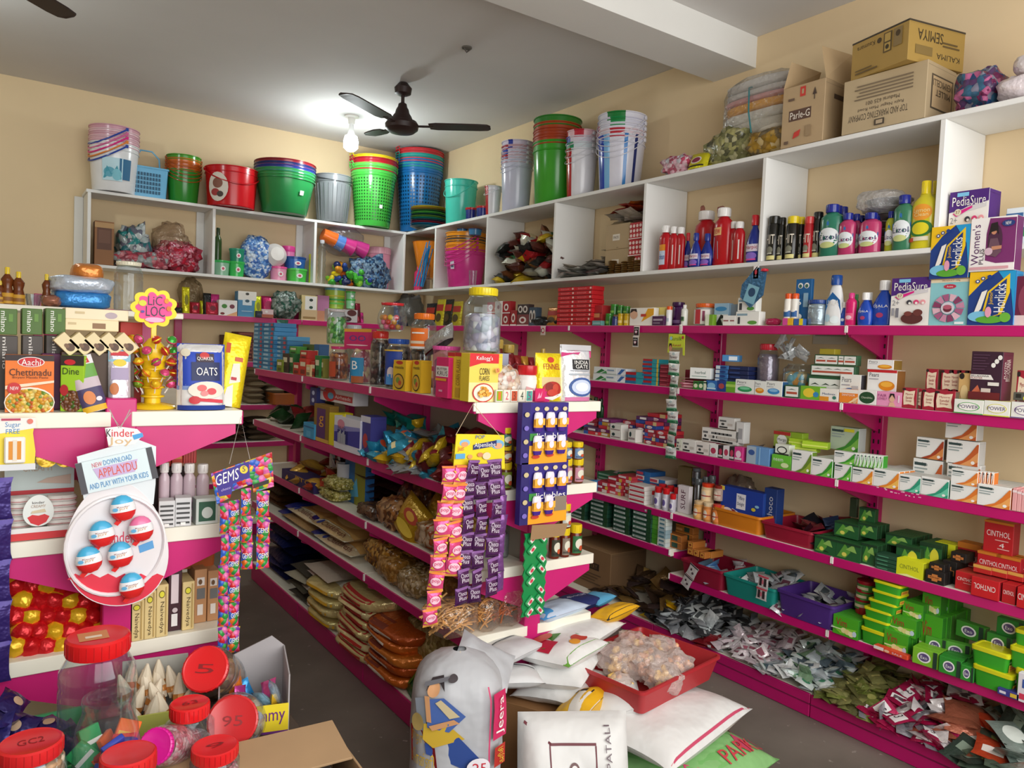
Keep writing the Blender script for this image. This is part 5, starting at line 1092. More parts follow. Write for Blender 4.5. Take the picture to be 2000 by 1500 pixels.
heap(MRs,171,shelf_area('RB',1375,1500,.0,.38),.10,'white and maroon printed sachet heaped on the bottom shelf','maroon printed sachets on the bottom shelf',seed=35,solo=34,flat=.4)
GRs=[proto(sachet_mb(.066,.08,.018,c,c2,a,seed=i+80),.095)for i,(c,c2,a)in enumerate([('DCE6E2','2A6A4A',[El(.5,.5,.25,.25,'3A7A5A')]),('B4BEC2','5A6468',[]),('7A9A7A','3A5A3A',[]),('E8ECEC','A8ACB0',[Rr(.2,.3,.8,.6,'5A6A78')]),('5A6A74','9AAAB2',[])])]
heap(GRs,180,shelf_area('RB',1480,1610,.0,.38),.13,'green and silver sachet heaped on the bottom shelf middle','green silver sachets on the bottom shelf',seed=36,solo=36,flat=.45)
OLs=[proto(sachet_mb(.068,.082,.018,c,c2,a,seed=i+90),.10)for i,(c,c2,a)in enumerate([('76803E','4A5026',[El(.5,.5,.3,.2,'8A8A4A')]),('5E5E36','8A8A4E',[]),('8A8A54','3E3E24',[Rr(.2,.4,.8,.5,'A8A060')])])]
heap(OLs,180,shelf_area('RB',1600,1705,-.01,.38),.12,'olive green spice sachet heaped on the bottom shelf','olive sachets on the bottom shelf',seed=37,solo=34,flat=.35)
PKs=[proto(sachet_mb(.085,.095,.018,c,c2,a,seed=i+100),.11)for i,(c,c2,a)in enumerate([('A8184A','C8A83A',[Rr(.12,.2,.6,.8,'E8E4E4'),Rr(.2,.3,.5,.7,'5A4A52')]),('B01E52','E0C050',[Rr(.3,.15,.9,.75,'EAE6E6'),T('3',.4,.3,.6,.7,'3A2A34')]),('8A8A90','5A5A62',[]),('E0DCDC','A8184A',[Rr(.2,.2,.6,.5,'6A5A62')])])]
heap(PKs,152,shelf_area('RB',1690,1850,-.02,.38),.14,'magenta and white sachet spilling over the bottom shelf edge','magenta sachets on the bottom shelf',seed=38,solo=40,flat=.5)
CPs=[proto(sachet_mb(.16,.18,.04,c,c2,[],seed=i+110),.18)for i,(c,c2)in enumerate([('A8624A','6A3428'),('8A4A38','5A2A20')])]
heap(CPs,12,shelf_area('RB',1800,1890,.06,.36),.15,'copper brown foil pouch on the bottom shelf right of magenta sachets','copper pouches on the bottom shelf','pouch','pouch',.4,39)
DGs=[proto(sachet_mb(.13,.15,.02,c,c2,a,seed=i+120),.15)for i,(c,c2,a)in enumerate([('3A4A42','24302A',[Rr(.2,.3,.8,.6,'7A8A7A')]),('5A6A5A','2A3A30',[El(.5,.5,.25,.2,'8A9A5A')]),('C84A2A','3A4A8A',[Rr(.2,.2,.8,.5,'E8E0D8')]),('8A9A92','4A5A52',[El(.5,.5,.3,.3,'D8E0D8')])])]
heap(DGs,60,shelf_area('RB',1870,2040,-.02,.38),.20,'dark green spice pouch heaped in the lower right corner','dark green pouches in the lower right corner','pouch','pouch',.5,40)
HARP=[G([(.0,.1),(.25,.1),(.25,.85),(0,.85)],'E8E4E8'),Rr(.3,.1,.72,.62,'C8D8EC'),Rr(.3,.62,.72,.85,'E8941E'),T('clean',.33,.3,.7,.5,'2A4A9A')]
def redb(a,b,t_,lb,ins=.03,art=HARP,c='B8101E'):
 return bottle('WRb',a,b,t_,c,'F0EEEC',lb,art,'tall',.6,inset=ins,capr=.62,lab=(.05,.66),arc=2.4)
for i,(a,b,t_,ins)in enumerate([(1279,1303,441,.01),(1299,1317,443,.02),(1312,1331,444,.03),(1418,1433,433,.05),(1425,1447,433,.02)]):
 redb(a,b,t_,'red toilet cleaner bottle with white cap, %s of five upright small ones'%ORD[i],ins,HARP if i==0 else[Rr(.62,.1,.72,.85,'E8D8D8')])
redb(1344,1386,412,'large red cleaner bottle with hang tag, left of two, behind blue bottles',.12,[])
redb(1384,1419,406,'large red cleaner bottle with hang tag, right of two',.03,[G([(.1,.15),(.5,.1),(.45,.6),(.15,.75)],'C8D4E8'),Rr(.15,.78,.6,1,'F0C080'),T('new',.2,.82,.55,.96,'C8302A')])
for i,(a,b,t_)in enumerate([(1366,1371,401),(1398,1412,402)]):
 blobS('WRb',a,b,t_,.03,M('B8506A','film'),'thin pink plastic tie wrap on neck of %s large red bottle'%ORD[i],'wrap','bag_tie',3+i,inset=.13 if i==0 else .04,yb=418)
HB=[Rr(.1,.35,.9,.62,'E0D8E8'),T('Harpic',.14,.4,.86,.58,'B02A3A'),El(.5,.18,.34,.14,'8A6ACB'),Rr(.2,.02,.8,.08,'D84A9A')]
for i,(a,b,t_,ins)in enumerate([(1341,1363,455,.0),(1362,1386,456,.02),(1450,1480,420,.01),(1476,1489,424,.08),(1330,1345,455,.06)]):
 bottle('WRb',a,b,t_,'1C2F8E','C81E2A' if i>1 else '22348E','blue angled neck cleaner bottle, %s of the blue bottles between red ones'%ORD[i],HB,'waist',.55,inset=ins,capr=.4,lab=(.03,.6))
HIT=[Rr(.1,.0,.9,.12,'D8D08A'),T('HIT',.15,.45,.85,.72,'E0D8C8'),El(.5,.28,.25,.1,'7A7A6A'),Rr(.3,.16,.7,.2,'B8B8A8')]
for i,(a,b,t_,c,cp,ins,w)in enumerate([(1490,1513,422,'14140F','1E1E1A',.01,'black'),(1512,1527,425,'14140F','1A1A18',.03,'black'),(1526,1551,422,'1A1812','E0C81E',.01,'yellow capped'),(1549,1564,424,'1A1812','D8C01E',.05,'yellow capped'),(1562,1581,423,'A81A22','C83A3A',.02,'red'),(1579,1598,414,'1A1814','141414',.04,'black')]):
 bottle('WRb',a,b,t_,c,cp,'%s insect spray can, %s from left in the spray row'%(w,ORD[i]),HIT,'can',inset=ins,capr=.92,cat='spray can',name='spray_can',lab=(.02,.8))
LZ=[El(.5,.5,.5,.42,'E8EEF2'),G([(.0,.55),(.5,1.05),(1,.55),(1,.8),(.5,1.2),(0,.8)],'2A72B8'),T('Lizol',.12,.42,.88,.64,'3A3A6A'),El(.5,.2,.3,.13,'C8D08A')]
for i,(a,b,t_,c,ins,yb)in enumerate([(1592,1634,399,'2E7A62',.01,None),(1606,1640,402,'2E7A62',.09,None),(1622,1650,404,'2E7A62',.16,None),(1631,1662,416,'B83A6A',.01,None),(1655,1675,418,'B03A68',.07,None),(1664,1684,421,'6A3A6A',.15,None),(1671,1710,415,'B83A6A',.01,None),(1694,1715,417,'B03A68',.09,None),(1724,1742,413,'A8B02A',.04,None),(1737,1773,381,'3A7A5A',.01,None)]):
 bottle('WRb',a,b,t_,c,'1E2A8A','%s floor cleaner bottle with blue cap, %s of ten along the pigeonhole'%({'2':'green','3':'green','B':'pink','6':'purple','A':'yellow'}[c[0]],ORD[i]),LZ,'tall',.62,inset=ins,capr=.55,lab=(.12,.58),mk='g')
LEM=[El(.5,.72,.4,.2,'F0A030'),T('Lemon',.2,.72,.8,.82,'F8E8A0'),T('Clean',.25,.62,.75,.71,'F8E8A0'),El(.5,.32,.44,.2,'2A7A2A'),El(.5,.32,.3,.15,'E8D820'),Rr(.2,.02,.8,.12,'E8E0C8'),Rr(0,.0,.3,.1,'D84A2A')]
bottle('WRb',1772,1817,353,'D8CC2A','F0D81E','large yellow lemon dish liquid bottle, front one by the divider',LEM,'round',.6,inset=.01,capr=.36,lab=(.1,.7),mk='g')
bottle('WRb',1806,1824,354,'D8CC2A','F0D81E','large yellow lemon dish liquid bottle, half hidden behind another',[],'round',.6,inset=.1,capr=.4)
o0=None
for k in range(7):
 mb=MB();w_=.21;mb.lathe([(.0,.002),(w_*.36,.002),(w_*.45,.03),(w_*.48,.032),(w_*.48,.034),(w_*.44,.03),(w_*.35,.006),(0,.006)],M('9A9C98','m',.35),28,cap=False)
 p,n,rz,w2,h2=fit('WRb',1660,1740,400,.06)
 o=mb.build('steel_plate',loc=p+n*.13+Vector((0,0,.012+.034*k)));o.rotation_euler.x=R.uniform(-.04,.04)
 tag(o,'steel plate in plastic wrapped stack behind the pink bottles, %s from bottom'%ORD[k],'plate','steel plates stacked in the pigeonhole')
blobS('WRb',1656,1742,366,.22,M('E8E8EA','haze'),'clear crumpled plastic bag over the steel plate stack','bag','plastic_bag',12,inset=.02,yb=412)
SNK=[proto(sachet_mb(.09,.11,.05,c,c2,a,seed=i+130),.11)for i,(c,c2,a)in enumerate([('A81E22','D8C05A',[Rr(.15,.35,.85,.65,'E8D8A8')]),('C8A81E','8A1E1E',[El(.5,.5,.3,.2,'A8281E')]),('5A2A22','3A1A16',[]),('C8C8B8','4A6A4A',[El(.5,.5,.3,.2,'3A7A4A')]),('7A4A2A','C89A4A',[]),('2A2A28','5A4A2A',[Rr(.2,.4,.8,.6,'A8222A')])])]
heap(SNK,88,shelf_area('WRb',965,1072,.05,.27),.36,'small snack packet in the big heap filling the pigeonhole','snack packets heaped in the pigeonhole','snack packet','snack_packet',.6,41,prof=lambda u,v:.78+.2*v,scale=(1.2,1.45))
brick_pile('WRb',[(1180,1226,2,.05)],0,.18,.155,['A8906A'],'brown cardboard carton, %s up in the %s pile inside the pigeonhole','cardboard cartons in the pigeonhole',name='cardboard_box',arts=lambda i:[Rr(.3,.35,.6,.6,'D8D0C0'),T('PACK',.34,.42,.56,.53,'4A3A2A')])
brick_pile('WRb',[(1226,1252,3,.04)],0,.12,.1,['B81E2A'],'red and white patterned box, %s up in the %s column','red white patterned boxes in the pigeonhole',arts=lambda i:[El(.12+.25*(k%4),.22+.28*(k//4),.09,.1,'E8C8C4')for k in range(12)]+[Rr(0,0,1,.05,'E8D8D4')])
PPo=[proto(packet_mb(.2,.15,.012,c,[],seed=i+140,wr=.08,nu=8,nv=8),.15)for i,c in enumerate(['C8BEB0','B8AEA4','D0C8C0','9A948C'])]
heap(PPo,24,shelf_area('WRb',1100,1180,.06,.2),.16,'white paper packet in the loose pile at the left of the pigeonhole','white paper packets in the pigeonhole','packet','paper_packet',.15,42,prof=lambda u,v:.3+.7*u)
heap(PPo,10,lambda u,v:(3.25+.1*v,3.34+.22*u,2.39),.08,'white paper packet lying on top of the brown cartons','white paper packets on the brown cartons','packet','paper_packet',.2,43,prof=lambda u,v:1-.4*u)
ORp=[proto(packet_mb(.2,.12,.012,c,[],seed=i+150,wr=.1,nu=8,nv=8),.12)for i,c in enumerate(['C8481E','A8281E','D88A3A'])]
heap(ORp,6,lambda u,v:(3.25+.08*v,3.34+.16*u,2.47),.05,'orange red paper packet topmost on the white packets','orange packets in the pigeonhole','packet','paper_packet',.25,44)
BZ=MB();BZ.lathe([(0,0),(.03,0),(.034,.004),(.03,.01),(0,.012)],M('8A6A3A','m',.3),18)
bz0=None
for ci,(px,n)in enumerate([(1172,4),(1190,7),(1203,5),(1216,6),(1228,8),(1240,6)]):
 q=on_line(px,'x',3.17,2.08)
 for k in range(n):
  if bz0 is None:bz0=o=BZ.build('round_tin',smooth=40)
  else:o=bz0.copy();col.objects.link(o)
  o.location=q+Vector((.03+R.uniform(-.003,.003),R.uniform(-.003,.003),.0005+.0122*k))
  tag(o,'flat bronze tin, %s from bottom of the %s stack'%(ORD[k],ORD[ci]),'tin','flat bronze tins in the pigeonhole')
GY=[proto(sachet_mb(.12,.16,.015,c,'3A3A3A',[],seed=i+160),.16)for i,c in enumerate(['8A8A84','5A5A58','B8B8B0'])]
heap(GY,16,shelf_area('WRb',1092,1180,.0,.1),.07,'grey and black packet at the front of the paper pile','grey packets in the pigeonhole','packet','paper_packet',.2,45)
LB=[Rr(.2,.25,.62,.8,'BFE0EC'),Rr(.55,.3,.8,.8,'2A6A94'),El(.35,.45,.12,.12,'5AA8C0'),El(.5,.4,.1,.14,'7AC0D0'),G([(.22,.3),(.3,.6),(.4,.4),(.5,.62),(.6,.3)],'3A9AB0')]
buckets('WBt',176,266,253,[('E8EAEC','big white'),('E0B8C4','second, pink'),('D8A8B8','third, pink'),('E2C0CA','fourth, pink'),('D4A0B0','topmost, pink')],'plastic bucket of the stack at the left end of white shelf','bucket stack at the left end',step=.03,taper=.86,hcol=['2A4AA8','E88A3A','E02A8A','D86AA0'],hr=.006,hrot=-1.2,sticker=LB,inset=.02)
p,n,rz,w,h=fit('WBt',251,331,325,.05)
t=root('shopping_basket',p+n*.09,0,'light blue rectangular perforated basket with raised handle','basket')
BLU=M('6AB4DC','g');mb=MB();o_=tray_mb(w,.17,h,'6AB4DC',tp=.86);o_.build('body',t,40)
for sx in(-1,1):
 for i in range(9):
  for j in range(5):
   mb.add([((-.42+.085*i+dx)*w*.86,-.17/2*(.88+.12*(.14+.14*j))-.003,h*(.14+.14*j+dz))for dx,dz in((0,0),(.055,0),(.055,.1),(0,.1))],[(0,1,2,3)],M('2A5A78'))
 break
mb.build('slots',t,0)
mb=MB();mb.tube([(-w*.3,0,h),(-w*.28,0,h+.08),(-.05,0,h+.13),(w*.1,0,h+.13),(w*.28,0,h+.08),(w*.3,0,h)],.006,BLU);mb.build('handle',t)
buckets('WBt',325,389,307,[('2C8A2C','green'),('C0601E','second, orange brown'),('B85A1E','third, orange brown'),('C8681E','fourth, orange brown'),('4A9A2A','topmost, green')],'bucket of the small stack beside the blue basket','small bucket stack',step=.028,taper=.85,hcol=[None or 'A8541A'],inset=.03,drop=.3)
HM=[El(.2,.5,.16,.4,'E4DCD0'),El(.2,.6,.08,.14,'8A5A4A'),El(.16,.35,.07,.1,'A83A3A'),El(.24,.3,.05,.08,'4A3A34')]
p,n,rz,w,h=axfit('WBt',400,500,332,.0)
t=root('plastic_tub',p,0,'bright red round tub with handles and pale picture sticker','tub')
bucket_one(w,h,'C8101E',.9,weave=False).build('body',t)
hm=handle_mb(w,'B80E1A',.006,.28).build('handle',t);hm.location=(0,0,h-.02)
mb=MB();mb.art(HM,lambda u,v,o:((w/2*(.92+.08*v)+.003+o)*math.sin((u-.5)*2.6),-(w/2*(.92+.08*v)+.003+o)*math.cos((u-.5)*2.6),v*h*.9),flat=False);mb.build('sticker',t)
buckets('WBt',495,612,321,[('2A8A4A','wide green'),('3A9A5A','second, green'),('2A3A8A','third, blue'),('24306A','fourth, navy'),('8A1E2A','topmost, dark red')],'round basin of the wide stack, on the white shelf','wide basin stack',step=.024,taper=.74,inset=.01,name='basin',cat='basin',sticker=[Rr(.62,.55,.7,.68,'E8ECE6')])
p,n,rz,w,h=axfit('WBt',611,684,345,.0)
t=root('bucket',p,0,'grey ribbed bucket with rim between green basins and green basket','bucket')
b_=bucket_one(w,h,'85898C',.8)
for k in range(26):
 a=2*PI*k/26;r0=w/2*.8*.985
 b_.tube([(r0*math.cos(a),r0*math.sin(a),.02),(w/2*.965*math.cos(a),w/2*.965*math.sin(a),h*.8)],.003,M('7A7E82','g'),4)
b_.build('body',t);hm=handle_mb(w,'3A3C40',.004,.12).build('handle',t);hm.location=(0,0,h-.02)
def tall_basket(x0,x1,yt,cols,label,inset,group,S='WBt'):
 p,n,rz,w,H=axfit(S,x0,x1,yt,inset);st=.024;N=len(cols);h=H-st*(N-1)
 for i,(c,nm)in enumerate(cols):
  t=root('laundry_basket',p+Vector((0,0,st*i)),0,(nm+' '+label).strip(),'basket',group)
  bucket_one(w,h,c,.76,weave=i==0).build('body',t)
  for s in(-1,1):
   mb=MB();mb.tube([(s*(w/2+.001),-.035,-.012),(s*(w/2+.012),-.03,.015),(s*(w/2+.012),.03,.015),(s*(w/2+.001),.035,-.012)],.005,M(c,'g'));q=mb.build('side_handle',t);q.location=(0,0,h)
  if i==0:
   mb=MB();mb.art([Rr(.45,.3,.53,.36,'E8ECE8')],lambda u,v,o:((w/2*(.76+.24*v)+.004+o)*math.sin((u-.5)*2),-(w/2*(.76+.24*v)+.004+o)*math.cos((u-.5)*2),v*h),flat=False);mb.build('sticker',t)
tall_basket(681,771,310,[('4AC04A','light green'),('5AC85A','second, green rimmed'),('B8202E','third, red rimmed'),('A81E2C','fourth, red rimmed'),('D8C01E','topmost, yellow rimmed')],'tall woven laundry basket left of the blue one',.02,'green laundry basket stack')
tall_basket(768,861,298,[('1A68A8','big blue'),('1E70B0','second, blue rimmed'),('1A8A8A','third, teal rimmed'),('1E9A92','fourth, teal rimmed'),('B82A34','fifth, red rimmed'),('C02A34','topmost, red rimmed')],'tall woven laundry basket in the shelf corner',-.01,'blue laundry basket stack')
PLc=['16505A','1A6A8A','8A1E2A','2A3A4A','1A7A6A','5A7A2A','143A3A','4A9A3A','2A4A2A','8A6A2A','C0A82A']
q=P(835,446,z=2.612)
for k,c in enumerate(PLc):
 mb=MB();mb.lathe([(0,0),(.1,0),(.115,.006),(.16,.02),(.162,.022),(.158,.024),(.11,.01),(0,.004)],M(c,'g'),32,cap=False)
 tag(mb.build('sieve_plate',loc=q+Vector((.05+R.uniform(-.004,.004),-.06+.14,.0165*k+.001))),'shallow round coloured plate, %s from bottom of the corner stack'%ORD[k],'plate','coloured plates stacked in the corner')
p,n,rz,w,h=axfit('WRt',866,932,356,.0)
t=root('bucket',p,rz,'turquoise bucket with black label and thin handle near the corner','bucket')
bucket_one(w,h,'46C4B0',.86).build('body',t)
hm=handle_mb(w,'46C4B0',.004,.45).build('handle',t);hm.location=(0,0,h-.02);hm.rotation_euler.z=.3
mb=MB();mb.art([Rr(.1,.45,.32,.85,'1A1C1A'),Rr(.13,.6,.29,.68,'C8D0C8'),Rr(.13,.5,.26,.55,'8A9A8A')],lambda u,v,o:((w/2*(.9+.1*v)+.003+o)*math.sin((u-.5)*2.2),-(w/2*(.9+.1*v)+.003+o)*math.cos((u-.5)*2.2),v*h*.9),flat=False);mb.build('sticker',t)
for i,(a,b,t_)in enumerate([(899,922,405),(920,944,402)]):
 jar('WRt',a,b,t_,'C0242A','small navy container with red lid, %s of two beside the turquoise bucket'%ORD[i],None,lidh=.2,lidr=1,clear='1E2A7A',shell='g',inset=-.0,prof=[(0,0),(.85,0),(.9,.02),(1,.78),(1,.8)],cat='container',name='container')
ST=[[(.30,.42,'A81E2A'),(.55,.62,'2A3A8A')],[(.68,.76,'1E8A4A'),(.2,.3,'B8404A')],[(.7,.8,'2A4AB0'),(.35,.4,'C03A4A')],[(.66,.72,'1E7A3A'),(.8,.9,'2A3A9A')]]
buckets('WRt',944,980,366,[('D8D8DE','small white and red')],'marbled bucket standing between navy tubs and the marbled stack',step=.02,taper=.8,stripes=[[(.18,.32,'A8101E'),(.66,.80,'B01424')]],hcol=['E0E0E8'],hr=.002,inset=.0)
buckets('WRt',975,1040,282,[('C4C6DA','white'),('CDB8C4','second, white'),('CCCCE0','third, white'),('C8A8B4','fourth, white'),('D0C8DC','topmost, white')],'marbled bucket of the leftmost marbled stack','left marbled bucket stack',step=.035,taper=.84,stripes=[[(.5,.58,'1E8A4A'),(.98,1,'1E8A4A')],[(.7,.8,'A82A3A')],[(.72,.8,'2A4AB0')],[(.66,.78,'A83A4A')],[(.78,.85,'2A3A9A')]],hcol=['D0D4E0'],hr=.002,inset=.0,drop=.3)
buckets('WRt',1037,1132,239,[('3A9A2A','large green'),('A8401E','second, rust red'),('A03A1C','third, rust red'),('A8441E','fourth, rust red'),('2E7A2A','topmost, green')],'bucket of the green and rust stack','green and rust bucket stack',step=.042,taper=.84,inset=.0)
buckets('WRt',1101,1166,262,[('D8D8DE','white and red'),('C8D4D8','second, white and green'),('D0C8D4','third, white and blue'),('E0B8C0','topmost, white and red')],'marbled bucket of the stack right of the green one','middle marbled bucket stack',step=.04,taper=.84,stripes=[[(.64,.76,'B0121E'),(.4,.5,'B0121E')],[(.7,.8,'1E8A5A'),(.5,.6,'1E8A5A')],[(.62,.75,'2A4AB0')],[(.6,.7,'B8283A'),(.8,.9,'B8283A')]],hcol=['D8D8E0'],hr=.002,inset=.0)
buckets('WRt',1163,1259,232,[('D4D4E0','big white and blue'),('D8C4CC','second, white and red'),('D8D8E4','third, white'),('D0D0E0','fourth, white and blue'),('DCDCE8','topmost, white and green')],'striped bucket of the rightmost bucket stack','right striped bucket stack',step=.034,taper=.84,stripes=[[(.66,.74,'1C44B8'),(.74,.80,'7AB4E0'),(.88,.92,'2A7AC0'),(.97,1,'24306A')],[(.78,.9,'B82A3A')],[(.6,.7,'D8A0B0')],[(.55,.64,'2A3A9A'),(.8,.9,'1E8A4A')],[(.76,.9,'1E7A3A'),(.5,.6,'2A3A9A')]],hcol=['DADAE4'],hr=.0025,inset=.0,drop=.4,hrot=.4)
blobS('WRt',1283,1338,301,.14,MV(['E8B8C8','C84A6A','D8D8E0','E8C8D0','B85A72'],26),'clear bag of pink rolls beside the yellow pack on top shelf','bag','plastic_bag',3,amp=.3)
packet('WRt',1337,1374,294,.05,'D8D020','bright yellow pack with red oval lying on the top shelf edge',[El(.45,.5,.28,.22,'E8E0D0'),El(.45,.5,.22,.16,'8A2A4A'),Rr(.1,.1,.9,.18,'2A2A1A')],lean=.35,seed=9,crimp='C8C01E',name='snack_packet')
packet('WRt',1366,1398,296,.05,'C8C01E','yellow and black pack lying behind the bright yellow pack',[Rr(0,.3,1,.5,'4A4A1A')],lean=.4,seed=10,inset=.06,name='snack_packet')
blobS('WRt',1362,1452,248,.22,MV(['8A8A5A','A8A46A','7A7A4E','B8B48A','5A5A40'],22,rough=.25),'clear bag of olive packets, left of the yellow brown packets','bag','plastic_bag',14,inset=.04,amp=.25)
blobS('WRt',1440,1535,245,.22,MV(['A8822A','B8964A','8A6A24','C8B07A','7A6A4A'],20,rough=.25),'clear bag of mustard yellow packets below the cloth bundle','bag','plastic_bag',15,inset=.02,amp=.22)
CLc=['D8D4C8','E0DCD2','E8A428','D89A9A','D0CCC8','DAD6D0']
for k,c in enumerate(CLc):
 p,n,rz,w,h=fit('WRt',1400+6*(k==0),1535,200,.10)
 mb=MB();hh=[.075,.05,.05,.03,.035,.05][k];z0=.14+sum([.075,.05,.05,.03,.035,.05][:k])
 o=blob_mb(w,.24,hh*1.15,M(c,'cloth'),20+k,amp=.07,pw=4).build('folded_cloth',smooth=60);o.location=p+n*.12+Vector((0,0,z0));o.rotation_euler.z=rz
 tag(o,'%s folded cloth, %s from the bottom of the tied bundle'%({'D8D4C8':'white','E0DCD2':'cream','E8A428':'orange yellow','D89A9A':'pinkish','D0CCC8':'pale grey','DAD6D0':'crumpled grey white'}[c],ORD[k]),'cloth','folded cloths in a tied bundle')
p,n,rz,w,h=fit('WRt',1398,1536,152,.095)
t=blob_mb(w*1.04,.27,.33,M('E0E0E0','film'),44,amp=.08,pw=4).build('plastic_bag',smooth=60,loc=p+n*.12+Vector((0,0,.13)),rz=rz);tag(t,'clear plastic wrap around the tied bundle of folded cloths','bag')
mb=MB();mb.tube([(0.02,-.145,.14),(.0,-.15,.25),(-.02,-.13,.38),(-.02,0,.43),(-.02,.13,.38)],.004,M('2A7A80'));o=mb.build('tie_string',loc=p+n*.12,rz=rz);tag(o,'thin teal string tied around the folded cloth bundle','string')
def openbox(S,x0,x1,yt,d,c,label,art,sart,inset,yb=None,yaw=0,flaps=(),z=None):
 p,n,rz,w,h=fit(S,x0,x1,yt,inset,yb,z)
 t=root('cardboard_box',(0,0,0),0,label,'box');setl(t,p,n,d,rz,yaw)
 carton_mb(w,d,h,c,art,tint(c,.92),None,sart).build('body',t,0)
 for(nm,mk)in flaps:
  mb=MB();m=M(tint(c,1.02))
  if mk=='back':mb.add([(-w/2,d/2,h),(w/2,d/2,h),(w/2*.98,d/2+.02,h+.13),(-w/2*.98,d/2+.02,h+.13)],[(0,1,2,3)],m)
  if mk=='left':mb.add([(-w/2,-d/2,h),(-w/2,d/2,h),(-w/2+.05,d/2-.02,h+.12),(-w/2+.02,-d/2+.02,h+.13)],[(0,1,2,3)],m)
  if mk=='right':mb.add([(w/2,-d/2,h),(w/2,d/2,h),(w/2-.015,d/2-.02,h+.16),(w/2-.045,-d/2+.02,h+.16)],[(0,1,2,3)],m)
  mb.build('flap',t,0)
 return t,w,h
BC='B49A76'
openbox('WRt',1524,1606,165,.24,BC,'open brown biscuit carton with raised flaps and dark name band',[Rr(.17,.42,.7,.6,'5A4034'),T('Parle-G',.2,.45,.67,.57,'F0E8DC'),Rr(.42,.8,.55,.96,'C83A32'),Rr(.46,.84,.51,.92,BC),G([(.72,.78),(.77,.9),(.82,.78)],'4A3A30'),Rr(.76,.7,.78,.8,'4A3A30'),G([(.3,.12),(.45,.16),(.48,.26),(.33,.22)],'C83A32'),Rr(.15,.76,.3,.8,'6A5444'),Rr(.1,.05,.2,.1,'6A5444'),Rr(.6,.12,.72,.3,'9A8262')],[Rr(.3,.72,.8,.8,'4A3A30')],.0,flaps=(('a','left'),('b','right')),yaw=0)
TX=[T('TOP AND MARKETING COMPANY',.08,.2,.8,.32,'4A4034',180),T('Rajiv Nagar Main Road',.2,.36,.75,.43,'5A4E40',180),T('Madurai 625 001',.3,.46,.7,.53,'5A4E40',180)]+[Rr(.15+.03*(k%3),.58+.06*k,.85,.605+.06*k,'7A6A54')for k in range(5)]+[Rr(.42,.05,.54,.16,'4A4034'),Rr(.44,.07,.52,.14,'B4A084')]
SX=[Rr(.15,.2,.9,.8,'4A4034'),Rr(.19,.23,.86,.77,BC),T('VERMICELLI',.2,.6,.86,.72,'3A3028',180),T('MILLET',.3,.44,.8,.55,'3A3028',180)]
_,w0,h0=openbox('WRt',1643,1806,140,.24,'B8A482','closed brown carton with upside down print under the slanted carton',TX,SX,.0)
UX=[T('Kaumara',.1,.72,.42,.84,'4A3A20',180),El(.5,.78,.04,.07,'4A3A20'),Rr(.58,.4,.72,.9,'5A4A2A'),Rr(.6,.43,.70,.63,'B89A52'),Rr(.6,.67,.70,.87,'B89A52'),El(.65,.53,.03,.06,'3A3018'),Rr(.76,.45,.9,.9,'8A744A'),El(.83,.76,.04,.08,'4A3A20'),Rr(.1,.1,.5,.14,'6A5630'),Rr(.1,.18,.4,.21,'6A5630')]
US=[T('KALIMA',.5,.18,.92,.32,'3A2E18',180),T('SEMIYA',.15,.55,.6,.82,'3A2E18',180),Rr(.12,.2,.42,.42,'7A6434'),Rr(.6,.5,.9,.54,'5A4826'),Rr(.6,.58,.86,.62,'5A4826')]
p,n,rz,w,h=fit('WRt',1645,1790,60,.0)
t=root('cardboard_box',p+n*.14+Vector((0,-.03,h0+.003)),rz-.24,'olive brown carton lying slanted on top of another carton','box')
carton_mb(.30,.32,.165,'AC8C48',UX,'A08240','B89A5A',US).build('body',t,0)
mb=MB();mb.box(.302,.322,.008,M('3A3226'),.001,(0,0,.158));mb.build('lid_edge',t,0)
blobS('WRt',1846,1940,127,.24,MV(['2A4A7A','5A3A6A','C86A9A','3A6A8A','8A8AA0','7A2A5A'],24,rough=.25),'clear bag stuffed with blue and pink packets on the top shelf','bag','plastic_bag',23,inset=.02,amp=.3)
blobS('WRt',1931,2030,140,.2,M('E6DCE0','foil'),'white plastic packs with pink print at the right edge on top','bag','plastic_bag',25,inset=.0,amp=.2)
blobS('WRt',1968,2040,97,.14,M('E8E0E2','foil'),'white roll pack resting uppermost at the top right corner','bag','plastic_bag',26,inset=.02,yb=140,amp=.15)
carton('WBb',184,222,432,.1,'8A5A2E','brown wooden box with dark centre at left end of pigeonhole',[Rr(.12,.35,.88,.85,'5A3420'),Rr(.2,.5,.8,.8,'6A4430'),Rr(0,.85,1,.97,'B08A5A')],name='wooden_box')
blobS('WBb',232,296,440,.2,MV(['2A8A8A','A8B4B4','2A6A72','C8D0D0','6A6A7A'],14,rough=.2),'clear bag of teal and grey goods in the left pigeonhole','bag','plastic_bag',27,amp=.4,inset=.05)
blobS('WBb',222,332,490,.16,MV(['B84A5A','8A3A4A','C87A82','9AA0A0'],20,rough=.3),'low pinkish red bag lying in front of the teal bag','bag','plastic_bag',28,amp=.35,inset=.0)
blobS('WBb',300,372,434,.2,M('D8C8B8','film'),'puffed clear empty plastic bag behind the red bag','bag','plastic_bag',29,amp=.25,inset=.06)
blobS('WBb',306,394,470,.2,MV(['C01E3A','C85A72','A83A52','D88A9A','8A1A2E'],22,rough=.25),'red and pink goods in a clear bag, left pigeonhole','bag','plastic_bag',30,amp=.35,inset=.03)
bottle('WBb',419,433,444,'2E4A1E','24381A','dark green slim bottle at left of the second pigeonhole',[Rr(0,.3,1,.4,'8AA02A')],'tall',inset=.08)
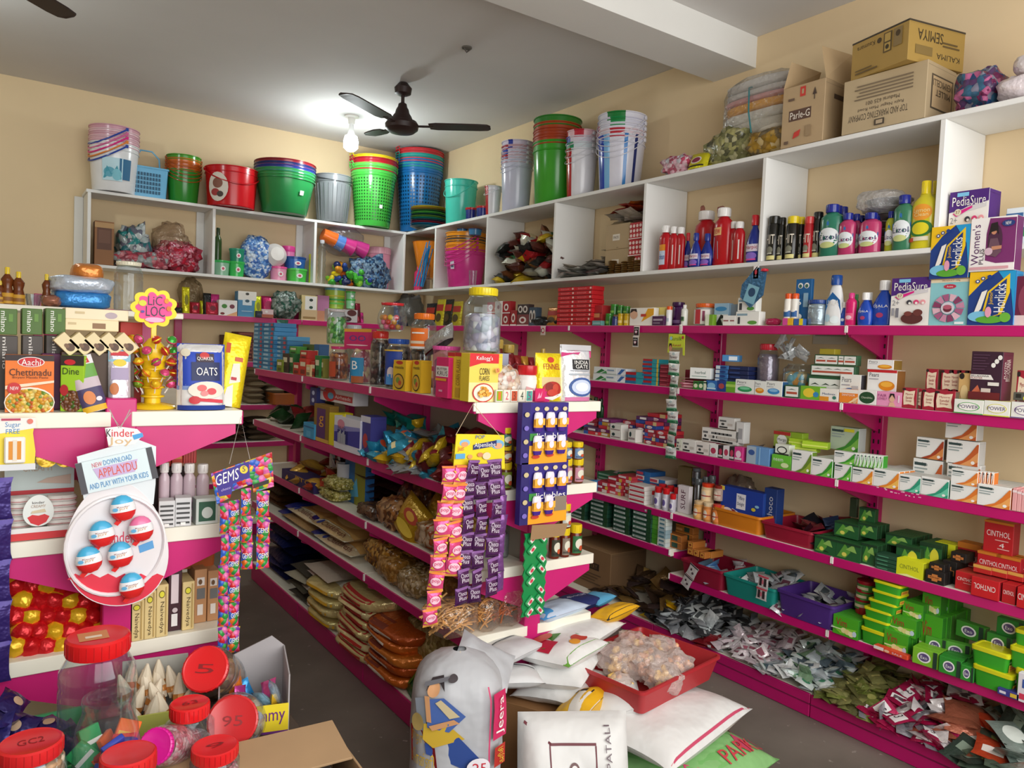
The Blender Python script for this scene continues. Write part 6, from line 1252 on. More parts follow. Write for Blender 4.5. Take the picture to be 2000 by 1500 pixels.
def tubs(S,a,b,t_,c,lid,label,yb=None,inset=.03,art=[]):
 jar(S,a,b,t_,lid,label,None,art=art,lidh=.16,lidr=1.0,clear=c,shell='g',inset=inset,yb=yb,prof=[(0,0),(.86,0),(.9,.02),(1,.82),(1,.84)],cat='container',name='container',lab=(.2,.7))
FL=[El(.5,.5,.14,.35,'E8ECE6'),El(.5,.5,.07,.18,'C84A6A')]
tubs('WBb',420,451,508,'8AB89A','3AB85A','clear green lidded box at bottom left of second pigeonhole',art=FL)
tubs('WBb',450,480,510,'3ABA5A','3AC05A','green lidded box, lower of a stacked pair',art=FL)
tubs('WBb',452,480,485,'1E8A6A','2A9A7A','teal lidded box, upper of a stacked pair',yb=511,art=FL)
blobS('WBb',474,536,460,.16,MV(['3A6AB8','6A9AD8','A8C4E8','4A82C8','D8E4F4'],30,rough=.3),'blue spotted plastic bag standing in the second pigeonhole','bag','plastic_bag',33,amp=.15,inset=.03)
p=P(538,498,y=6.3);mb=MB();mb.T=Matrix.Rotation(PI/2-.1,4,'X')
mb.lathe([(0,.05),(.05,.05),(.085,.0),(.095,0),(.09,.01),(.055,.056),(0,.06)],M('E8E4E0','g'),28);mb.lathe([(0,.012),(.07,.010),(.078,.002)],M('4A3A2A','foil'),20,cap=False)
tag(mb.build('steel_bowl',loc=p),'round white rimmed bowl tipped on its side, dark inside','bowl')
tubs('WBb',553,578,480,'E07AA8','E84A9A','pink container with lid behind the pink box',inset=.12)
tubs('WBb',532,564,520,'E89AB8','F05AA0','low pink lidded box at front of second pigeonhole',art=FL)
tubs('WBb',561,603,501,'2A62B0','1E4A92','blue container with star sticker, upper of a pair',yb=525,art=FL)
tubs('WBb',565,605,524,'4AC04A','5AD05A','bright green container, lower of a pair',art=FL)
tubs('WBb',604,615,496,'C8D040','D8D84A','narrow yellow green cup beside the divider',inset=.06)
jar('WBb',622,638,468,'D8D8DC','clear ribbed bottle at left of the third pigeonhole',None,lidh=.08,lidr=.5,prof=[(0,0),(.9,0)]+[(1 if k%2 else .82,.06+.07*k)for k in range(12)]+[(.5,.9),(.5,.94)],cat='bottle',name='bottle',inset=.02)
for i,(px,py,c,r_)in enumerate([(640,462,'E8722A',.065),(655,470,'5A86D0',.07),(675,478,'D03A8A',.075),(700,484,'C83A8A',.07)]):
 p=P(px,py,y=6.3);mb=MB();mb.T=Matrix.Rotation(1.9,4,'Y');mb.lathe([(r_*.8,-.05),(r_,.07),(r_*1.03,.07),(r_*.97,.068),(r_*.77,-.045),(0,-.045)],M(c,'g'),22)
 tag(mb.build('plastic_cup',loc=p),'%s plastic cup in the slanting wrapped set'%['orange','blue','magenta','end magenta'][i],'cup')
blobS('WBb',640,714,440,.16,M('D8D8E0','film'),'clear wrap around the slanting plastic cups','bag','plastic_bag',35,inset=.02,yb=500,amp=.1)
TOY=['E8722A','E0C81E','4AB83A','1E2A5A','E84A1E','8AC83A','2A4A9A','E89A2A']
tb=MB();tb.lathe([(0,0),(.022,.006),(.034,.03),(.02,.05),(.024,.062),(.012,.08),(0,.082)],M('E8722A','g'),10)
for i in range(46):
 px=R.uniform(645,725);py=557-abs(R.gauss(0,1))*16*(1 if px<690 else .6)
 p=P(px,min(py,556),y=6.25+R.uniform(0,.12));p.z=max(p.z,2.085)
 c=TOY[R.randrange(8)];key='toy'+c
 if key not in globals():
  q=MB();q.v,q.f,q.m,q.mats=tb.v,tb.f,tb.m,[M(c,'g')];globals()[key]=proto(q,.08)
 o=globals()[key].copy();col.objects.link(o);o.name='rubber_toy';o.location=p;o.rotation_euler=(R.uniform(-1.5,1.5),R.uniform(-1.5,1.5),R.uniform(0,6))
 tag(o,'small bright rubber toy in the pile of the third pigeonhole','toy','rubber toys piled in the pigeonhole')
blobS('WBb',690,766,500,.16,MV(['2A4A72','4A7AA8','8AA8C0','22304A','6A8AA8'],30,rough=.3),'blue netted goods in a clear bag right of the toys','bag','plastic_bag',37,amp=.3,inset=.02)
tubs('WBb',724,770,482,'D88AA0','E0A0B0','dusty pink tub standing behind the blue netted bag',inset=.14)
bottle('WRb',800,818,520,'D8386A','E0507A','crumpled pink bottle in the corner pigeonhole',[],'tall',inset=.05)
bottle('WRb',816,832,502,'A8A0A8','8A8A92','grey clear bottle in front of orange cup',[],'tall',inset=.06,mk='clear')
p,n,rz,w,h=fit('WRb',812,846,474,.14)
mb=MB();mb.lathe([(w*.3,.12),(w*.5,h),(w*.52,h),(w*.49,h-.004),(w*.28,.125),(0,.125)],M('E8861E','g'),20);tag(mb.build('plastic_cup',loc=p+n*.05),'orange plastic cup raised in the corner pigeonhole','cup')
mb=MB()
for k in range(9):
 mb.tube([(R.uniform(-.08,.0),-.02-.01*k,0),(R.uniform(.05,.1),-.01-.008*k,R.uniform(.3,.4))],.005,M('2A8AC8','g'),5)
tag(mb.build('blue_hangers',loc=P(835,560,x=3.2),rz=-PI/2),'bundle of bright blue plastic rods leaning in corner pigeonhole','rods')
buckets('WRb',868,950,458,[('D0348A','big pink'),('E08A1E','second, orange'),('E0901E','third, orange'),('5A4A3A','fourth, brown'),('E8941E','topmost, orange')],'bucket of the stack inside the far pigeonhole','pink and orange bucket stack',step=.034,taper=.82,inset=.0,hcol=['D0348A'],sticker=[Rr(.6,.55,.72,.8,'D8D0E0'),Rr(.62,.6,.7,.7,'6A6A8A')])
jar('WRb',908,924,522,None,'stack of clear disposable cups before the pink bucket',None,lidh=.02,prof=[(0,0),(.8,0)]+[(.82+.02*k+(.05 if k%2 else 0),.08*k+.04)for k in range(11)],cat='cup',name='cup_stack',inset=-.02)
for i,(a,b)in enumerate([(884,904),(904,930)]):
 tubs('WRb',a,b,446,'3A7AA8','2A4A7A','small blue container, %s of two above the bucket stack'%ORD[i],yb=458,inset=.06)
carton('B1',427,463,586,.1,'EDEBE8','white carton with green leaf and brown food pictures',[El(.3,.6,.15,.14,'4A8A3A'),El(.72,.6,.14,.14,'7A3A4A'),El(.2,.12,.12,.08,'7A2A2A'),G([(.4,0),(1,.3),(1,0)],'E0A878')],inset=.02)
carton('B1',464,500,569,.1,'4A8AB4','white over blue carton with pale badge',[Rr(0,.65,1,1,'E6E4DC'),El(.5,.9,.1,.05,'3A3A32'),Rr(.25,.45,.75,.68,'D8E4EA'),El(.5,.62,.12,.06,'3A5A6A'),Rr(.2,.2,.8,.23,'A8C8DC')],inset=.02)
packet('B1',497,512,578,.05,'D0D81E','small lime yellow packet right of the blue carton',[El(.5,.5,.25,.2,'8A8A1A')],inset=.0,seed=41)
carton('B1',500,513,607,.05,'1E2430','small dark blue box below the lime packet',[Rr(.2,.3,.8,.6,'3A4458')],inset=-.02)
packet('B1',512,538,578,.07,'C82A6A','magenta snack packet on the back wall shelf',[El(.5,.55,.3,.22,'A01E4E')],inset=.04,seed=42)
carton('B1',511,534,604,.07,'D8BEBE','pink topped low tray with cream front below magenta packet',[Rr(0,0,1,.4,'A85A42'),El(.4,.7,.12,.14,'E8E4E0')],inset=-.02)
carton('B1',588,619,577,.06,'D8C48A','white and tan tea carton with leaf badge',[Rr(.22,.0,.95,.97,'E8E6E0'),El(.6,.82,.12,.06,'2A3A32'),El(.6,.52,.12,.06,'2A4A3A'),Rr(0,0,1,.42,'D0B48A'),Rr(.1,.05,.9,.14,'9A7A4A')],inset=.02)
carton('B1',619,642,577,.05,'B878A0','dusty pink carton beside the tan tea carton',[Rr(0,0,1,.4,'C88A6A')],inset=.06)
carton('B1',640,698,604,.1,'C8C4C4','pale biscuit carton with dark round biscuits printed',[El(.6,.25,.2,.22,'3A2224'),El(.8,.75,.16,.25,'5A2A2A'),El(.6,.27,.1,.1,'6A4A44'),G([(.3,.05),(.5,.15),(.7,.05)],'3A4AA0')],inset=-.02)
tubs('B1',641,680,560,'A8C84A','6AA8C0','clear container set with green and yellow bands',inset=.05,yb=603,art=[Rr(0,0,1,.15,'5AB84A'),Rr(0,.35,1,.5,'3AA04A'),Rr(0,.7,1,.8,'D8C83A')])
for i,(t_,yb)in enumerate([(584,603),(569,586)]):
 tubs('B1',679,697,t_,'8AC89A','4AC04A','small round green lidded container, %s of a pair'%['lower','upper'][i],yb=yb,inset=.03,art=[El(.5,.5,.15,.3,'E8ECE8')])
for i,(a,b,t_,c)in enumerate([(357,372,560,'D8D01E'),(372,392,590,'A81E34'),(392,404,587,'D8D82A'),(404,428,590,'B82A42'),(398,414,572,'2A2A2A'),(408,430,574,'D83A8A'),(696,706,592,'8A1E34'),(704,712,610,'D8388A'),(772,800,590,'2A3A6A'),(340,358,600,'1E1E22')]):
 packet('B1',a,b,t_,.06,c,'%s small packet, %s from left along the upper back shelf'%({'D8D01E':'yellow','A81E34':'dark red','D8D82A':'lime','B82A42':'red','2A2A2A':'black','D83A8A':'pink','8A1E34':'maroon','D8388A':'magenta','2A3A6A':'navy','1E1E22':'black'}[c],ORD[i]),[El(.5,.5,.25,.2,tint(c,.6))],inset=.02+.03*(i%3),seed=50+i)
blobS('B1',352,398,543,.16,M('B8AE98','film'),'puffy clear bag at left of the upper back shelf','bag','plastic_bag',51,inset=.1,amp=.25)
blobS('B1',535,590,570,.16,MV(['6A7A72','8A9A92','2A5A4A','9AA8A0','4A5A52'],26,rough=.2),'clear bag of green and grey sweets overhanging the back shelf','bag','plastic_bag',52,inset=-.03,amp=.3)
strip(552,625,{'y':6.2},1,.1,.17,'3A6A5A','green foil bag hanging below the upper back shelf',[El(.5,.5,.25,.25,'B8C8C0')],rz=0,t=.03)
blobS('B1',785,830,575,.2,M('7A7C7A','foil'),'grey crumpled plastic bag in the far shelf corner','bag','plastic_bag',53,inset=.04,amp=.25)
RRs=[Rr(.1,.3,.9,.6,'A05A42')]
brick_pile('B2',[(440,458,7,.05),(464,494,8,.05)],0,.2,.03,['5A1A1E','6A2A22','4A1418'],'dark red biscuit pack, %s up in the %s stack, back wall','dark red packs on the back wall',name='biscuit_pack',arts=lambda i:RRs)
def flatpile(S,x0,x1,n,cols,hh,label,group,inset=.05,d=.24,seed=0,cat='packet',name='flour_bag',jit=.02,z0=0):
 p,nn,rz,w,_=fit(S,x0,x1,0,inset)
 ps=[packet_mb(w,d,hh*1.25,c,[],seed=seed+i,mk='cloth' if name=='flour_bag' else 'foil',nu=8,nv=8)for i,c in enumerate(cols)]
 ps=[proto(m,d)for m in ps]
 for k in range(n):
  o=ps[k%len(ps)].copy();col.objects.link(o);o.name=name
  o.rotation_euler=(Matrix.Rotation(rz+R.uniform(-.1,.1),3,'Z')@Matrix.Rotation(-PI/2,3,'X')).to_euler()
  o.location=p+Vector((R.uniform(-jit,jit),R.uniform(-jit,jit),hh*(k+.55)+z0))+nn*.0
  tag(o,label%ORD[min(k,15)],cat,group)
flatpile('B3',486,520,6,['8A7A5E','7A6A50','94846A'],.045,'beige flour packet, %s up on the back wall shelf, left pile','beige packets on the third back shelf',seed=60)
flatpile('B3',520,560,5,['8A7A5E','7A6A50','9A8C72'],.045,'beige flour packet, %s up on the back wall shelf, middle pile','beige packets on the third back shelf',seed=64)
flatpile('B3',556,590,5,['6A5A44','5A4A3A','3A2A26'],.045,'brown flour packet, %s up on the back wall shelf, right pile','brown packets on the third back shelf',seed=68)
tray('B3',532,586,768,.24,'A85A1E','orange tray tucked beside the beige packets on the back shelf',inset=-.06,yb=800)
flatpile('B4',375,425,4,['5A4030','4A3428','6A4A38'],.045,'dark brown packet, %s up on the fourth back shelf, left pile','brown packets on the fourth back shelf',seed=72)
flatpile('B4',425,478,4,['4A3428','5A4030','3A2820'],.045,'dark brown packet, %s up on the fourth back shelf, right pile','brown packets on the fourth back shelf',seed=76)
flatpile('B4',484,540,4,['5A4A34','4A3A2A'],.045,'dull brown packet, %s up on the fourth back shelf, third pile','brown packets on the fourth back shelf',seed=80)
BS=[Rr(.05,.25,.5,.75,'8AC0E0'),T('soap',.1,.3,.45,.7,'E8F0F4'),Rr(.7,.2,.9,.8,'B84A5A')]
brick_pile('M1',[(494,512,11,.02),(513,534,11,.02),(535,560,8,.04)],0,.14,.027,['3A88B8','4A96C4','3278A8'],'light blue soap bar, %s up in the %s stack at gondola far end','light blue soap bars on the middle gondola',name='soap_bar',arts=lambda i:BS)
for i,(a,b,t_,c,yb,ins)in enumerate([(540,551,702,'7A8A1E',None,0),(551,562,690,'3A2A1E',None,.01),(561,573,690,'1E6A2E',None,.02),(565,580,676,'4A9A3A',692,.05),(572,584,708,'B8281E',None,0),(584,598,700,'C8301E',None,.0),(586,600,684,'B8241E',702,.02),(597,606,712,'D8C08A',None,.0),(606,616,706,'B82A1E',None,.01),(614,624,694,'1E7A3A',None,.01),(622,632,700,'8A8A3A',None,.02),(590,612,672,'5A6A32',None,.12),(612,622,672,'3A6AA0',None,.12)]):
 carton('M1',a,b,t_,.06,c,'small %s carton, %s from left among spice cartons on the gondola'%({'7':'olive','3':'dark','1':'green','4':'green','B':'red','C':'red','D':'cream','8':'olive','5':'moss'}[c[0]],ORD[i]),[Rr(.15,.55,.85,.8,'E0D8B8'),Rr(.2,.1,.8,.35,tint(c,.6))],yb=yb,inset=ins,name='spice_carton')
def jarM(a,b,t_,lid,label,fill=None,fh=.7,art=(),yb=None,ins=.02,S='M1',**k):return jar(S,a,b,t_,lid,label,fill,fh,art,inset=ins,yb=yb,**k)
GRN=MV(['3A9A3A','6AC04A','2A7A2A','D8E0C8','8AD05A'],50);BRNm=MV(['B8602A','8A3A1E','D88A4A','6A2A1A'],45);DKm=MV(['3A2420','5A3A30','2A1A18','8A7A6A','1E1614'],50)
jarM(625,662,676,'D83A7A','clear jar with pink lid holding orange brown sweets',BRNm,.75,[Rr(.45,.0,.9,1,'B84A2A')],lidh=.08,ins=.0)
jarM(620,658,604,'C8C0C0','clear jar of green sweets stacked on the pink lidded jar',GRN,.72,yb=672,lidh=.06,ins=.0)
jarM(656,690,634,'B8BCC0','clear box jar with white lid behind the pink tilted carton',M('9AA0A4','film'),.8,ins=.12,lidh=.1)
jarM(664,706,678,None,'clear jar wrapped with bright blue and brown label',MV(['B85A6A','D8A0A0','E0C8A0'],40),.9,[Rr(0,0,1,.75,'2A8ABB'),Rr(.55,0,1,.2,'A85A32'),G([(.55,.2),(1,.35),(1,.2)],W_),T('B',.6,.4,.8,.65,W_),Rr(0,.12,.5,.3,'C8D8E0')],lab=(.02,.95),arc=2.8,ins=-.005)
carton('M1',679,716,642,.03,'D01E6A','tilted pink carton with blue ring letters on the blue labelled jar',[Rr(0,.85,1,1,'E8A83A'),T('OO',.2,.4,.8,.68,'4A4A9A'),El(.5,.2,.4,.04,'F0C0D0')],yb=682,inset=.02,yaw=.2)
jarM(704,742,646,'C8281E','clear jar with red lid full of dark brown sweets',DKm,.8,ins=.0,lidh=.13)
g=jarM(711,769,590,'D02A32','round clear jar of colourful gumballs with red lid',None,yb=646,ins=.0,lidh=.09,prof=[(.0,.004),(.6,.004),(.8,.06),(.97,.25),(1,.42),(.95,.6),(.8,.76),(.72,.83),(.72,.93)],lidr=.72)
gw,gh=g['dims'][0],g['dims'][2];gs=MB();gs.lathe([(0,-.013)]+[(.013*math.cos(a),.013*math.sin(a))for a in[-1,-.5,0,.5,1]]+[(0,.013)],M('E8722A','g'),10,cap=False)
gcols=['E8842A','E0C02A','E84A5A','F0B8A0','4AA84A','D8D0B0','E86A8A','C83A2A','D89A3A'];gp=[]
for c in gcols:
 q=MB();q.v,q.f,q.m,q.mats=gs.v,gs.f,gs.m,[M(c,'g',.3)];gp.append(proto(q,.02))
k=0;z=.02
while z<gh*.62:
 rr_=gw/2*(.80 if z<gh*.12 else .9)-.016;rad=rr_
 while rad>.005:
  m_=max(1,int(2*PI*rad/.0255))
  for j in range(m_):
   a=2*PI*j/m_+z*40;
   if math.sin(a)>.35 and rad>.03:continue
   o=gp[(k*7+j*3)%9].copy();col.objects.link(o);o.name='gumball';o.location=g.matrix_basis@Vector((0,0,0))if 0 else g.location+Vector((rad*math.cos(a)*1,rad*math.sin(a),z));k+=1
   o.location=g.location+Matrix.Rotation(-PI/2,3,'Z')@Vector((rad*math.cos(a),rad*math.sin(a),z));tag(o,'shiny gumball inside the round jar','sweet','gumballs in the round jar')
  rad-=.2
 z+=.021
jarM(729,779,661,'2A5AB8','large jar with blue lid and dark blue label',DKm,.8,[Rr(0,0,1,1,'24429A'),G([(.1,.75),(.3,.95),(.4,.6)],'E8E4E0'),El(.25,.78,.1,.12,'1A2A4A'),Rr(0,.45,.4,.55,'C8A83A'),El(.7,.35,.12,.16,'D8C8C8'),Rr(.55,.0,.8,.3,'4A8AC8'),Rr(0,.96,1,1,'D8B03A')],lab=(.08,.78),ins=.005,arc=2.8,lidh=.1)
NDL=[G([(0,0),(1,0),(1,1),(.3,.97),(0,.85)],'E8C01E'),El(.5,.92,.28,.06,'C8301E'),T('masala',.15,.72,.85,.82,'4A2A1A'),El(.5,.3,.42,.26,'3A2A1A'),El(.5,.3,.38,.22,'D8A83A'),El(.45,.34,.16,.1,'7A9A3A'),El(.62,.26,.12,.08,'C8502A')]
for i,(a,b,ins)in enumerate([(767,791,.0),(791,805,.03),(804,821,.01)]):
 carton('M1',a,b,703,.05,'E8B81E' if i!=1 else 'E8861E','yellow noodle carton with bowl picture, %s of three below the orange jar'%ORD[i],NDL if i!=1 else[Rr(.2,0,.8,.25,'D8C8A8'),Rr(.1,.5,.9,.6,'F0A040')],inset=ins,name='noodle_carton')
jarM(780,822,683,None,'short dark jar under the orange lidded jar',DKm,.95,ins=.07,prof=[(0,.004),(.9,.004),(1,.1),(1,.9),(.9,1)])
jarM(781,830,611,'F07A1E','clear jar with orange lid and orange yellow label',None,art=[Rr(0,0,.35,1,'E0B82A'),Rr(.35,0,1,1,'F0761E'),Rr(.42,.15,.9,.3,'E8D8C0'),Rr(.5,.7,.9,.78,W_),Rr(0,-.12,1,0,'E8E8EC')],yb=685,lab=(.12,.6),lidh=.16,ins=.05,arc=2.8)
packet('M1',820,876,646,.05,'A8A8A8','crumpled silver and maroon pouch on top of the pink lidded container',[G([(0,0),(.6,0),(.2,.9),(0,.9)],'7A1E2A')],yb=678,inset=.02,roll=-.35,seed=77,name='pouch',cat='pouch')
jarM(820,873,675,'E85AA8','square pink lidded container of wrapped sweets',MV(['B8A8C8','D8C08A','9A8ABB','C8B0C0','7A7AA0'],26),.7,lidh=.08,lidr=.98,clear='E8A8D0',prof=[(0,.004),(.84,.004),(.9,.02),(1,.93)],ins=-.005)
carton('M1',850,874,697,.02,'D81A6A','bright pink pack with white name panel, partly before the container',[Rr(.0,.52,1,.78,'E8E4E0'),T('KRUS',.1,.55,.95,.66,'2A2024'),T('BUTTER',.1,.68,.9,.74,'2A2024'),Rr(.3,.15,.6,.2,'E8A0C0'),Rr(0,.42,.9,.48,'E8A02A')],inset=-.02,name='biscuit_carton')
KS=[Rr(0,.92,1,1,'C81E28'),T('CORN FLAKES',.25,.3,.75,.85,'8A6A1E',90),Rr(.2,.05,.8,.25,'C8A82A')]
for i,(a,b)in enumerate([(872,886),(886,900),(900,913)]):
 carton('M1',a,b,688,.15,'E8CC2E','yellow cereal carton seen edge on, %s of three'%ORD[i],KS,inset=.0,name='cereal_carton',side='E8D03A')
KF=[Rr(0,0,1,1,'F0D45A'),Rr(0,0,1,.4,'F4E4A0'),Rr(0,.8,1,1,'D81E28'),G([(0,.72),(.4,.8),(0,.8)],'D81E28'),T("Kellogg's",.22,.84,.78,.95,W_),T('CORN',.34,.56,.68,.7,K_),T('FLAKES',.34,.44,.68,.54,K_),El(.48,.19,.37,.2,'C8382A'),El(.48,.19,.33,.175,'F0E8D8')]+[El(.48+.22*math.cos(k*2.4)*(.3+.1*(k%7)),.2+.11*math.sin(k*2.4)*(.3+.1*(k%7)),.06,.03,['E8A83A','D8902A','F0C060'][k%3])for k in range(22)]+[El(.88,.66,.08,.055,'E8A05A'),T('5',.84,.63,.92,.69,'B83A2A')]
carton('E1',914,971,690,.06,'F0D45A','yellow and red cereal carton facing the camera at gondola corner',KF,inset=.015,name='cereal_carton',side='E8CC2E')
jar('M1',873,947,560,'E8D01E','very tall clear jar with yellow lid standing on cereal cartons',MV(['C8C0CC','A8B0B8','D8D0E0','E0E0E0','B0A8C0','9A9AB0'],24,rough=.25),.55,yb=688,inset=.03,lidh=.12,lidr=.74)
blobS('E1',972,1024,716,.12,MV(['E8D8C8','D8A89A','F0E8E0','C8906A','E0C8B0'],34,rough=.25),'clear bag of cream and pink puffs beside the cereal carton','bag','plastic_bag',81,inset=.03,amp=.2)
for i,(c,s)in enumerate(zip(['8AB81E','EDE6D8','C8502A','E8E4D0','4AA89A'],['1','2','3','4','5'])):
 carton('E1',968+i*14.6,982+i*14.6,761,.01,'EDE6D8','small price block reading digit %s on the shelf end'%['one','two','three','four','five'][i],[Rr(.1,.1,.9,.9,c),T(s,.3,.2,.7,.85,['E07A1E','D84A5A','8A3A1E','2A3A2A','8A4A7A'][i])],inset=-.005,name='price_block',cat='price tag')
bottle('E1',1019,1062,714,'E6E0DC','C81E28','white plastic jar with red lid before the yellow fennel pouch',[Rr(.0,0,1,.9,'EDEAE6'),El(.75,.55,.12,.22,'C8502A'),El(.75,.52,.08,.12,'E8E0D8'),El(.75,.25,.12,.12,'A83A2A'),G([(.1,.1),(.5,.5),(.2,.6)],'D8A0A0')],'squat',inset=.02,capr=1.0,cat='jar',name='white_jar',lab=(.05,.66))
blobS('E1',1008,1040,712,.1,M('8A1420','foil'),'dark red pouch tucked behind the white jar','pouch','pouch',83,inset=.1,yb=770,amp=.2)
for i,(a,b,t_)in enumerate([(963,986,663),(985,1008,673),(1055,1064,681)]):
 bottle('E1',a,b,t_,'6A1E14','B89A4A','dark red and gold tin, %s of the tins at the back'%ORD[i],[Rr(0,.2,1,.7,'8A2A1A'),El(.5,.45,.25,.25,'C89A3A')],'can',inset=.45 if i<2 else .3,capr=.98,cat='tin',name='tin')
carton('E1',972,991,690,.04,'A8ACC0','pale grey carton leaning behind the cream puffs',[Rr(0,0,1,.3,'6A7AA8')],inset=.2,name='carton')
for i,(a,b)in enumerate([(995,1010),(1010,1024),(1024,1038),(1038,1050)]):
 packet('E1',a,b,692+2*i,.05,['7A1420','8A1A1E','B8862A','8A1A24'][i],'shiny red gold packet, %s of the row behind the puffs'%ORD[i],[Rr(0,.0,1,.35,'C89A2A')],inset=.2,seed=85+i)
FEN=[Rr(.15,.3,.9,.5,'D8C08A'),T('FENNEL',.22,.66,.85,.78,'B02A2A'),El(.5,.86,.12,.06,'C8381E'),El(.52,.25,.36,.16,'B02A1E'),El(.4,.3,.14,.09,'8A1A14'),El(.62,.28,.12,.08,'C84A32'),El(.5,.18,.2,.07,'C83A2A'),G([(.1,.08),(.5,.02),(.9,.12),(.9,.18),(.5,.1)],'F0ECE6')]
packet('E1',1052,1102,690,.05,'F0D81E','bright yellow seed pouch with red heap picture',FEN,inset=.0,seed=90,name='seed_pouch',lean=.05)
packet('E1',1103,1122,678,.04,'E8C81E','small yellow packet peeking out left of the rice bag',[El(.5,.4,.3,.2,'5A4A1A')],inset=.06,seed=91)
IG=[Rr(0,0,1,.07,'D87AA8'),T('INDIA',.3,.62,.82,.71,W_),El(.55,.25,.4,.17,'3A5A9A'),El(.55,.25,.33,.13,'C8D4EC'),El(.55,.25,.22,.08,'E8ECF4'),Rr(.15,.46,.85,.49,'A8B0B8'),Rr(.2,.53,.8,.55,'9AA0A8'),G([(0,.78),(.3,.84),(1,.78),(1,.92),(.4,.9),(0,.86)],'C83A7A'),Rr(0,.9,1,1,'C8C8CC')]
IG=[IG[0],Rr(.28,.56,.86,.74,'1A1A1E'),T('INDIA',.34,.655,.8,.72,W_),T('GATE',.36,.58,.78,.645,W_)]+IG[2:]
packet('E1',1103,1161,674,.07,'ECEEF2','white and pink rice bag with blue plate picture',IG,inset=-.01,seed=92,name='rice_bag',lean=.05,mk='foil')
mb=carton_mb(.048,.004,.05,'D81E62',[G([(.2,.2),(.4,.7),(.5,.4),(.7,.8),(.6,.3)],'F0A0C0')]);o=mb.build('price_tag',smooth=0,loc=P(1054,784,y=2.297));tag(o,'bright pink tag on the gondola post top','tag')
def pk(w,h,t,c,c2,art,seed):return proto(sachet_mb(w,h,t,c,c2,art,seed=seed),h)
GD=[pk(.1,.13,.05,c,c2,a,170+i)for i,(c,c2,a)in enumerate([('1E4A24','8A1E1E',[Rr(.2,.3,.8,.6,'B83A2A')]),('2A3A24','1A241A',[]),('8A1E24','2A5A2A',[]),('C8C0B8','6A2A2A',[])])]
heap(GD,20,shelf_area('M2',505,595,.0,.25),.17,'green and red snack packet heaped at the far end, second level','green red packets on the middle gondola','snack packet','snack_packet',.6,51)
carton('M2',612,642,790,.05,'8A6A1E','tall gold and purple carton below the red white candy box',[Rr(.2,.1,.75,.9,'5A2A6A'),T('g',.35,.4,.65,.7,'E0A030'),Rr(0,0,1,.1,'D8A84A')],inset=.0,name='candy_carton')
carton('M2',605,618,756,.05,'22286A','navy end of the candy box, white dots',[El(.5,.7,.2,.12,'B8C0E0'),El(.5,.3,.2,.12,'B8C0E0')],yb=792,inset=.03,name='candy_carton')
carton('M2',617,690,758,.08,'D8D4D8','red and white candy dispenser box lying on tall cartons',[El(.38,.5,.18,.5,'C81E2A'),El(.42,.42,.08,.24,'5AA0C8'),Rr(.52,.2,.98,.6,'B8303A'),T('Airheads',.54,.3,.94,.55,'E8DCDC'),Rr(0,.8,.06,1,'B82A3A'),Rr(.1,.65,.3,.75,'9A5A6A')],yb=786,inset=.05,name='candy_carton')
t=carton('M2',641,652,806,.1,'E8D81E','open yellow carton with a raised pointed flap',[],inset=.0,name='candy_carton')
mb=MB();mb.prism([(-.01,0),(.16,.0),(.16,.08),(.0,.02)],.003,M('E8D81E'));o=mb.build('flap',t,0);o.location=(0,-.045,.098)
carton('M2',592,613,826,.05,'3A9AC8','small sky blue carton at the rail, second level',[Rr(.3,.1,.7,.5,'5AB0D8'),Rr(0,.7,1,.8,'2A6A9A')],inset=-.01,name='candy_carton')
SNI=[Rr(0,0,1,1,'E0E0EA'),G([(0,.2),(1,.2),(1,.75),(0,.55)],'3A3A9A'),G([(0,.5),(1,.7),(1,.8),(0,.7)],'8A8AC8'),El(.28,.78,.14,.14,'D88AA0'),Rr(.15,.2,.55,.6,'2A2A7A')]+[Rr(.17+.05*k,.2,.2+.05*k,.5+.05*(k%3),'C8CCD4')for k in range(7)]+[T('BRUSH',.2,.62,.5,.72,'4A2A6A')]
carton('M2',652,702,816,.08,'E0E0EA','white and indigo counter box with picture of silver brushes',SNI,inset=-.01,name='counter_box',side='C8C8D8')
carton('M2',703,722,812,.08,'3A3A8A','indigo side panel box beside the brush counter box',[El(.5,.4,.25,.18,'B83A3A'),Rr(0,.85,1,1,'D8D8E4')],inset=.0,name='counter_box')
TL_=[pk(.1,.13,.03,c,c2,[],180+i)for i,(c,c2)in enumerate([('1A8A82','147068'),('9AA0A4','6A7074')])]
heap(TL_[:1],8,lambda u,v:(1.62+.1*v,3.1+.3*u,1.2),.1,'teal pouch piled at the back of the second level','teal pouches on the second level','pouch','pouch',.6,52)
heap(TL_[1:],22,shelf_area('M2',715,800,.1,.26),.2,'silver pouch piled at the back of the second level','silver pouches on the second level','pouch','pouch',.6,53)
YT=[pk(.065,.1,.045,c,c2,a,190+i)for i,(c,c2,a)in enumerate([('2A90B8','E8B81E',[El(.5,.5,.25,.25,'D8502A')]),('E0B41E','2A90B8',[]),('3AA0C0','D8A82A',[Rr(.2,.3,.8,.5,'E8D8A0')])])]
heap(YT,70,shelf_area('M2',705,840,.0,.24),.19,'turquoise and yellow twist packet in the middle heap','turquoise yellow packets on the second level','snack packet','snack_packet',.7,54)
RB_=[pk(.065,.1,.045,c,c2,a,195+i)for i,(c,c2,a)in enumerate([('7A1426','D8B01E',[Rr(.2,.35,.8,.6,'E0C040')]),('5A1A1E','B88A1E',[]),('8A1E2A','D8C03A',[El(.5,.5,.2,.2,'D8B02A')]),('C8A81E','6A1420',[])])]
heap(RB_,76,shelf_area('M2',775,915,.0,.25),.24,'maroon and yellow twist packet in the near heap','maroon yellow packets on the second level','snack packet','snack_packet',.7,55)
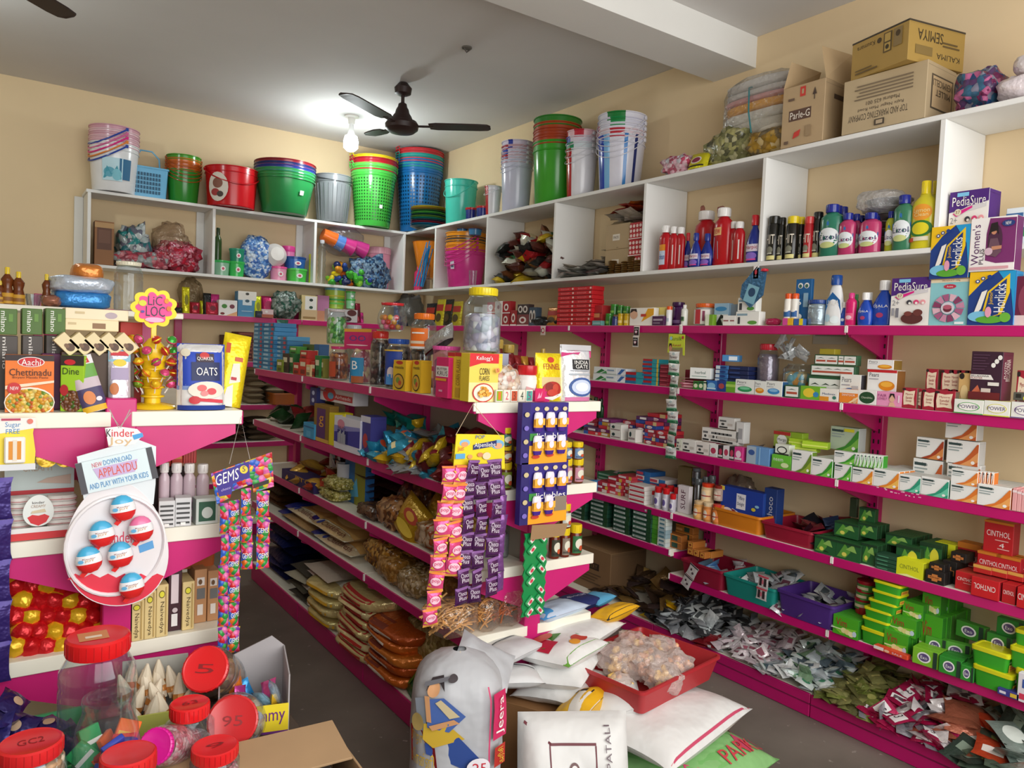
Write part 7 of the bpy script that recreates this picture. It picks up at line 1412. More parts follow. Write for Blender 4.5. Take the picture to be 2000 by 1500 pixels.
heap(TL_[1:],12,shelf_area('M2',775,815,-.01,.05),.05,'silver stick pouch at the front of the maroon heap','silver pouches in front of maroon heap','pouch','pouch',.3,56)
OR2=pk(.16,.16,.04,'C83A14','8A2010',[],199)
heap([OR2],3,shelf_area('M2',838,866,.08,.15),.18,'orange red plain pouch between the two packet heaps','orange red pouches on the second level','pouch','pouch',.3,57)
def sjar(S,a,b,t_,label,yb=None,ins=.02,lab_='7A8A1E',body='5A3018'):
 return bottle(S,a,b,t_,body,'E8C81E',label,[Rr(0,0,1,1,lab_),El(.5,.55,.3,.3,'E0DCC8'),Rr(.1,.1,.9,.22,tint(lab_,.6)),El(.6,.3,.15,.15,'C8502A')],'squat',inset=ins,capr=.95,cat='jar',name='pickle_jar',yb=yb,lab=(.08,.64),mk='g')
for ci,(a,b)in enumerate([(980,1006),(1009,1034)]):
 for k,(t_,yb)in enumerate([(903,None),(870,905),(836,873)]):
  sjar('E2',a,b,t_+2*ci,'small jar with yellow lid, %s up, %s column left of purple card'%(ORD[k],ORD[ci]),yb,.0,['7A8A1E','A86A2A','3A7A6A'][(k+ci)%3])
for ci,(a,b)in enumerate([(1104,1122),(1123,1146)]):
 for k,(t_,yb)in enumerate([(896,None),(864,898)]):
  sjar('E2',a,b,t_,'small jar with yellow lid, %s up, %s column right of purple card'%(ORD[k],ORD[ci]),yb,.0,['C88A9A','6A8AB0'][k],'6A3A22')
for i,(a,b,t_,yb,lb)in enumerate([(1077,1099,1034,None,'3A3A2A'),(1098,1118,1031,None,'8A7A6A'),(1118,1143,1026,None,'2A6A3A'),(1099,1121,985,1033,'C8D0C8')]):
 sjar('E3',a,b,t_,'small jam jar with yellow lid, %s of four on lower end shelf'%ORD[i],yb,.0,lb,'6A2414')
jar('E3',972,1002,975,'B81E2E','ribbed clear jar with red lid behind the purple strips',M('9A9A9A','foil'),.35,inset=.1,lidh=.08)
carton('M3',550,612,912,.12,'2A1E5A','dark purple open box at far end of the third level',[T('ETC',.45,.55,.9,.95,'D8A02A')],inset=.0,h=.06,name='counter_box')
OG=[pk(.1,.14,.045,c,c2,[],205+i)for i,(c,c2)in enumerate([('A83A1E','C87A2A'),('8A2A1A','B85A2A'),('C89A3A','8A4A1E')])]
heap(OG,16,shelf_area('M3',550,635,.02,.22),.2,'orange red biscuit packet piled over the dark purple box','orange red packets on the third level','snack packet','snack_packet',.5,58)
jar('M3',643,672,905,None,'white cup holding upright silver sticks',None,lidh=.02,clear='B8B8BC',shell='p',prof=[(0,0),(.85,0),(1,1),(.95,1),(.8,.1),(0,.1)],inset=.05,name='cup',cat='cup')
for k in range(9):
 o=sachet_mb(.03,.14,.01,'C8CCCE','8A8E92',seed=k).build('silver_stick',smooth=60,loc=P(645+3*k,905,x=1.58)-Vector((0,0,.02)));o.rotation_euler=(R.uniform(-.3,.3),R.uniform(-.3,.3),-PI/2)
 tag(o,'silver wrapped stick standing in the white cup','stick','silver sticks in the white cup')
carton('M3',672,712,896,.05,'2A6AA8','blue and olive carton behind the yellow seed bags',[Rr(.5,0,1,1,'8A8A2A'),G([(.2,.1),(.6,.6),(.7,.2)],'5AB0D8')],inset=.1,name='carton')
def bagS(S,a,b,t_,d,cols,label,seed,yb=None,ins=.02,sc_=40,amp=.22,yaw=0,film=False):
 return blobS(S,a,b,t_,d,MV(cols,sc_,rough=.25),label,'bag','food_bag',seed,inset=ins,yb=yb,amp=amp,yaw=yaw,pw=3)
for i,(a,b,t_,yb)in enumerate([(615,650,955,None),(622,655,932,955)]):
 bagS('M3',a,b,t_,.16,['A8A04A','C8BC6A','8A8238','D8D08A'],'clear bag of yellow seeds, %s of a stacked pair'%['lower','upper'][i],210+i,yb,.0,90)
flatpile('M3',655,725,7,['4A2E28','5A3830','3A2420'],.034,'dark chocolate brown packet, %s up in left brown pile, third level','dark brown packets on the third level',seed=300,name='food_packet',inset=.12)
flatpile('M3',720,790,6,['4A2E28','54342C','3A2420'],.034,'dark chocolate brown packet, %s up in right brown pile, third level','dark brown packets on the third level',seed=306,name='food_packet',inset=.16)
for i,(a,b,t_,c,yb,ins)in enumerate([(725,768,974,['7A4A24','A8703A','5A3418','B88A5A'],None,.0),(765,822,944,['6A3A1E','8A5A30','4A2A18'],None,.14),(800,848,1020,['A87A4A','C89A6A','B85A2A','D8C0A0'],None,.0),(835,862,1000,['8A6A4A','A88A6A'],None,.05),(690,725,985,['4A3020','6A4A34'],None,.0)]):
 bagS('M3',a,b,t_,.15,c,'brown nut and snack bag, %s of the loose bags on third level'%ORD[i],215+i,yb,ins)
for i,(a,b,t_,ins)in enumerate([(752,806,978,.0),(800,850,972,.08)]):
 packet('M3',a,b,t_,.09,'B8901E','mustard yellow bag %s on the third level'%['with red emblem, leaning forward','behind the emblem bag'][i],[El(.5,.6,.24,.16,'B83A1E'),El(.5,.6,.14,.1,'E0A83A'),El(.5,.25,.3,.14,'D8B83A')]if i==0 else[El(.5,.4,.3,.2,'C8A83A')],lean=.3,seed=225+i,name='food_bag',cat='bag',roll=.35,inset=ins)
bagS('E3',890,960,1010,.16,['C89A3A','D8B86A','A8782A'],'clear bag of yellow crisps behind the hanging strips',240,None,.05)
FB=[Rr(0,0,1,.22,'D8D4C0'),El(.2,.12,.05,.08,'2A3A8A'),T('Chakkifresh',.28,.05,.9,.17,'6A2A1E'),Rr(0,.22,1,1,'C89A58'),El(.5,.6,.35,.25,'E8C888')]
def layflat(S,a,b,z0,d,t,c,label,art,seed,ins=.0,yaw=0,cat='bag',name='flour_bag',mk='foil',tilt=0):
 p,n,rz,w,_=fit(S,a,b,0,ins)
 o=packet_mb(w,d,t,c,art,seed=seed,nu=14,nv=14,mk=mk).build(name,smooth=60)
 o.rotation_euler=(Matrix.Rotation(rz+yaw,3,'Z')@Matrix.Rotation(-PI/2+tilt,3,'X')).to_euler();o.location=p+Vector((0,0,t*.5+z0))
 return tag(o,label,cat)
for k,(a,b,c,z0,lb)in enumerate([(548,605,'B8986A',.0,'lower far'),(560,612,'E0D0AC',.055,'upper far'),(612,685,'E0CCA8',.0,'lower near'),(600,672,'D8BC88',.055,'upper near')]):
 layflat('M4',a,b,z0,.26,.06,c,'flour bag lying flat with blue end and printed edge, %s one'%lb,FB if k>0 else[],250+k,0)
 layflat('M4',a-6,a+10,z0+.004,.24,.05,'22308A','blue gusset pack beside the %s flour bag'%lb,[],255+k,.01)
flatpile('M4',505,548,5,['6A4A2A','5A3A22','4A3A2A'],.045,'dark amber packet, %s up at the far end of fourth level','amber packets on the fourth level',seed=312,name='food_packet')
for i,(a,b,t_,c,yb,ins)in enumerate([(698,760,1058,['8A5A1E','B8802A','6A4214','C89A4A'],None,.02),(745,812,1065,['8A4A1E','A8622A','5A3014'],None,.12),(725,770,1090,['9A6A2A','B88A4A'],None,.0),(765,805,1112,['A88A5A','C8B08A','8A6A3A'],None,.0),(795,850,1110,['9A7A4A','B8986A','6A5030'],None,.06),(845,880,1120,['8A5A2A','A8783A'],None,.1)]):
 bagS('M4',a,b,t_,.16,c,'amber pasta bag, %s from the far side on the fourth level'%ORD[i],260+i,yb,ins,36)
NDm=MV(['D8A05A','E8BC80','B87A3A','F0D0A0'],60)
STK=MB()
for i,(a,b,t_,c)in enumerate([(856,936,1178,'E0AC6A'),(934,976,1170,'D89A50'),(972,1022,1145,'C8662A')]):
 p,n,rz,w,h=fit('E4',a,b,t_,.015);mb=MB();rr2=random.Random(i)
 for k in range(110 if i==0 else 70):
  x=rr2.uniform(-w*.42,w*.42);z=rr2.uniform(.1,.95)*h*.9+.006;y=rr2.uniform(-.02,.06);a_=rr2.gauss(0,.5);l=rr2.uniform(.02,.045)
  q=rr2.uniform(-.5,.5)
  mb.tube([(x-l*math.cos(a_),y,max(.004,z-l*math.sin(a_))),(x,y-.008*q,z+.006),(x+l*math.cos(a_),y,max(.004,z+l*math.sin(a_)))],.0035,M(tint(c,rr2.choice([.85,1,1.1])),'g'),4)
 o=mb.build('crunchy_sticks',loc=p+n*.05);tag(o,'%s fried stick snacks in a clear bag on the lowest end shelf'%['pale yellow','golden','orange'][i],'snack',kind='stuff')
 bl=blob_mb(w,.14,h,M('F0E8E0','film'),270+i,amp=.1,pw=3.5).build('plastic_bag',smooth=60,loc=p+n*.05);tag(bl,'clear bag around the %s stick snacks on the lowest end shelf'%['pale yellow','golden','orange'][i],'bag')
flatpile('M5',515,560,6,['1A2050','222A60','141A40'],.05,'dark navy packet, %s up at the far end of the base shelf','navy packets on the base shelf',seed=330,name='food_packet',inset=.05,d=.28)
flatpile('M5',560,592,4,['3A3428','4A4434','A8A08A'],.05,'grey flour bag, %s up beside the navy packets','grey bags on the base shelf',seed=336,inset=.0,d=.28)
flatpile('M5',592,645,6,['E0CCC0','D4BEB2','B8A898'],.042,'pinkish cream flour bag, %s up in its base shelf pile','cream bags on the base shelf',seed=340,inset=.03,d=.28)
flatpile('M5',640,676,5,['28307A','C8C4B4','B8B09A'],.045,'blue banded flour bag, %s up in its base shelf pile','blue banded bags on the base shelf',seed=344,inset=.05,d=.28)
YB=[Rr(.1,.1,.9,.35,'2A3A8A'),Rr(.1,.4,.9,.6,'E0A81E')]
def frontpile(S,a,b,n,hh,cols,art,label,group,seed,ins=-.02,d=.3):
 p,nn,rz,w,_=fit(S,a,b,0,ins)
 for k in range(n):
  mb=packet_mb(w,hh*1.3,d,cols[k%len(cols)],art,kind='soft',seed=seed+k,nu=14,nv=10,wr=.03)
  o=mb.build('food_bag',smooth=60);o.location=p+nn*(d*.5)+Vector((R.uniform(-.01,.01),R.uniform(-.02,.02),hh*k*.97));o.rotation_euler=(R.uniform(-.05,.05),R.uniform(-.04,.04),rz+R.uniform(-.08,.08))
  tag(o,label%ORD[k],'bag',group)
frontpile('M5',590,642,4,.05,['D0C07E','DCCB8C'],YB,'yellow and blue food bag, %s from bottom of its base pile','yellow blue bags',350)
frontpile('M5',648,716,6,.05,['D8C88A','E0D09A','C8B47A'],[Rr(.3,.35,.8,.6,'B82A24'),Rr(0,.75,1,1,'A81E1E')],'cream and red food bag, %s from bottom of its base pile','cream red bags',356,-.03)
frontpile('M5',700,775,5,.05,['C8661E','B8521A','D0782A'],[Rr(.2,.3,.7,.55,'E8DCC8'),Rr(.0,.7,.5,.95,'7A2A14')],'orange food bag, %s from bottom of its base pile','orange bags',364,-.03)
bagS('M5',770,868,1205,.26,['A89A5A','C8BC82','8A7C42','B8AC6E'],'big clear bag of pale yellow pasta on the base shelf',376,None,.08,55)
GN=[Rr(0,0,1,1,'1E6A3A'),El(.5,.45,.42,.3,'D8822A'),El(.5,.45,.3,.2,'E8D8C8'),El(.5,.45,.26,.17,'C8662A'),T('noodles',.2,.82,.8,.94,'E8D8D0'),El(.15,.2,.14,.12,'6AA83A')]
p=P(800,1320,x=1.5)
o=packet_mb(.24,.30,.06,'1E6A3A',GN,seed=380,nu=14,nv=14).build('food_bag',smooth=60);o.location=(1.47,2.72,.125);o.rotation_euler=(Matrix.Rotation(-PI/2-.25,3,'Z')@Matrix.Rotation(-.7,3,'X')).to_euler();tag(o,'green noodle pack with orange bowl picture leaning by rice sack','bag')
t=root('hanging_display',P(924,788,y=2.27),0,'yellow header card with hanging pink and purple sweet strips on string','sweet display')
Z0=lambda px,py:P(px,py,y=2.25)-P(924,788,y=2.27)
a_,b_,c_=Z0(924,789),Z0(890,850),Z0(982,858)
mb=MB();mb.tube([b_,a_,c_],.0012,M('D8C0A0'),5);mb.build('string',t)
hx0,hx1=b_.x-.005,c_.x+.01;hz1=b_.z;hz0=Z0(890,922).z
mb=MB();W0=hx1-hx0;H0=hz1-hz0
mb.T=Matrix.Translation((hx0,b_.y,hz0));mb.prism([(0,0),(W0*1.02,-.0),(W0*.98,H0*.95),(W0*.5,H0),(W0*.04,H0*1.03)],.004,M('F0D81E','p'))
mb.art([El(.2,.78,.1,.1,'8AC0E0'),El(.2,.74,.07,.07,'E8A06A'),El(.85,.7,.13,.13,'7AB4D8'),El(.86,.66,.08,.08,'E8A880'),G([(.36,.58),(.82,.66),(.82,.82),(.36,.72)],'1E2A6A'),T('Alpenliebe',.38,.61,.8,.77,W_),T('POP',.4,.88,.58,.98,'2A6AB8'),El(.3,.4,.05,.06,'E0A060'),El(.5,.44,.06,.06,'D88A5A'),T('Juzt',.06,.55,.18,.7,'C83A4A'),Rr(.02,.36,.2,.5,'5AA8D8'),El(.62,.4,.08,.1,'E8D8B0')],lambda u,v,o:(u*W0,-o,v*H0));mb.build('header_card',t,0)
PK=[Rr(.0,.0,1,.14,'F0B050'),El(.5,.5,.36,.22,'F4C8D8'),T('pop',.24,.4,.76,.6,'D8206A'),Rr(0,.9,1,1,'F08A3A'),G([(0,.25),(.3,.2),(.1,.4)],'F0D04A'),G([(1,.7),(.7,.78),(.9,.6)],'F0D04A')]
PU=[El(.5,.52,.42,.3,'4A1A4A'),T('Choco',.14,.55,.86,.78,'EADCEC'),T('Plus',.2,.3,.8,.52,'EADCEC'),Rr(0,.88,1,1,'8A5A9A'),Rr(.1,.08,.9,.16,'3A143A')]
for si,(px,py0,py1,c,c2,art,w,n,sk)in enumerate([(878,910,1212,'E8508A','F08A3A',PK,.05,9,-.06),(894,908,1122,'E8508A','F08A3A',PK,.055,6,-.01),(917,898,1175,'5A2A62','7A4A8A',PU,.05,8,-.02),(941,906,1172,'522458','7A4A8A',PU,.048,8,-.015),(966,898,1160,'5E2C66','8A5AA0',PU,.05,7,.0),(978,930,1150,'7A4A8A','9A6AB0',[],.03,6,.005)]):
 a0=Z0(px,py0);z1=Z0(px,py1).z;hh=(a0.z-z1)/n
 mb0=sachet_mb(w*1.16,hh*1.04,.018,c,c2,art,seed=5+si);o0=None
 for k in range(n):
  if o0 is None:o0=o=mb0.build('sachet',t,60)
  else:o=o0.copy();col.objects.link(o);o.parent=t
  o.location=(a0.x+sk*(k+1)/n,a0.y-.014-.006*math.sin(k*2+si),a0.z-hh*(k+1));o.rotation_euler=(.08*math.sin(k*1.7+si),.1*math.sin(k*1.3+si),.3*math.sin(k*1.9+si)+(-.3 if si==0 else 0))
  if si==0 and k==0:o['label']='pink and orange sachet'
def cardbox(px0,py0,px1,py1,label,miss=False):
 a=P(px0,py0,y=2.2);b=P(px1,py1,y=2.2);w=b.x-a.x;h=a.z-b.z
 t=root('display_box',Vector(((a.x+b.x)/2,2.2,b.z)),0,label,'display box')
 mb=MB();mb.box(w,.03,h,M('2E1F7A'),.001,(0,.018,0));S_=lambda u,v,o:(-w/2+u*w,.003-o,v*h)
 mb.art([Rr(0,0,.17,1,'251A66'),Rr(.17,0,1,.18,'F0A41E'),Rr(.17,.18,1,.3,'F0B83A'),T('lickables',.32,.4,.95,.5,W_),Rr(.17,.38,.32,.5,'3A8A3A')]+[El(.3+.2*k,.9,.05,.035,'D8C89A')for k in range(4)]+[El(.08,.15+.22*k,.05,.04,'C8B88A' if k%2 else '7A6AC0')for k in range(4)]+[El(.3,.12,.08,.03,'C83A2A'),El(.6,.14,.08,.03,'C83A2A')],S_);mb.build('card',t,0)
 for r in range(2):
  for k in range(3):
   if miss and r==1 and k==2:
    mb=MB();mb.art([Rr(.72,.18,.98,.42,'8A7A6A')],S_,off=.004);mb.build('empty_window',t,0);continue
   mb=MB();x=-w/2+w*(.31+.26*k);z=h*(.58 if r==0 else .2)
   mb.lathe([(.0,0),(.016,.0),(.02,.012),(.021,.015),(.021,.045),(.019,.062),(.015,.07),(0,.072)],M('5A3A9A','g'),10,1,.5,at=(x,-.008,z-.01),mats=[M('4A2A8A','g')]*3+[M('F0A83A','g')]+[M('E8E0F0','g')]*3)
   mb.art([Rr(-.1,.35,1.1,.7,'F0B03A'),El(.5,.55,.3,.2,'E8E0F0')],lambda u,v,o,x=x,z=z:(x-.018+.036*u,-.0195-o,z-.01+.07*v));mb.build('sweet_cup',t)
 return t
cardbox(1022,787,1107,902,'purple and orange sweet display box hanging on gondola end, upper one')
CB2=cardbox(1020,905,1106,1016,'purple and orange sweet display box below its twin, one window empty',True)
mb=MB();mb.prism([(-.075,0),(.085,0),(.1,.045),(-.07,.055)],.002,M('9A7A56'));o=mb.build('flap',CB2,0);o.location=(.01,-.01,-.055);o['label']='bare brown cardboard flap'
t=root('hanging_display',P(1048,1040,y=2.21),0,'green zigzag blister strip of sweets hanging under the cardboard flap','sweet display')
h_=P(1048,1040,y=2.21).z-P(1048,1200,y=2.21).z;n=8;ww=.055
pts=[(ww*(1 if k%2==0 else .86),-h_*k/(2*n))for k in range(2*n+1)];poly=pts+[(-x,z)for x,z in reversed(pts)]
mb=MB();mb.prism(poly,.006,M('1A8A4A','g'));mb.build('backing',t,0)
for k in range(n):
 for s in(-1,1):
  if(k*2+s)in(3,9,12):continue
  mb=MB();mb.T=Matrix.Translation((s*ww*.42,-.006,-h_*(k+.5)/n))@Matrix.Rotation(.8*s,4,'Y');mb.box(.042,.012,.024,M('2AA05A','g'),.005,(0,0,-.012));mb.art([Rr(.15,.2,.85,.8,'E0DCD4'),El(.5,.5,.2,.25,'C83A4A')],lambda u,v,o:(-.021+.042*u,-.0062-o,-.012+.024*v));mb.build('sweet_bubble',t,0)
CHE=[Rr(0,0,1,1,'E8761E'),Rr(0,.9,1,1,'2A1A1A'),El(.52,.88,.28,.09,'F0ECE6'),El(.52,.88,.26,.078,'C8202A'),T('Aachi',.32,.82,.72,.93,W_),T('Chettinadu',.08,.64,.94,.76,'3A1408'),T('Biryani Masala Paste',.15,.58,.88,.63,'4A2010'),G([(0,.46),(1,.56),(1,.52),(0,.4)],'F4DCC0'),El(.5,.17,.52,.27,'F0E6D8'),El(.5,.17,.5,.24,MV(['E8C04A','D89A2A','F0D87A','C8642A','7A9A3A','E8A83A'],120)),El(.18,.42,.14,.1,'C8282A'),T('NEW',.1,.39,.27,.45,W_)]
carton('L1',9,105,693,.05,'E8761E','orange biryani paste carton standing at front left of the gondola top',CHE,inset=.02,name='masala_carton',side='6A2A1A')
carton('L1',80,118,690,.04,'5A1A4A','purple carton half hidden behind the orange biryani carton',[],inset=.08,name='masala_carton')
DIN=[Rr(0,.82,1,1,'2A2416'),El(.4,.88,.24,.05,'C8202A'),T('Dine',.1,.66,.8,.78,'2A3A14'),El(.5,.18,.48,.2,MV(['6A3A22','8A5A32','4A6A22','7A4A2A'],120)),El(.18,.38,.18,.1,'B01E24')]
carton('L1',124,172,694,.055,'9AC81E','lime green masala carton turned sideways beside the biryani carton',DIN,inset=.02,name='masala_carton',side='A8D82A',yaw=-.35)
SP=[Rr(0,.6,1,1,'6AA04A'),Rr(0,.84,1,1,'E0DCE0'),G([(.15,.86),(.85,.86),(.8,.97),(.2,.97)],'C8303A'),T('seeds',.25,.88,.75,.95,W_),Rr(0,.42,1,.6,'C8B8C0'),Rr(0,.1,1,.42,'4A4066'),El(.4,.25,.24,.12,'D8844A'),Rr(0,0,1,.1,'E0B01E'),El(.75,.2,.12,.04,'E8E0E8')]
packet('L1',164,214,692,.02,'C8C0CC','seed packet with green top and purple base leaning left',SP,lean=.2,roll=-.28,inset=.0,seed=401,name='seed_packet')
packet('L1',212,256,683,.02,'C8C0CC','pale seed packet with blue top standing behind the leaning one',[Rr(0,.8,1,1,'8ABBD0'),Rr(.1,.9,.9,.97,'C8303A'),El(.5,.78,.3,.06,'E0C83A'),Rr(.1,.5,.9,.7,'A89AB8'),El(.25,.35,.2,.1,'C87A4A'),Rr(0,.03,1,.1,'B8863A')],lean=.1,inset=.03,seed=402,name='seed_packet')
p,n,rz,w,h=fit('L1',258,353,555,.02);c0=p+n*.07
t=root('lollipop_stand',c0,0,'yellow tiered lollipop stand with a pink flower sign','lollipop stand')
YE=M('F0C81E','g');mb=MB();mb.lathe([(0,0),(.062,0),(.066,.004),(.06,.01),(.03,.016),(0,.016)],YE,28);mb.build('base',t)
mb=MB();pr=[(.022,.016)]
for k in range(6):pr+=[(.022+.003*k,.03+.026*k),(.032+.001*k,.033+.026*k),(.032+.001*k,.037+.026*k),(.022+.003*k,.04+.026*k)]
mb.lathe(pr+[(.012,.2),(0,.2)],YE,20);mb.build('tower',t)
zc=P(307,602,y=c0.y).z-c0.z;mb=MB();mb.box(.014,.006,zc-.16,YE,.001,(0,0,.17));mb.build('sign_post',t,0)
def flower(r0,r1,n=9):return[((r0+(r1-r0)*abs(math.sin(n*a/2)))*math.cos(a),(r0+(r1-r0)*abs(math.sin(n*a/2)))*math.sin(a)*.92)for a in[2*PI*k/90 for k in range(90)]]
mb=MB();mb.T=Matrix.Translation((0,-.006,zc));mb.prism(flower(.052,.062),.005,M('F4DC2A'));mb.prism([(x*.82,z*.82)for x,z in flower(.045,.06)],-.0012,M('EE4A92'))
mb.art([T('LiC',.36,.56,.66,.78,'3A3A4A'),T('LOC',.32,.3,.72,.54,'3A3A4A'),El(.25,.6,.08,.07,'D8D83A'),El(.75,.68,.05,.06,'E8902A'),El(.8,.5,.05,.06,'D87A2A'),El(.5,.22,.2,.06,'F4B0D0'),El(.25,.4,.04,.03,'5A4AA0')],lambda u,v,o:(-.062+.124*u,-.0016-o,-.06+.12*v));mb.build('sign',t,0)
LC=['D8302A','E8B81E','3AA03A','E8701E','D84A7A','E8D82A','7A9A2A','C8382A']
lp=[]
for i,c in enumerate(LC):
 mb=MB();mb.lathe([(0,-.012),(.009,-.009),(.0145,0),(.009,.009),(0,.012)],M(c,'foil'),12,cap=False);mb.lathe([(.006,.006),(.0147,.001),(.0147,-.002)],M(LC[(i+2)%8],'foil'),12,cap=False);lp.append((mb,c))
k=0;lo={}
for tr in range(5):
 for j in range(7):
  a=2*PI*(j+.5*(tr%2))/7+.2
  if math.sin(a)>.75:continue
  i=(k*3+tr)%8;nm='lollipop'
  q=c0+Vector((math.cos(a)*.036,math.sin(a)*.036,.045+.031*tr));e=c0+Vector((math.cos(a)*.054,math.sin(a)*.054,.072+.031*tr))
  o=root(nm,e,0,'foil wrapped lollipop stuck in the yellow tiered stand','lollipop','lollipops on the yellow stand')
  if i not in lo:s_=lp[i][0].build('candy',o);lo[i]=s_
  else:s_=lo[i].copy();col.objects.link(s_);s_.parent=o
  s_.rotation_euler=(R.uniform(-1,1),R.uniform(-1,1),0)
  mb=MB();mb.tube([q-e,(0,0,0)],.0016,M('EDEAE4'),5);mb.build('stick',o);k+=1
OAT=[Rr(.0,.32,1,1,'2A4AB8'),Rr(0,.3,1,.36,'8AA4DC'),Rr(0,0,1,.3,'EDEDEA'),Rr(.25,.44,.85,.72,'1E2A5A'),Rr(.35,.72,.72,.85,'3A2A3A'),El(.52,.82,.1,.05,'C83A3A'),T('QUAKER',.36,.74,.7,.8,W_),T('OATS',.34,.52,.78,.64,W_),El(.14,.86,.09,.06,'D8D0B8'),El(.55,.3,.38,.13,'E8E0D0'),El(.45,.33,.1,.05,'E06A6A'),El(.65,.28,.1,.05,'D84A52'),El(.5,.25,.08,.04,'E88A8A'),G([(.25,.14),(.9,.1),(.9,.15),(.3,.19)],'D83A4A'),El(.3,.15,.12,.06,'C8303A'),Rr(0,0,1,.07,'24429A')]
packet('L1',350,444,672,.08,'E4E4E4','blue and white oats bag standing right of the lollipop stand',OAT,inset=.0,seed=403,name='oats_bag',lean=.04,cat='bag')
packet('L1',420,474,650,.05,'F0D81E','bright yellow pouch leaning behind the oats bag',[Rr(.1,.72,.25,.86,'C8502A'),Rr(.45,.62,.75,.68,'C8603A'),G([(.35,.3),(.75,.35),(.65,.6),(.4,.58)],'E8E0D4'),Rr(.4,.36,.6,.4,'B82A3A'),G([(.2,0),(.6,0),(.5,.3),(.3,.25)],'E4E0DC')],roll=.16,lean=.1,inset=.09,seed=404,name='seed_pouch')
MIL=lambda c:[T('milano',.25,.1,.5,.9,'EDEDE6',-90),Rr(.6,.5,.8,.8,tint(c,1.3))]
for i,(a,b)in enumerate([(-10,34),(42,83),(88,128)]):
 o=carton('L1',a,b,655,.1,'4A4440','grey brown biscuit carton with vertical white lettering, %s from left'%ORD[i],[T('milano',.3,.55,.5,.98,'E4E0DA',-90)],inset=.1,name='biscuit_carton',side='8A8076')
 carton('L1',a,b,602,.1,'4A6A2A','green biscuit carton with vertical white lettering, %s from left on top'%ORD[i],MIL('4A6A2A'),inset=.1,yb=653.5,name='biscuit_carton',side='7A8A5A',top='E8A06A')
carton('L1',127,232,624,.1,'EAD8B0','cream biscuit carton laid flat, lower of two long ones',[Rr(.5,.2,.75,.7,'8A6A4A'),Rr(.05,.5,.2,.7,'C8B48A')],inset=.1,yb=646,name='biscuit_carton')
carton('L1',127,251,603,.1,'E8DABA','cream biscuit carton laid flat, upper of two long ones',[El(.72,.45,.1,.3,'B0A0A8'),Rr(.15,.5,.3,.7,'C8B48A')],inset=.1,yb=625,name='biscuit_carton',top='EFEAE0')
for i in range(5):
 p=P(131+29*i,672,y=2.31);mb=MB();mb.T=Matrix.Rotation(-.75,4,'Y');s_=.034;mb.box(s_,.09,.056,M('E2D0A4'),.001,(0,.045,-.028));mb.art([El(.5,.3,.3,.2,'5A4030'),El(.4,.45,.15,.12,'7A5A42')],lambda u,v,o:(-s_/2+s_*u,-o,-.028+.056*v))
 tag(mb.build('biscuit_carton',smooth=0,loc=p),'tilted cream biscuit carton, %s from left in the slanting row'%ORD[i],'box','slanting cream biscuit cartons')
carton('L1',118,262,688,.09,'4A3424','dark brown carton under the slanting cream cartons',[],inset=.06,name='biscuit_carton')
carton('L1',232,276,629,.06,'B82A1E','red carton edge behind the lollipop stand',[El(.6,.5,.05,.3,'E0A03A')],inset=.16,name='biscuit_carton')
for i,(a,b,t_)in enumerate([(2,26,521),(24,48,530),(-8,8,548),(82,100,535)]):
 bottle('L0',a,b,t_,'6A3412','E8C81E','amber honey bottle with yellow cap, %s on the raised shelf'%['left','middle','edge','right'][i],[Rr(0,0,1,.8,'C8962A'),Rr(.1,.2,.9,.5,'8A5A1E')],'honey',inset=.05,capr=.36,lab=(.03,.38),cat='bottle',name='honey_bottle')
jar('L0',52,80,574,None,'small clear glass tumbler beside the honey bottles',None,lidh=.02,inset=.05,prof=[(0,0),(.8,0),(1,1),(.95,1),(.77,.05)],cat='glass',name='glass_tumbler')
BLB=M('3A8AD0','foil');
blobS('L0',104,222,566,.24,BLB,'blue packed cloth bundle at the bottom of the soft stack','cloth','cloth_pack',405,amp=.06,pw=4,inset=.02)
blobS('L0',97,228,537,.26,M('C8D4E4','foil'),'white and blue packed cloth bundle in the middle of the stack','cloth','cloth_pack',406,amp=.1,pw=3.5,inset=.0,yb=573)
blobS('L0',143,206,513,.18,M('D8843A','foil'),'orange folded cloth pack on top of the blue stack','cloth','cloth_pack',407,amp=.1,pw=3.2,inset=.04,yb=548)
blobS('L0',82,122,575,.12,M('A8705A','foil'),'brownish red pouch at the left foot of the blue stack','pouch','pouch',408,amp=.2,inset=.0)
jar('L0',228,280,510,'E8E4CC','tall clear ribbed jar with cream lid on the raised shelf',None,lidr=.82,lidh=.08,inset=.04)
t=root('blister_pack',P(35,816,y=2.22),0,'yellow and white sweetener blister pack hanging at the left edge','blister pack')
q0=P(-6,920,y=2.22)-P(35,816,y=2.22);q1=P(70,816,y=2.22)-P(35,816,y=2.22)
mb=MB();mb.prism([(q0.x,0),(q1.x,0),(q1.x*.85,q0.z*.3),(q1.x,q0.z*.65),(q1.x*.95,q0.z),(q0.x,q0.z)],.003,M('F0D83A'));S_=lambda u,v,o:(q0.x+(q1.x-q0.x)*u,-o,q0.z*(1-v))
mb.art([G([(0,.7),(1,.8),(1,1),(0,1)],'F0ECE6'),T('Sugar',.2,.8,.6,.92,'4A8AC0'),T('FREE',.22,.7,.58,.79,'4A8AC0'),Rr(.1,.95,.6,.99,'B83A5A'),El(.85,.93,.08,.05,'E07A6A'),Rr(.0,0,1,.12,'DDE0E4')],S_);mb.build('card',t,0)
mb=MB();mb.box((q1.x-q0.x)*.55,.012,-q0.z*.5,M('F4F0E8'),.003,(-.006,-.006,q0.z*.86));mb.art([Rr(.2,.15,.8,.85,'E0902A'),Rr(.4,.1,.6,.9,'E8DCC8')],lambda u,v,o:(-.006+(u-.5)*(q1.x-q0.x)*.55,-.012-o,q0.z*.86-v*q0.z*.5));mb.build('dispenser',t,0)
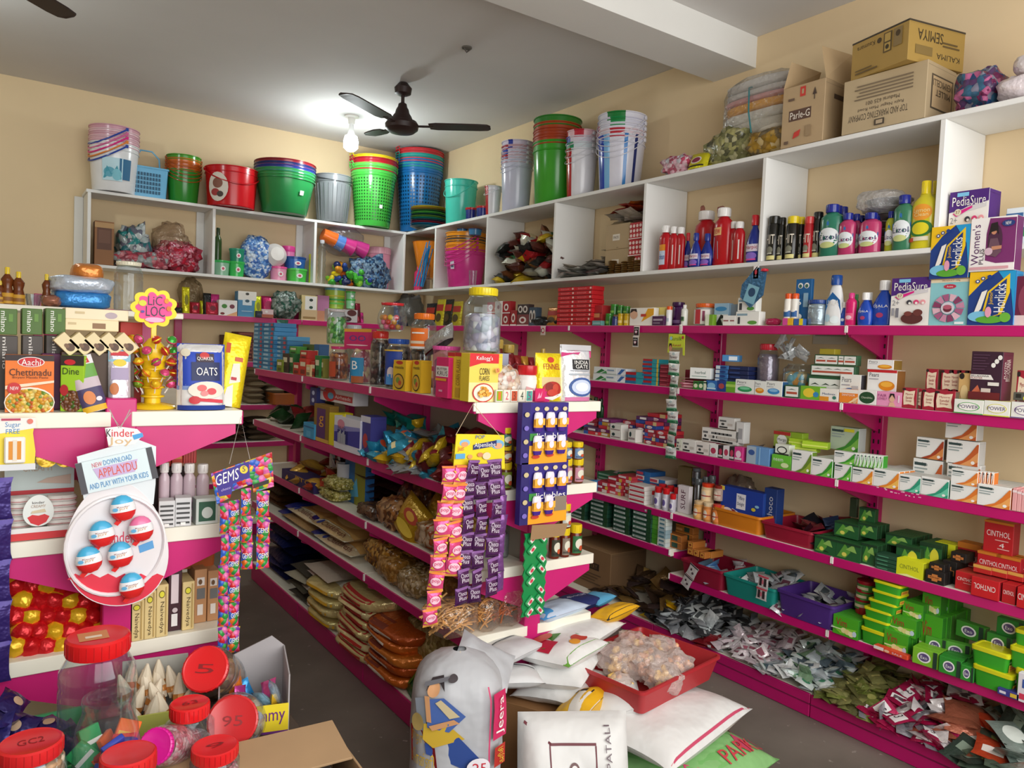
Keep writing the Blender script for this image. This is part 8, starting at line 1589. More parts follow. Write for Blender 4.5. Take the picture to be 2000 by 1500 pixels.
for i,(px,py)in enumerate([(78,872),(98,862),(120,870),(140,868),(160,866),(88,852),(112,850),(150,852),(165,876)]):
 o=sachet_mb(.06,.08,.03,'142A5A','1E4A8A',[El(.5,.5,.2,.2,'2A6AB0')],seed=410+i).build('foil_packet',smooth=60,loc=P(px,py+18,y=2.36));o.rotation_euler=(R.uniform(-.5,.5),R.uniform(-.6,.6),R.uniform(-.5,.5));tag(o,'navy blue foil sweet packet heaped on the second level','packet','navy foil packets on the left gondola')
for i,px in enumerate([90,126,158]):
 mb=MB();mb.T=Matrix.Rotation(PI/2,4,'X');mb.lathe([(0,.03),(.024,.03),(.026,0),(.02,-.012),(0,-.016)],M('C8A01E','foil'),18);tag(mb.build('foil_cup',loc=P(px,892,y=2.3)),'gold foil base of a sweet cup, %s from left'%ORD[i],'sweet')
a0=P(10,1046,y=2.27);a1=P(152,1046,y=2.27);zt=P(80,908,y=2.27).z;w=a1.x-a0.x;h=zt-1.056
t=root('counter_tray',Vector(((a0.x+a1.x)/2,2.27,1.056)),0,'white and red counter box of creamy eggs with flat egg sign','display box')
mb=MB();mb.box(w,.005,h,M('D8E4E0'),.001,(0,.12,0));S_=lambda u,v,o:(-w/2+w*u,.1175-o,h*v)
mb.art([Rr(0,.55,1,1,'D4E4E2'),T('CREAMY',.25,.82,.7,.93,'C8B4A0'),T('kinder',.4,.93,.62,1,'B82A3A'),Rr(.65,.92,.76,.98,'4AA0D0'),Rr(0,.5,1,.56,'C83A42'),G([(.45,.66),(.95,.62),(.95,.76),(.6,.72)],'D8C0B0')],S_);mb.build('back_card',t,0)
mb=MB();mb.box(w,.005,h*.16,M('EFEDEA'),.001,(0,.0,0));mb.box(w,.12,.004,M('EFEDEA'),.001,(0,.06,0));mb.art([Rr(0,.0,1,.6,'D83A3E')],lambda u,v,o:(-w/2+w*u,-.0027-o,h*.16*v));mb.build('front_lip',t,0)
mb=MB();ex,ez=-.012+w*.02,h*.38;eg=[(ex+.034*math.cos(a)*(1-.12*math.sin(a)),ez+.041*math.sin(a))for a in[2*PI*k/40 for k in range(40)]]
mb.T=Matrix.Translation((0,.004,0));mb.prism(eg,.004,M('E8EDE8'));mb.art([G([(.14,.3),(.3,.38),(.5,.34),(.7,.38),(.86,.3),(.75,.12),(.5,.02),(.25,.12)],'D8343A'),T('kinder',.3,.72,.7,.8,'3A2A2A'),T('CREAMY',.26,.6,.74,.69,'B8A090'),G([(.25,.42),(.75,.45),(.7,.55),(.3,.5)],'D8C8A8')],lambda u,v,o:(ex-.034+.068*u,-o,ez-.041+.082*v));mb.build('egg_sign',t,0)
dm=MB();dm.lathe([(0,0),(.022,0),(.026,.005),(.026,.008),(.02,.015),(0,.016)],M('F0EDE8','g'),16,mats=[M('F0EDE8','g')]*2+[M('D8A0A0','g')]+[M('F0EDE8','g')]*2);d0=None
for ci,x in enumerate([-w*.3,w*.36,w*.22]):
 for k in range(6):
  if d0 is None:d0=o=dm.build('egg_half',smooth=40)
  else:o=d0.copy();col.objects.link(o)
  o.location=t.location+Vector((x,.06,.005+.0162*k));tag(o,'white half egg shell, %s from bottom of the %s pile'%(ORD[k],['left','right','inner'][ci]),'sweet','white half eggs in the counter box')
for ci,(a,b)in enumerate([(294,312),(313,334),(335,357)]):
 carton('L2',a,b,880,.06,'B8381E','small red carton, %s of the lower trio beside the egg board'%ORD[ci],[Rr(.1,.5,.9,.7,'D88A4A'),Rr(0,.9,1,1,'D8B83A')],inset=.12,yb=912,name='small_carton')
 carton('L2',a,b,850,.06,'D8C81E','small yellow and white carton, %s of the upper trio'%ORD[ci],[G([(0,0),(1,0),(1,.6),(.4,.5)],'E8E4D8'),Rr(.3,.2,.8,.4,'6A6A3A')],inset=.12,yb=881,name='small_carton')
carton('L2',292,360,913,.1,'3A2A2A','dark box supporting the red and yellow trios',[],inset=.12,name='small_carton')
carton('L2',358,384,874,.06,'A82A2A','dark red ribbed tin right of the small cartons',[Rr(.2*k,0,.2*k+.06,1,'C8504A')for k in range(5)],inset=.14,yb=905,name='tin')
for i,(a,b,c)in enumerate([(311,331,'3A8A4A'),(334,357,'B89ABB'),(359,382,'C88AB8'),(385,409,'A87AB0')]):
 bottle('L2',a,b,905+i*1,'C8B4BC','E8E4E0','small bottle with white cap and coloured label, %s of four'%ORD[i],[Rr(0,0,1,.6,c),Rr(.2,.1,.8,.3,W_),El(.5,.45,.3,.1,tint(c,.6))],'tall',inset=.06,capr=.8,lab=(.02,.6),cat='bottle',name='spice_bottle')
BWc=[Rr(.1,.1+.17*k,.9,.17+.17*k,'4A4A4A')for k in range(5)]
for i,(a,b,t_)in enumerate([(312,344,978),(344,376,972)]):
 carton('L2',a,b,t_,.05,'D8D8D8','white carton striped with black print, %s of two'%ORD[i],BWc+[Rr(.35,.05,.65,.16,W_)],inset=.0,name='small_carton',yaw=-.15,side='5A5A5A')
carton('L2',382,426,973,.05,'D0D8D0','white carton with dark green window at the shelf end',[Rr(.12,.12,.88,.88,'2A5A42'),El(.5,.45,.25,.22,'C8D0C8')],inset=.0,name='small_carton')
cb=MB();cb.lathe([(0,-.03),(.024,-.02),(.031,0),(.026,.018),(.012,.028),(.016,.04),(.024,.05),(.02,.05),(0,.034)],M('D01E2A','foil'),12,cap=False,mats=[M('C8181E','foil')]*2+[M('E8A01E','foil')]*4+[M('E8DCC8','foil')]*2);cbp=proto(cb,.08)
cb2=MB();cb2.v,cb2.f=cb.v,cb.f;cb2.mats=[M('E0B01E','foil'),M('D0202A','foil'),M('E0DCD8','foil')];cb2.m=cb.m;cbp2=proto(cb2,.08)
for r in range(6):
 for k in range(6):
  px=30+30*k+(15 if r%2 else 0);py=1262-r*30
  if px>195:continue
  o=(cbp if(k+r)%3 else cbp2).copy();col.objects.link(o);o.name='wrapped_candy';o.location=P(px,py,y=2.31+.012*r);o.rotation_euler=(-PI/2+R.uniform(-.9,.9),R.uniform(-.9,.9),R.uniform(-.6,.6))
  tag(o,'red and yellow foil wrapped candy in the heap, left gondola','sweet','red yellow candies in the heap')
for i,(px,py)in enumerate([(62,1094),(80,1106),(40,1106)]):
 blob('wrapped_candy',P(px,py+12,y=2.42),.06,.05,.05,M(['2A6A2A','2A7A34','6A7A2A'][i],'foil'),'green foil wrapped candy, %s at the back of the candy heap'%ORD[i],'sweet',420+i)
NAV=[El(.45,.82,.26,.075,'6A5A1E'),El(.45,.82,.2,.055,'E0D83A'),T('Naivedya',.25,.08,.65,.68,'5A4A2A',-90),Rr(.75,.04,.85,.96,'B89A5A')]
for i,(a,b,t_)in enumerate([(253,281,1172),(281,304,1154),(304,328,1142)]):
 carton('L3',a,b,t_,.1,'DEC68A','cream incense carton with yellow seal, %s from the left'%ORD[i],NAV,inset=.0,name='incense_carton')
carton('L3',327,354,1112,.1,'3A1420','dark maroon incense carton with white barcode panel',[Rr(.2,.45,.75,.92,'D8C8CC'),Rr(.25,.08,.7,.28,'E0DCDC'),El(.5,.34,.2,.04,'C8B8BC')],inset=.03,name='incense_carton')
carton('L3',355,379,1136,.1,'DEC68A','cream incense carton with yellow seal between maroon and tan ones',NAV,inset=.02,name='incense_carton')
for i,(a,b,t_)in enumerate([(378,403,1112),(404,427,1114)]):
 carton('L3',a,b,t_,.1,'B8865A','tan carton with printed windows, %s of two at the shelf end'%['left','right'][i],[Rr(.2,.7,.8,.85,'E0D8D0'),Rr(.2,.45,.85,.65,'6A6A6A'),Rr(.25,.15,.7,.35,'E0D8D0'),El(.45,.77,.15,.05,'6A4A2A')],inset=.06,name='incense_carton')
tray('L3',336,428,1062,.22,'9A4A1E','orange brown plastic tray behind the incense cartons',inset=.1,yb=1112,name='plastic_tray')
o=strip(-26,936,{'y':2.238},5,.11,.105,'3A2A72','chain of purple chocolate pouches hanging at the left picture edge',[G([(.2,.3),(.7,.5),(.75,.62),(.25,.45)],'C8A87A'),Rr(0,.9,1,1,'5A4AA0'),Rr(.1,.65,.5,.75,'C8C0E0')],t=.02,parts='pouch')
bp0=P(227,1065,y=2.17);fwd=(bp0-CO).dot(CF);u_=fwd/FPX
t=root('hanging_display',bp0,0,'large egg shaped board with six surprise eggs hanging by string','sweet display')
def pl(px,py,y=0):q=P(px,py,y=2.17+y)-bp0;return(q.x,q.y,q.z)
def px_(pts):return[(pl(a,b)[0],pl(a,b)[2])for a,b in pts]
egg=[(227+101*math.cos(a)*(1-.16*math.sin(a)),1062-122*math.sin(a))for a in[2*PI*k/60 for k in range(60)]]
def gp_(pts,y,m,mb):mb.add([(pl(a,b)[0],y,pl(a,b)[2])for a,b in pts],[tuple(range(len(pts)))],m)
mb=MB();mb.prism(px_(egg),.004,M('E4E0E2'));mb.T=Matrix.Translation((0,.0012,0));mb.prism(px_([(150,892),(268,858),(305,872),(304,945),(300,985),(165,985),(160,950)]),.002,M('DCE4E8'));mb.T=None
gp_([(227+(x-227)*.97,y)for x,y in egg if y>1128]if 0 else[(131,1132)]+[(131+16*k,1128-(8 if k%2 else 0))for k in range(1,12)]+[(320,1125)]+[(227+99*math.cos(a)*(1-.16*math.sin(a)),1062-120*math.sin(a))for a in[-.62-.095*k for k in range(21)]],-.001,M('DC2E46'),mb)
for s_,x0,y0,x1,y1,c in[('kinder',208,1060,262,1038,'D83A5A'),('joy',214,1092,250,1072,'C89A6A')]:
 vs,fs=text2d(s_);mb.add([(pl(x0+(x1-x0)*a,y0+(y1-y0)*b)[0],-.0015,pl(x0+(x1-x0)*a,y0+(y1-y0)*b)[2])for a,b in vs],fs,M(c))
gp_([(270,1066),(298,1055),(301,1070),(273,1080)],-.0012,M('5AA0D8'),mb);mb.build('board',t,0)
mb=MB();mb.prism(px_([(205,836),(232,833),(268,838),(280,850),(262,868),(212,872),(208,850)]),.004,M('F0EEEC'))
for s_,x0,y0,x1,y1,c in[('K',208,853,217,838,K_),('inder',218,853,262,838,'D8283A'),('Joy',212,871,258,854,'D8B88A')]:
 vs,fs=text2d(s_);mb.add([(pl(x0+(x1-x0)*a,y0+(y1-y0)*b)[0],-.0012,pl(x0+(x1-x0)*a,y0+(y1-y0)*b)[2])for a,b in vs],fs,M(c))
gp_([(258,850),(278,845),(280,853),(262,859)],-.001,M('4AA0DC'),mb);mb.build('brand_tag',t,0)
mb=MB();r_=lambda x,y:(227+(x-227)*.97+(y-918)*.22,918+(y-918)*.97-(x-227)*.22);B_=lambda*q:[r_(*k)for k in q]
mb.T=Matrix.Translation((0,-.006,0));mb.prism(px_(B_((150,888),(304,888),(304,950),(150,950))),.003,M('D8E8EC'))
gp_(B_((150,888),(163,888),(163,950),(150,950)),-.001,M('4A4A50'),mb);gp_(B_((292,888),(304,888),(304,950),(292,950)),-.001,M('4A4A50'),mb);gp_(B_((182,905),(272,905),(262,928),(190,928)),-.001,M('C8B0D8'),mb)
for s_,x0,y0,x1,y1,c in[('DOWNLOAD',205,903,262,893,'4A90C8'),('NEW',182,903,202,894,'D86A7A'),('APPLAYDU',190,925,268,908,'D85A4A'),('AND PLAY WITH YOUR KIDS',168,944,286,933,'4A90C8')]:
 vs,fs=text2d(s_);mb.add([(pl(*r_(x0+(x1-x0)*a,y0+(y1-y0)*b))[0],-.0016,pl(*r_(x0+(x1-x0)*a,y0+(y1-y0)*b))[2])for a,b in vs],fs,M(c))
mb.build('banner',t,0)
dome=MB();dome.T=Matrix.Translation((0,-.001,0))@Matrix.Rotation(PI/2,4,'X');dome.lathe([(90*u_,0),(89*u_,.006),(86*u_,.008),(84*u_,.005),(83*u_,0)],M('F2EEF0','g'),40,1,1.12,cap=False);dome.build('clear_rim',t)  # opaque white ring paints the highlight at the clear cover's edge; cover not modelled
for i,(ex,ey)in enumerate([(238,990),(197,1040),(273,1030),(172,1090),(233,1080),(255,1140)]):
 c_='E87AA8' if i==2 else '4AB0DC';mb=MB();s_=25*u_
 pr=[(0,-1.05),(.55,-.88),(.82,-.55),(.92,-.2),(.9,.1),(.8,.45),(.62,.75),(.35,.97),(0,1.05)]
 ms=[M('D82A2A','g')]*3+[M('EDEEF0','g')]*2+[M(c_,'g')]*3
 mb.lathe([(r*s_,z*s_)for r,z in pr],M('EDEEF0'),18,1,.6,cap=False,mats=ms)
 mb.art([T('Kinder',.15,.62,.85,.78,'8A3A3A'),T('JOY',.25,.3,.75,.6,'D8A05A'),El(.05,.45,.14,.2,'6AB4E0')],lambda u,v,o:((u-.5)*1.3*s_,-.6*.92*s_*math.cos((u-.5)*1.5)-.001-o,(-.25+.7*v)*s_),flat=False)
 mb.T=None;mb.prism([(-s_*.5,-s_*1.3),(-s_*.1,-s_*.95),(-s_*.45,-s_*.8),(-s_*.75,-s_*1.1)],.004,M('D82A2A','g'))
 o=mb.build('surprise_egg',t);o.location=(pl(ex,ey)[0],-.018,pl(ex,ey)[2]);o.rotation_euler=(0,-.12,0)
mb=MB();mb.tube([pl(214,800),pl(232,836),pl(256,806)],.0013,M('B8B0A8'),5);mb.tube([pl(218,812),pl(236,835),pl(254,800)],.0013,M('B8B0A8'),5);mb.build('string',t)
gb=P(470,930,y=2.18);t=root('hanging_display',gb,0,'colourful button sweet card with purple banner and long sachet strips','sweet display')
def gl(px,py):q=P(px,py,y=2.18)-gb;return(q.x,q.z)
GM_=MV(['E83A5A','E8C83A','3AA04A','3A6AD0','E86AB0','E8762A','D82A3A','8A3AB0'],75,rough=.3)
mb=MB();mb.prism([gl(*q)for q in[(412,925),(531,883),(535,950),(495,962),(493,945),(452,960),(450,972),(424,985)]],.004,GM_)
mb.add([(gl(*q)[0],-.0008,gl(*q)[1])for q in[(418,925),(486,901),(488,932),(455,945),(452,965),(428,970)]],[(0,1,2,3,4,5)],M('3A2A8A'))
def gt(s_,x0,y0,x1,y1,c,k=.33):
 vs,fs=text2d(s_);mb.add([(gl(x0+(x1-x0)*a,y0+(y1-y0)*b-(x1-x0)*a*k)[0],-.0014,gl(x0+(x1-x0)*a,y0+(y1-y0)*b-(x1-x0)*a*k)[1])for a,b in vs],fs,M(c))
gt('GEMS',421,950,466,928,W_);gt('choco',432,960,450,955,'C8B8E8')
mb.add([(gl(476+8*math.cos(k*.4),917-8*math.sin(k*.4))[0],-.0012,gl(476+8*math.cos(k*.4),917-8*math.sin(k*.4))[1])for k in range(16)],[tuple(range(16))],M('E8D03A'));gt('5',473,921,479,911,'3A2A5A',0)
mb.add([(gl(*q)[0],-.001,gl(*q)[1])for q in[(495,946),(525,936),(525,944),(495,954)]],[(0,1,2,3)],M('2A2420'));mb.build('header_card',t,0)
GE=[G([(0,.3),(1,.45),(1,.75),(0,.6)],'3A2A8A'),T('GEMS',.1,.42,.9,.62,W_)]
for si,(px,y0,y1,w_,n,sk)in enumerate([(438,980,1278,.03,5,.0),(454,975,1270,.036,6,.008),(476,952,1110,.034,3,.01),(510,957,1108,.04,3,.006)]):
 a=gl(px,y0);z1=gl(px,y1)[1];hh=(a[1]-z1)/n;mb=packet_mb(w_,hh*.99,.012,GM_,GE if si!=0 else[],seed=430+si,nu=5,nv=8);o0=None
 for k in range(n):
  if o0 is None:o0=o=mb.build('sachet',t,60)
  else:o=o0.copy();col.objects.link(o);o.parent=t
  o.location=(a[0]+sk*(k+1)/n,-.012-.004*(k%2),a[1]-hh*(k+1));o.rotation_euler=(.05*math.sin(k*2),0,.35*math.sin(k*1.7+si))
mb=MB();A_=gl(470,815);mb.tube([(gl(448,906)[0],0,gl(448,906)[1]),(A_[0],0,A_[1]),(gl(488,897)[0],0,gl(488,897)[1])],.001,M('A8A09A'),5);mb.build('string',t)
TZ=.58
t=root('display_table',(.12,1.83,0),0,'low dark wooden table carrying the jars in front of the gondola','table')
mb=MB();mb.box(1.15,.72,.03,M('4A3C30'),.004,(0,0,TZ-.031));mb.build('table_top',t,0)
for sx in(-1,1):
 for sy in(-1,1):
  mb=MB();mb.box(.05,.05,TZ-.032,M('3A2E26'),.003,(sx*.52,sy*.32,0));mb.build('leg',t,0)
def J(px,y,wpx,pyt,**k):
 c=on_line(px,'y',y,TZ);fw=(c-CO).dot(CF);q=P(px,pyt,y=y)
 return dict(loc=Vector((c.x,y,TZ)),dims=(wpx*fw/FPX,q.z-TZ))
MKR='5A1418'
jar(None,0,0,0,'E01E22','tall clear empty jar with red lid and paper sticker',None,lidh=.13,lidr=.8,lart=[Rr(.2,.3,.65,.7,'D8905A'),Rr(.3,.4,.55,.5,'F0E0C8')],**J(188,1.95,136,1240))
CN=MV(['E8641E','2A9A5A','2A3A9A','D82A3A','E8842A','3AA86A','8A2A6A'],26,rough=.3)
jar(None,0,0,0,None,'open wide clear jar of orange green and blue sweet boxes',None,lidh=.02,prof=[(0,.004),(.85,.004),(1,.08),(1,.6),(.94,.74),(.74,.86),(.72,.92),(.76,.95),(.74,.99)],**J(206,1.74,118,1358))
jj=ALL[-1];cp=[(w_,c,a)for w_,c,a in[(.05,'E8641E',[Rr(.1,.3,.9,.6,'E8B83A')]),(.05,'2A3A9A',[T('JZ',.2,.3,.8,.7,'D8D8E8')]),(.05,'2A9A5A',[Rr(0,.4,1,.55,'E8E8E0')]),(.05,'D8282E',[])]]
pc=[proto(carton_mb(.045,.012,.06,c,a),.06)for _,c,a in cp]
rr=random.Random(5)
for k in range(34):
 a=rr.uniform(0,2*PI);r_=.035*math.sqrt(rr.random());o=pc[k%4].copy();col.objects.link(o);o.name='sweet_box'
 o.location=jj.location+Vector((r_*math.cos(a),r_*math.sin(a)-.005,.015+.125*k/34));o.rotation_euler=(rr.uniform(-.9,.9),rr.uniform(-1.2,1.2),rr.uniform(-1,1));tag(o,'small bright sweet box inside the open clear jar','sweet box','sweet boxes in the open jar')
MIX=MV(['C8A07A','E0D0B8','8A6A5A','B8B8C8','A8845A','D8C0A0'],60);TOF=MV(['8A5A32','A87A4A','6A4426','C89A6A'],40);PKS=MV(['D87A8A','E8A0A8','C85A6A','E8C0C0'],110);GRY=MV(['9A9098','B8B0B8','7A7078','C8C0C8'],30)
def mark(s):return[T(s,.3,.4,.7,.6,'8A161A')]
jar(None,0,0,0,'D8262A','wide jar of mixed sweets with marked red lid, bottom left corner',MIX,.8,lidh=.14,lidr=.86,lart=mark('GC2'),**J(58,1.72,125,1447))
jar(None,0,0,0,'E02024','ribbed clear jar with marked red lid near the middle',GRY,.4,lidh=.2,lidr=.76,lart=mark('63'),**J(368,1.83,92,1372))
jar(None,0,0,0,'D8262A','jar with plain red lid at the bottom edge beside open jar',MIX,.5,lidh=.2,lidr=.86,**J(248,1.62,112,1470))
jar(None,0,0,0,'E0262A','jar with marked red lid just above the brown cardboard',PKS,.5,lidh=.25,lidr=.9,lart=mark('9'),**J(418,1.70,92,1455))
def tj(px,py,y,wpx,hh,aim,**k):
 c=P(px,py,y=y);fw=(c-CO).dot(CF);w=wpx*fw/FPX/.84
 d=Vector(aim).normalized();m=d.to_track_quat('Z','Y').to_matrix()
 return dict(loc=c-d*hh,dims=(w,hh),tilt=m.to_euler(),**k)
jar(None,0,0,0,'E02428','tilted jar of brown toffees with marked red lid',TOF,.72,lidh=.1,lidr=.84,lart=mark('5'),**tj(400,1306,2.0,84,.19,(-.45,-.75,.55)))
jar(None,0,0,0,'C8282C','tilted jar with large dark red marked lid facing the camera',MIX,.3,lidh=.1,lidr=.84,lart=mark('95'),**tj(454,1408,1.82,92,.17,(-.35,-.8,.45)))
jar(None,0,0,0,'E01E9A','tilted jar of pink sugar grains with magenta lid',PKS,.7,lidh=.1,lidr=.84,**tj(302,1458,1.72,66,.14,(-.6,-.7,.45)))
p0=P(545,1460,y=1.93);
t=root('open_box',Vector((.60,2.0,TZ)),-.25,'open white lined box with yellow front holding bright sweets','box')
bw,bd,bh=.17,.2,.075
mb=MB();IN=M('A8A4A6');OUT=M('E8D02A');PU_='6A2A7A'
mb.box(bw,.004,bh,OUT,.0005,(0,-bd/2,0));mb.art([T('gummy',.35,.3,.95,.75,PU_),Rr(0,0,1,.08,PU_)],lambda u,v,o:(-bw/2+bw*u,-bd/2-.0025-o,bh*v));mb.build('front_panel',t,0)
mb=MB();mb.box(.004,bd,bh*1.5,IN,.0005,(-bw/2,0,0));mb.build('side_panel',t,0)
mb=MB();mb.box(.004,bd,bh*2.0,IN,.0005,(bw/2,0,0));mb.art([Rr(.1,.4,.3,.9,'B85AA8')],lambda u,v,o:(bw/2+.003+o,-bd/2+bd*u,bh*2*v));mb.build('side_panel',t,0)
mb=MB();mb.prism([(-bw/2,0),(bw/2,0),(bw/2,bh*2.0),(bw*.3,bh*2.4),(-bw/2,bh*1.6)],.004,IN);o=mb.build('back_panel',t,0);o.location.y=bd/2
mb=MB();mb.box(bw,bd,.003,IN,.0005);mb.build('bottom_panel',t,0)
for k,c in enumerate(['2A8AC8','B83A8A','E8B82A','9AC8E0','D85A9A','7A3AA0','C8D8E4','E07A2A']):
 o=sachet_mb(.05,.06,.02,c,tint(c,.7),seed=440+k).build('wrapped_sweet',smooth=60,loc=t.location+Vector((R.uniform(-.045,.06),R.uniform(-.06,.05),.03+.004*k)));o.rotation_euler=(R.uniform(-1,1),R.uniform(-1,1),R.uniform(0,3));tag(o,'bright wrapped sweet lying in the open yellow box','sweet','sweets in the open yellow box')
t=root('open_box',Vector((.375,2.08,TZ)),-.15,'open pale green box of white paper cone sweets','box')
bw,bd,bh=.16,.16,.1;GRN_=M('B8BC5A');
for nm,sx,sy,hh,sz in[('front_panel',0,-1,.07,(bw,.004)),('back_panel',0,1,.15,(bw,.004)),('side_panel',-1,0,.1,(.004,bd)),('side_panel',1,0,.1,(.004,bd))]:
 mb=MB();mb.box(sz[0],sz[1],hh,GRN_ if sy<0 else M('B0B0A8'),.0005,(sx*bw/2,sy*bd/2,0));mb.build(nm,t,0)
cn=MB();cn.lathe([(0,0),(.018,.004),(.02,.03),(.012,.06),(.003,.085),(0,.085)],M('E0D4BC','p'),9);cn.lathe([(.0205,.02),(.0202,.035)],M('C88A4A','foil'),9,cap=False);c0_=None
for k in range(15):
 if c0_ is None:c0_=o=cn.build('paper_cone',smooth=30)
 else:o=c0_.copy();col.objects.link(o)
 o.location=t.location+Vector((-.055+.036*(k%4)+R.uniform(-.008,.008),-.05+.034*(k//4),.03+.014*(k//4)));o.rotation_euler=(R.uniform(-.35,.35),R.uniform(-.35,.35),R.uniform(0,3));tag(o,'white paper cone sweet standing in the pale green box','sweet','paper cone sweets in the box')
PUR=[proto(sachet_mb(.07,.08,.025,c,c2,a,seed=450+i),.08)for i,(c,c2,a)in enumerate([('2A2060','3A3080',[El(.4,.5,.2,.16,'C8A888')]),('221A50','2A2068',[]),('2E2870','1A1444',[El(.6,.4,.15,.12,'D8C83A')])])]
tray(None,0,0,0,.3,'2A9A5A','green plastic tray under the purple chocolate heap',loc=Vector((.06,2.03,TZ)),dims=(.34,.05))
heap(PUR,34,lambda u,v:(-.08+.27*u,1.93+.22*v,TZ+.01),.14,'dark purple chocolate pouch in the heap at lower left','purple chocolate pouches in the green tray','pouch','pouch',.5,61)
t=root('cardboard_box',(.475,1.60,0),-.05,'large open brown cardboard carton in the very foreground with flaps','box')
BRC=M('A98A66','p',.8);bw,bd,bh=.5,.34,.615
for nm,x,y,sx,sy in[('front_panel',0,-bd/2,bw,.006),('back_panel',0,bd/2,bw,.006),('side_panel',-bw/2,0,.006,bd),('side_panel',bw/2,0,.006,bd)]:
 mb=MB();mb.box(sx,sy,bh,BRC,.001,(x,y,0));mb.build(nm,t,0)
mb=MB();mb.box(bw*.98,.15,.006,BRC,.001,(0,0,0));o=mb.build('flap',t,0);o.location=(0,bd/2-.07,bh+.012);o.rotation_euler=(.16,0,0)
mb=MB();mb.box(bw*.98,.13,.006,M('B89C78','p',.8),.001,(0,0,0));o=mb.build('flap',t,0);o.location=(.02,-bd/2+.04,bh+.005);o.rotation_euler=(.05,.05,.04)
def sack(loc,w,d,h,c,label,art=(),seed=1,rz=0,arc=2.6,mk='sack',tie=True,amp=.05):
 mb=MB();m=M(c,mk);rr=random.Random(seed)
 def fn(u,v):
  a=2*PI*u-PI/2;k=min(1,.82+v*1.6)*(1 if v<.78 else max(.02,1-((v-.78)/.22)**2)**.5)
  e=1+amp*noise.fractal(Vector((math.cos(a)*1.6+seed,math.sin(a)*1.6,v*4)),1,2,3)+.018*math.sin(a*14+v*9)*max(0,(v-.6)*2)
  sp=lambda x:math.copysign(abs(x)**.75,x)
  return(sp(math.cos(a))*w/2*k*e,sp(math.sin(a))*d/2*k*e,v*h*(1+.0*e))
 mb.grid(fn,48,26,m);n=48
 if art:mb.art(art,lambda u,v,o:tuple(Vector(fn(.5/1+(u-.5)*arc/(2*PI)-.5+.0,v*.5+.44))*1.0+Vector((math.cos(2*PI*((u-.5)*arc/(2*PI))-PI/2),math.sin(2*PI*((u-.5)*arc/(2*PI))-PI/2),0))*(o+.0015)),flat=False,off=.0012)
 t=root('sack',loc,rz,label,'sack');mb.build('sack_body',t,60)
 if tie:
  mb=packet_mb(w*.6,.2,.04,c,[],seed=seed+3,nu=14,nv=12,mk=mk,wr=.1);o=mb.build('gathered_top',t,60);o.location=(.0,.05,h*.985);zz=Vector((.86,-.1,-.42)).normalized();yy=Vector((-.25,.35,-.9));xx=yy.cross(zz).normalized();yy=zz.cross(xx);o.rotation_euler=Matrix((xx,yy,zz)).transposed().to_euler()
  mb=MB();mb.tube([(.0,-.02,h*1.0),(.01,-.06,h*.96),(.015,-d*.40,h*.84),(.012,-d*.5,h*.68)],.0016,M('D8CCB8'),5);mb.build('string',t)
 return t
SK=M('C89A62')
RICE=[G([(.05,0),(.05,.4),(.23,.42),(.28,.3),(.37,.27),(.4,0)],'A81E22'),T('ராஜா',.08,.24,.25,.36,'E8C03A'),T('பொன்னி',.08,.05,.37,.2,'E8C03A'),G([(.14,.72),(.27,.78),(.28,.42),(.2,.42)],'A8B4C4'),G([(.28,.3),(.5,.4),(.64,.12),(.52,.06),(.3,.2)],'2E4C94'),G([(.26,.5),(.45,.54),(.52,.38),(.36,.28),(.26,.34)],'D8B43A'),G([(.28,.76),(.42,.8),(.52,.62),(.46,.46),(.3,.47)],'4A6AB0'),G([(.4,.78),(.5,.62),(.46,.6),(.36,.74)],'C8B890'),El(.33,.86,.05,.07,'D8A070'),G([(.27,.84),(.28,.96),(.38,.99),(.42,.86),(.37,.92),(.31,.92)],'2A2024'),G([(.27,.8),(.3,.54),(.34,.54),(.31,.8)],'D8A070'),G([(.32,.5),(.48,.6),(.5,.56),(.35,.46)],'D8A070'),El(.46,.97,.03,.035,'3A3034'),G([(.24,.92),(.44,.99),(.42,.95),(.25,.88)],'6A6A70'),El(.22,.52,.06,.09,'B8A060'),Rr(.7,.34,.86,.82,'C81E5A'),T('Jeera',.73,.38,.83,.78,W_,90),Rr(.66,0,.672,.9,'C83A6A'),Rr(.71,.06,.84,.27,'B82A1E'),T('அரிசி',.74,.08,.82,.25,'E8C03A',90),El(.6,.1,.07,.1,'EAE6EC'),T('25',.56,.05,.64,.15,'C82A3A')]
sk0=P(905,1490,y=2.03)
sack(Vector((1.285,2.06,0)),.30,.28,.61,'B8BABE','tall grey white rice sack with seated woman print and tied top',RICE,3,-.5,2.9)
S2=[Rr(.25,.78,.66,.8,'6A2A34'),Rr(.25,.3,.262,.78,'6A2A34'),Rr(.65,.3,.662,.78,'6A2A34'),G([(.05,.95),(.27,.8),(.26,.785),(.04,.93)],'6A2A34'),El(.46,.6,.05,.07,'6A4A4A'),El(.46,.6,.035,.05,'E4E0DE'),El(.14,.35,.03,.12,'5A2A34'),T('HEATRF',.03,.42,.2,.5,'C83A42'),T('PATALI',.74,.62,.79,.92,'6A5A62',90),T('suhana',.72,.1,.76,.3,'6A5A62',90)]
def lie(loc,w,d,t_,c,label,art=(),seed=1,rz=0,mk='sack',tilt=0,roll=0,name='sack',wr=.035,kind='pillow'):
 mb=packet_mb(w,d,t_,c,art,seed=seed,nu=26,nv=26,mk=mk,wr=wr,kind=kind)
 o=mb.build(name,smooth=60);m=Matrix.Rotation(rz,3,'Z')@Matrix.Rotation(roll,3,'Y')@Matrix.Rotation(-PI/2+tilt,3,'X')
 o.rotation_euler=m.to_euler();o.location=Vector(loc)-m@Vector((0,0,d/2));return tag(o,label,'sack' if name=='sack' else 'bag')
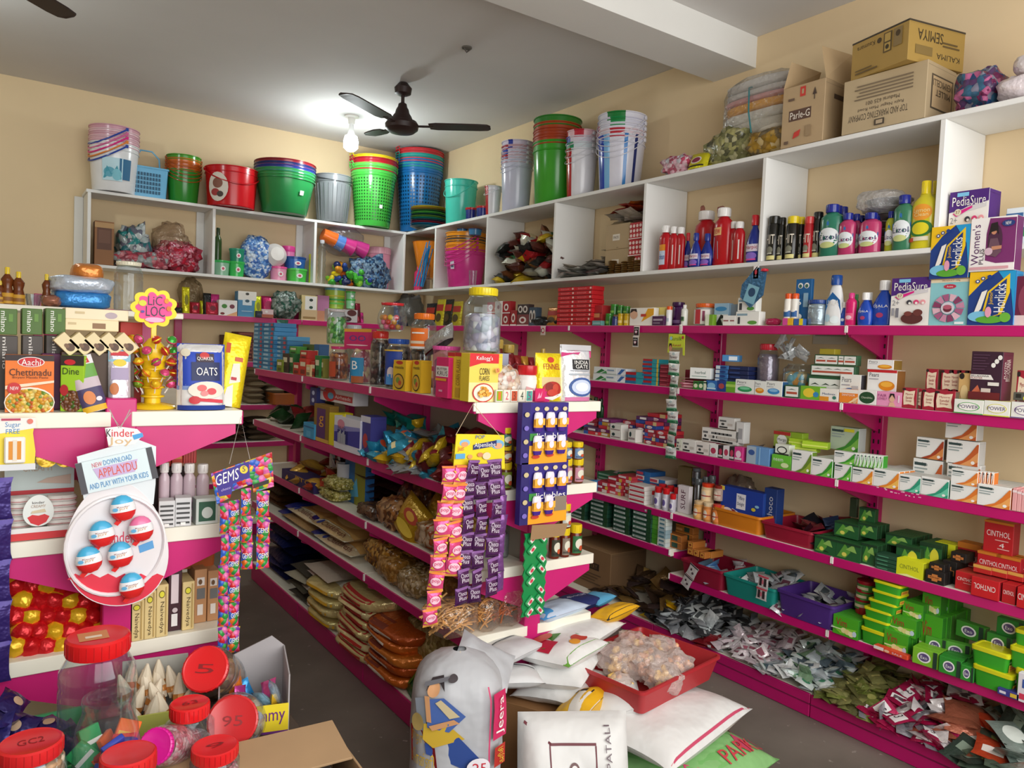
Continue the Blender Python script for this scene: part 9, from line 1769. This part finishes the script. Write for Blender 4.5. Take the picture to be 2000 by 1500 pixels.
lie((1.60,1.83,.19),.37,.42,.2,'DCDCDA','crumpled white woven sack with maroon frame print in front',S2,5,-.5,tilt=1.25,wr=.13,kind='soft')
PAR=[Rr(0,0,1,1,'7AB86A')]+[G([(.12+.2*k,.2+.25*(k%3)),(.2+.2*k,.35+.25*(k%3)),(.26+.2*k,.2+.25*(k%3)),(.2+.2*k,.1+.25*(k%3))],['E0407A','F0E8E8','D8306A','C84A6A'][k%4])for k in range(5)]+[El(.3,.5,.15,.1,'EDEDE6'),T('PARKS',.5,.1,.95,.25,'C8404A')]
lie((2.17,1.82,.085),.58,.40,.17,'8ABF7A','green sack with pink flower print under the white sack',PAR,7,.15)
lie((2.10,1.93,.235),.62,.46,.16,'E2E2E0','big plain white woven sack lying under the red tray',[Rr(0,.02,1,.035,'C84A6A')],8,.22)
t=root('cardboard_box',(1.80,2.28,0),.5,'brown cardboard carton standing under the stack of flour bags','box');carton_mb(.34,.26,.27,'9A7048',[Rr(.1,.4,.5,.43,'7A5434')]).build('body',t,0)
mb=MB();mb.box(.33,.1,.005,M('A87C52'),.001,(0,-.15,.25));mb.build('flap',t,0)
VG=[Rr(.0,.0,1,.12,'6AA83A'),G([(.1,.15),(.5,.1),(.9,.3),(.6,.45)],'E8ECE0'),El(.65,.28,.16,.1,'C83A2A'),El(.45,.22,.1,.07,'E8A02A'),El(.8,.36,.08,.06,'3A8A2A'),Rr(.05,.4,.3,.75,'B81E3A'),G([(.1,.5),(.6,.55),(.5,.85),(.1,.9)],'4A8A2A'),El(.35,.72,.2,.12,'C84A3A')]
YN=[G([(0,.6),(1,.75),(1,1),(0,1)],'E8B41E'),Rr(0,.56,1,.6,'24283A'),El(.5,.82,.16,.09,'8A6A1E')]
for i,(l_,w,d,th,c,a,rz,lb)in enumerate([((1.84,2.2,.31),.34,.26,.09,'E4E4E2',[],.4,'white flour bag at the bottom of the central pile'),((1.83,2.2,.375),.33,.26,.09,'E6E6E4',[],.6,'white flour bag in the middle of the central pile'),((1.84,2.21,.445),.32,.26,.09,'ECECEA',VG,.35,'white flour bag with vegetable picture topping the pile'),((1.60,2.19,.40),.22,.17,.07,'D8D8D8',YN,-.5,'yellow and white bag sticking out at the left of the pile'),((1.62,2.26,.47),.24,.19,.07,'CECED0',YN[:2],.3,'grey white bag with yellow corner above the sticking bag'),((2.0,2.3,.45),.40,.24,.09,'E8E8E6',[Rr(0,.88,1,1,'E8B41E'),Rr(0,.85,1,.88,'24283A')],.35,'white bag with yellow edge at the right of the pile'),((1.93,2.38,.53),.30,.16,.06,'C8D8EC',[G([(.3,0),(.7,0),(.8,1),(.5,1)],'C82A3A'),Rr(0,0,.25,1,'4A9AD8')],.2,'white blue and red pouch at the back of the pile'),((2.1,2.43,.52),.2,.16,.06,'1E2A62',[T('flour',.2,.4,.8,.6,'C8C8E0')],.1,'dark navy pouch at the back of the pile'),((2.2,2.42,.52),.16,.12,.05,'5AA8D0',[],.3,'sky blue pouch right of the navy pouch'),((2.2,2.3,.50),.26,.1,.06,'E8B01E',[Rr(0,0,1,.1,'2A2A2A')],.25,'folded golden yellow bag edge on top right of the pile')]):
 lie(l_,w,d,th,c,lb,a,20+i,rz,name='flour_bag',tilt=-.12)
lie((1.78,2.02,.30),.3,.16,.1,'E8B41E','yellow and black bag tucked before the brown carton',[Rr(.6,0,.7,1,'24242A'),Rr(0,0,.6,.4,'E8E4DC')],40,.5,name='flour_bag',tilt=-.5)
lie((1.92,2.03,.29),.26,.26,.12,'E0E0DE','bunched white sack mouth left of the red tray',[],41,.9,name='flour_bag',tilt=-.4)
tc=Vector((2.125,2.06,.318));
tray(None,0,0,0,.40,'B02A30','large red plastic tray of bagged nuggets on the white sacks',loc=tc,dims=(.53,.095),rz0=.16)
nz=MB();nz.box(.03,.022,.018,M('F0C870','g'),.006);nzp=[proto(nz,.018)]
n2=MB();n2.box(.03,.022,.018,M('E0A478','g'),.006);nzp.append(proto(n2,.018))
rr=random.Random(8)
for bi,(x,y,z,r_,k_)in enumerate([(-.06,.06,.03,.085,0),(.06,.08,.04,.08,1),(.13,.0,.03,.08,1),(-.02,-.04,.03,.085,1),(-.04,-.13,.02,.075,0),(.08,-.1,.02,.08,1),(-.16,-.02,.01,.05,0),(.2,.06,.03,.05,1)]):
 c=tc+Matrix.Rotation(.16,3,'Z')@Vector((x,y,z))
 for q in range(26 if r_>.06 else 8):
  o=nzp[k_ if rr.random()<.8 else 1-k_].copy();col.objects.link(o);o.name='nugget';o.location=c+Vector((rr.uniform(-r_,r_)*.62,rr.uniform(-r_,r_)*.62,rr.uniform(.0,r_*.95)));o.rotation_euler=(rr.uniform(0,3),rr.uniform(0,3),rr.uniform(0,3))
  tag(o,'%s nugget in a clear bag on the red tray'%['yellow','brownish pink'][k_],'snack','nuggets %s in clear bags'%['yellow','brown'][k_])
 blob('plastic_bag',c-Vector((0,0,.005)),r_*1.9,r_*1.8,r_*1.35,M('F4E8E2','haze'),'clear crumpled bag of nuggets, number %s counted across the red tray'%ORD[bi],'bag',460+bi,rz=bi,amp=.3)
if HEAP.v:
 HEAP.T=None;o=HEAP.build('sachet_heap',smooth=60);tag(o,'lower layers of loose sachets filling the trays and bottom shelf','sachets',kind='stuff')
for o in ALL:
 for k_ in('dims','fill','hh'):
  if k_ in o:del o[k_]
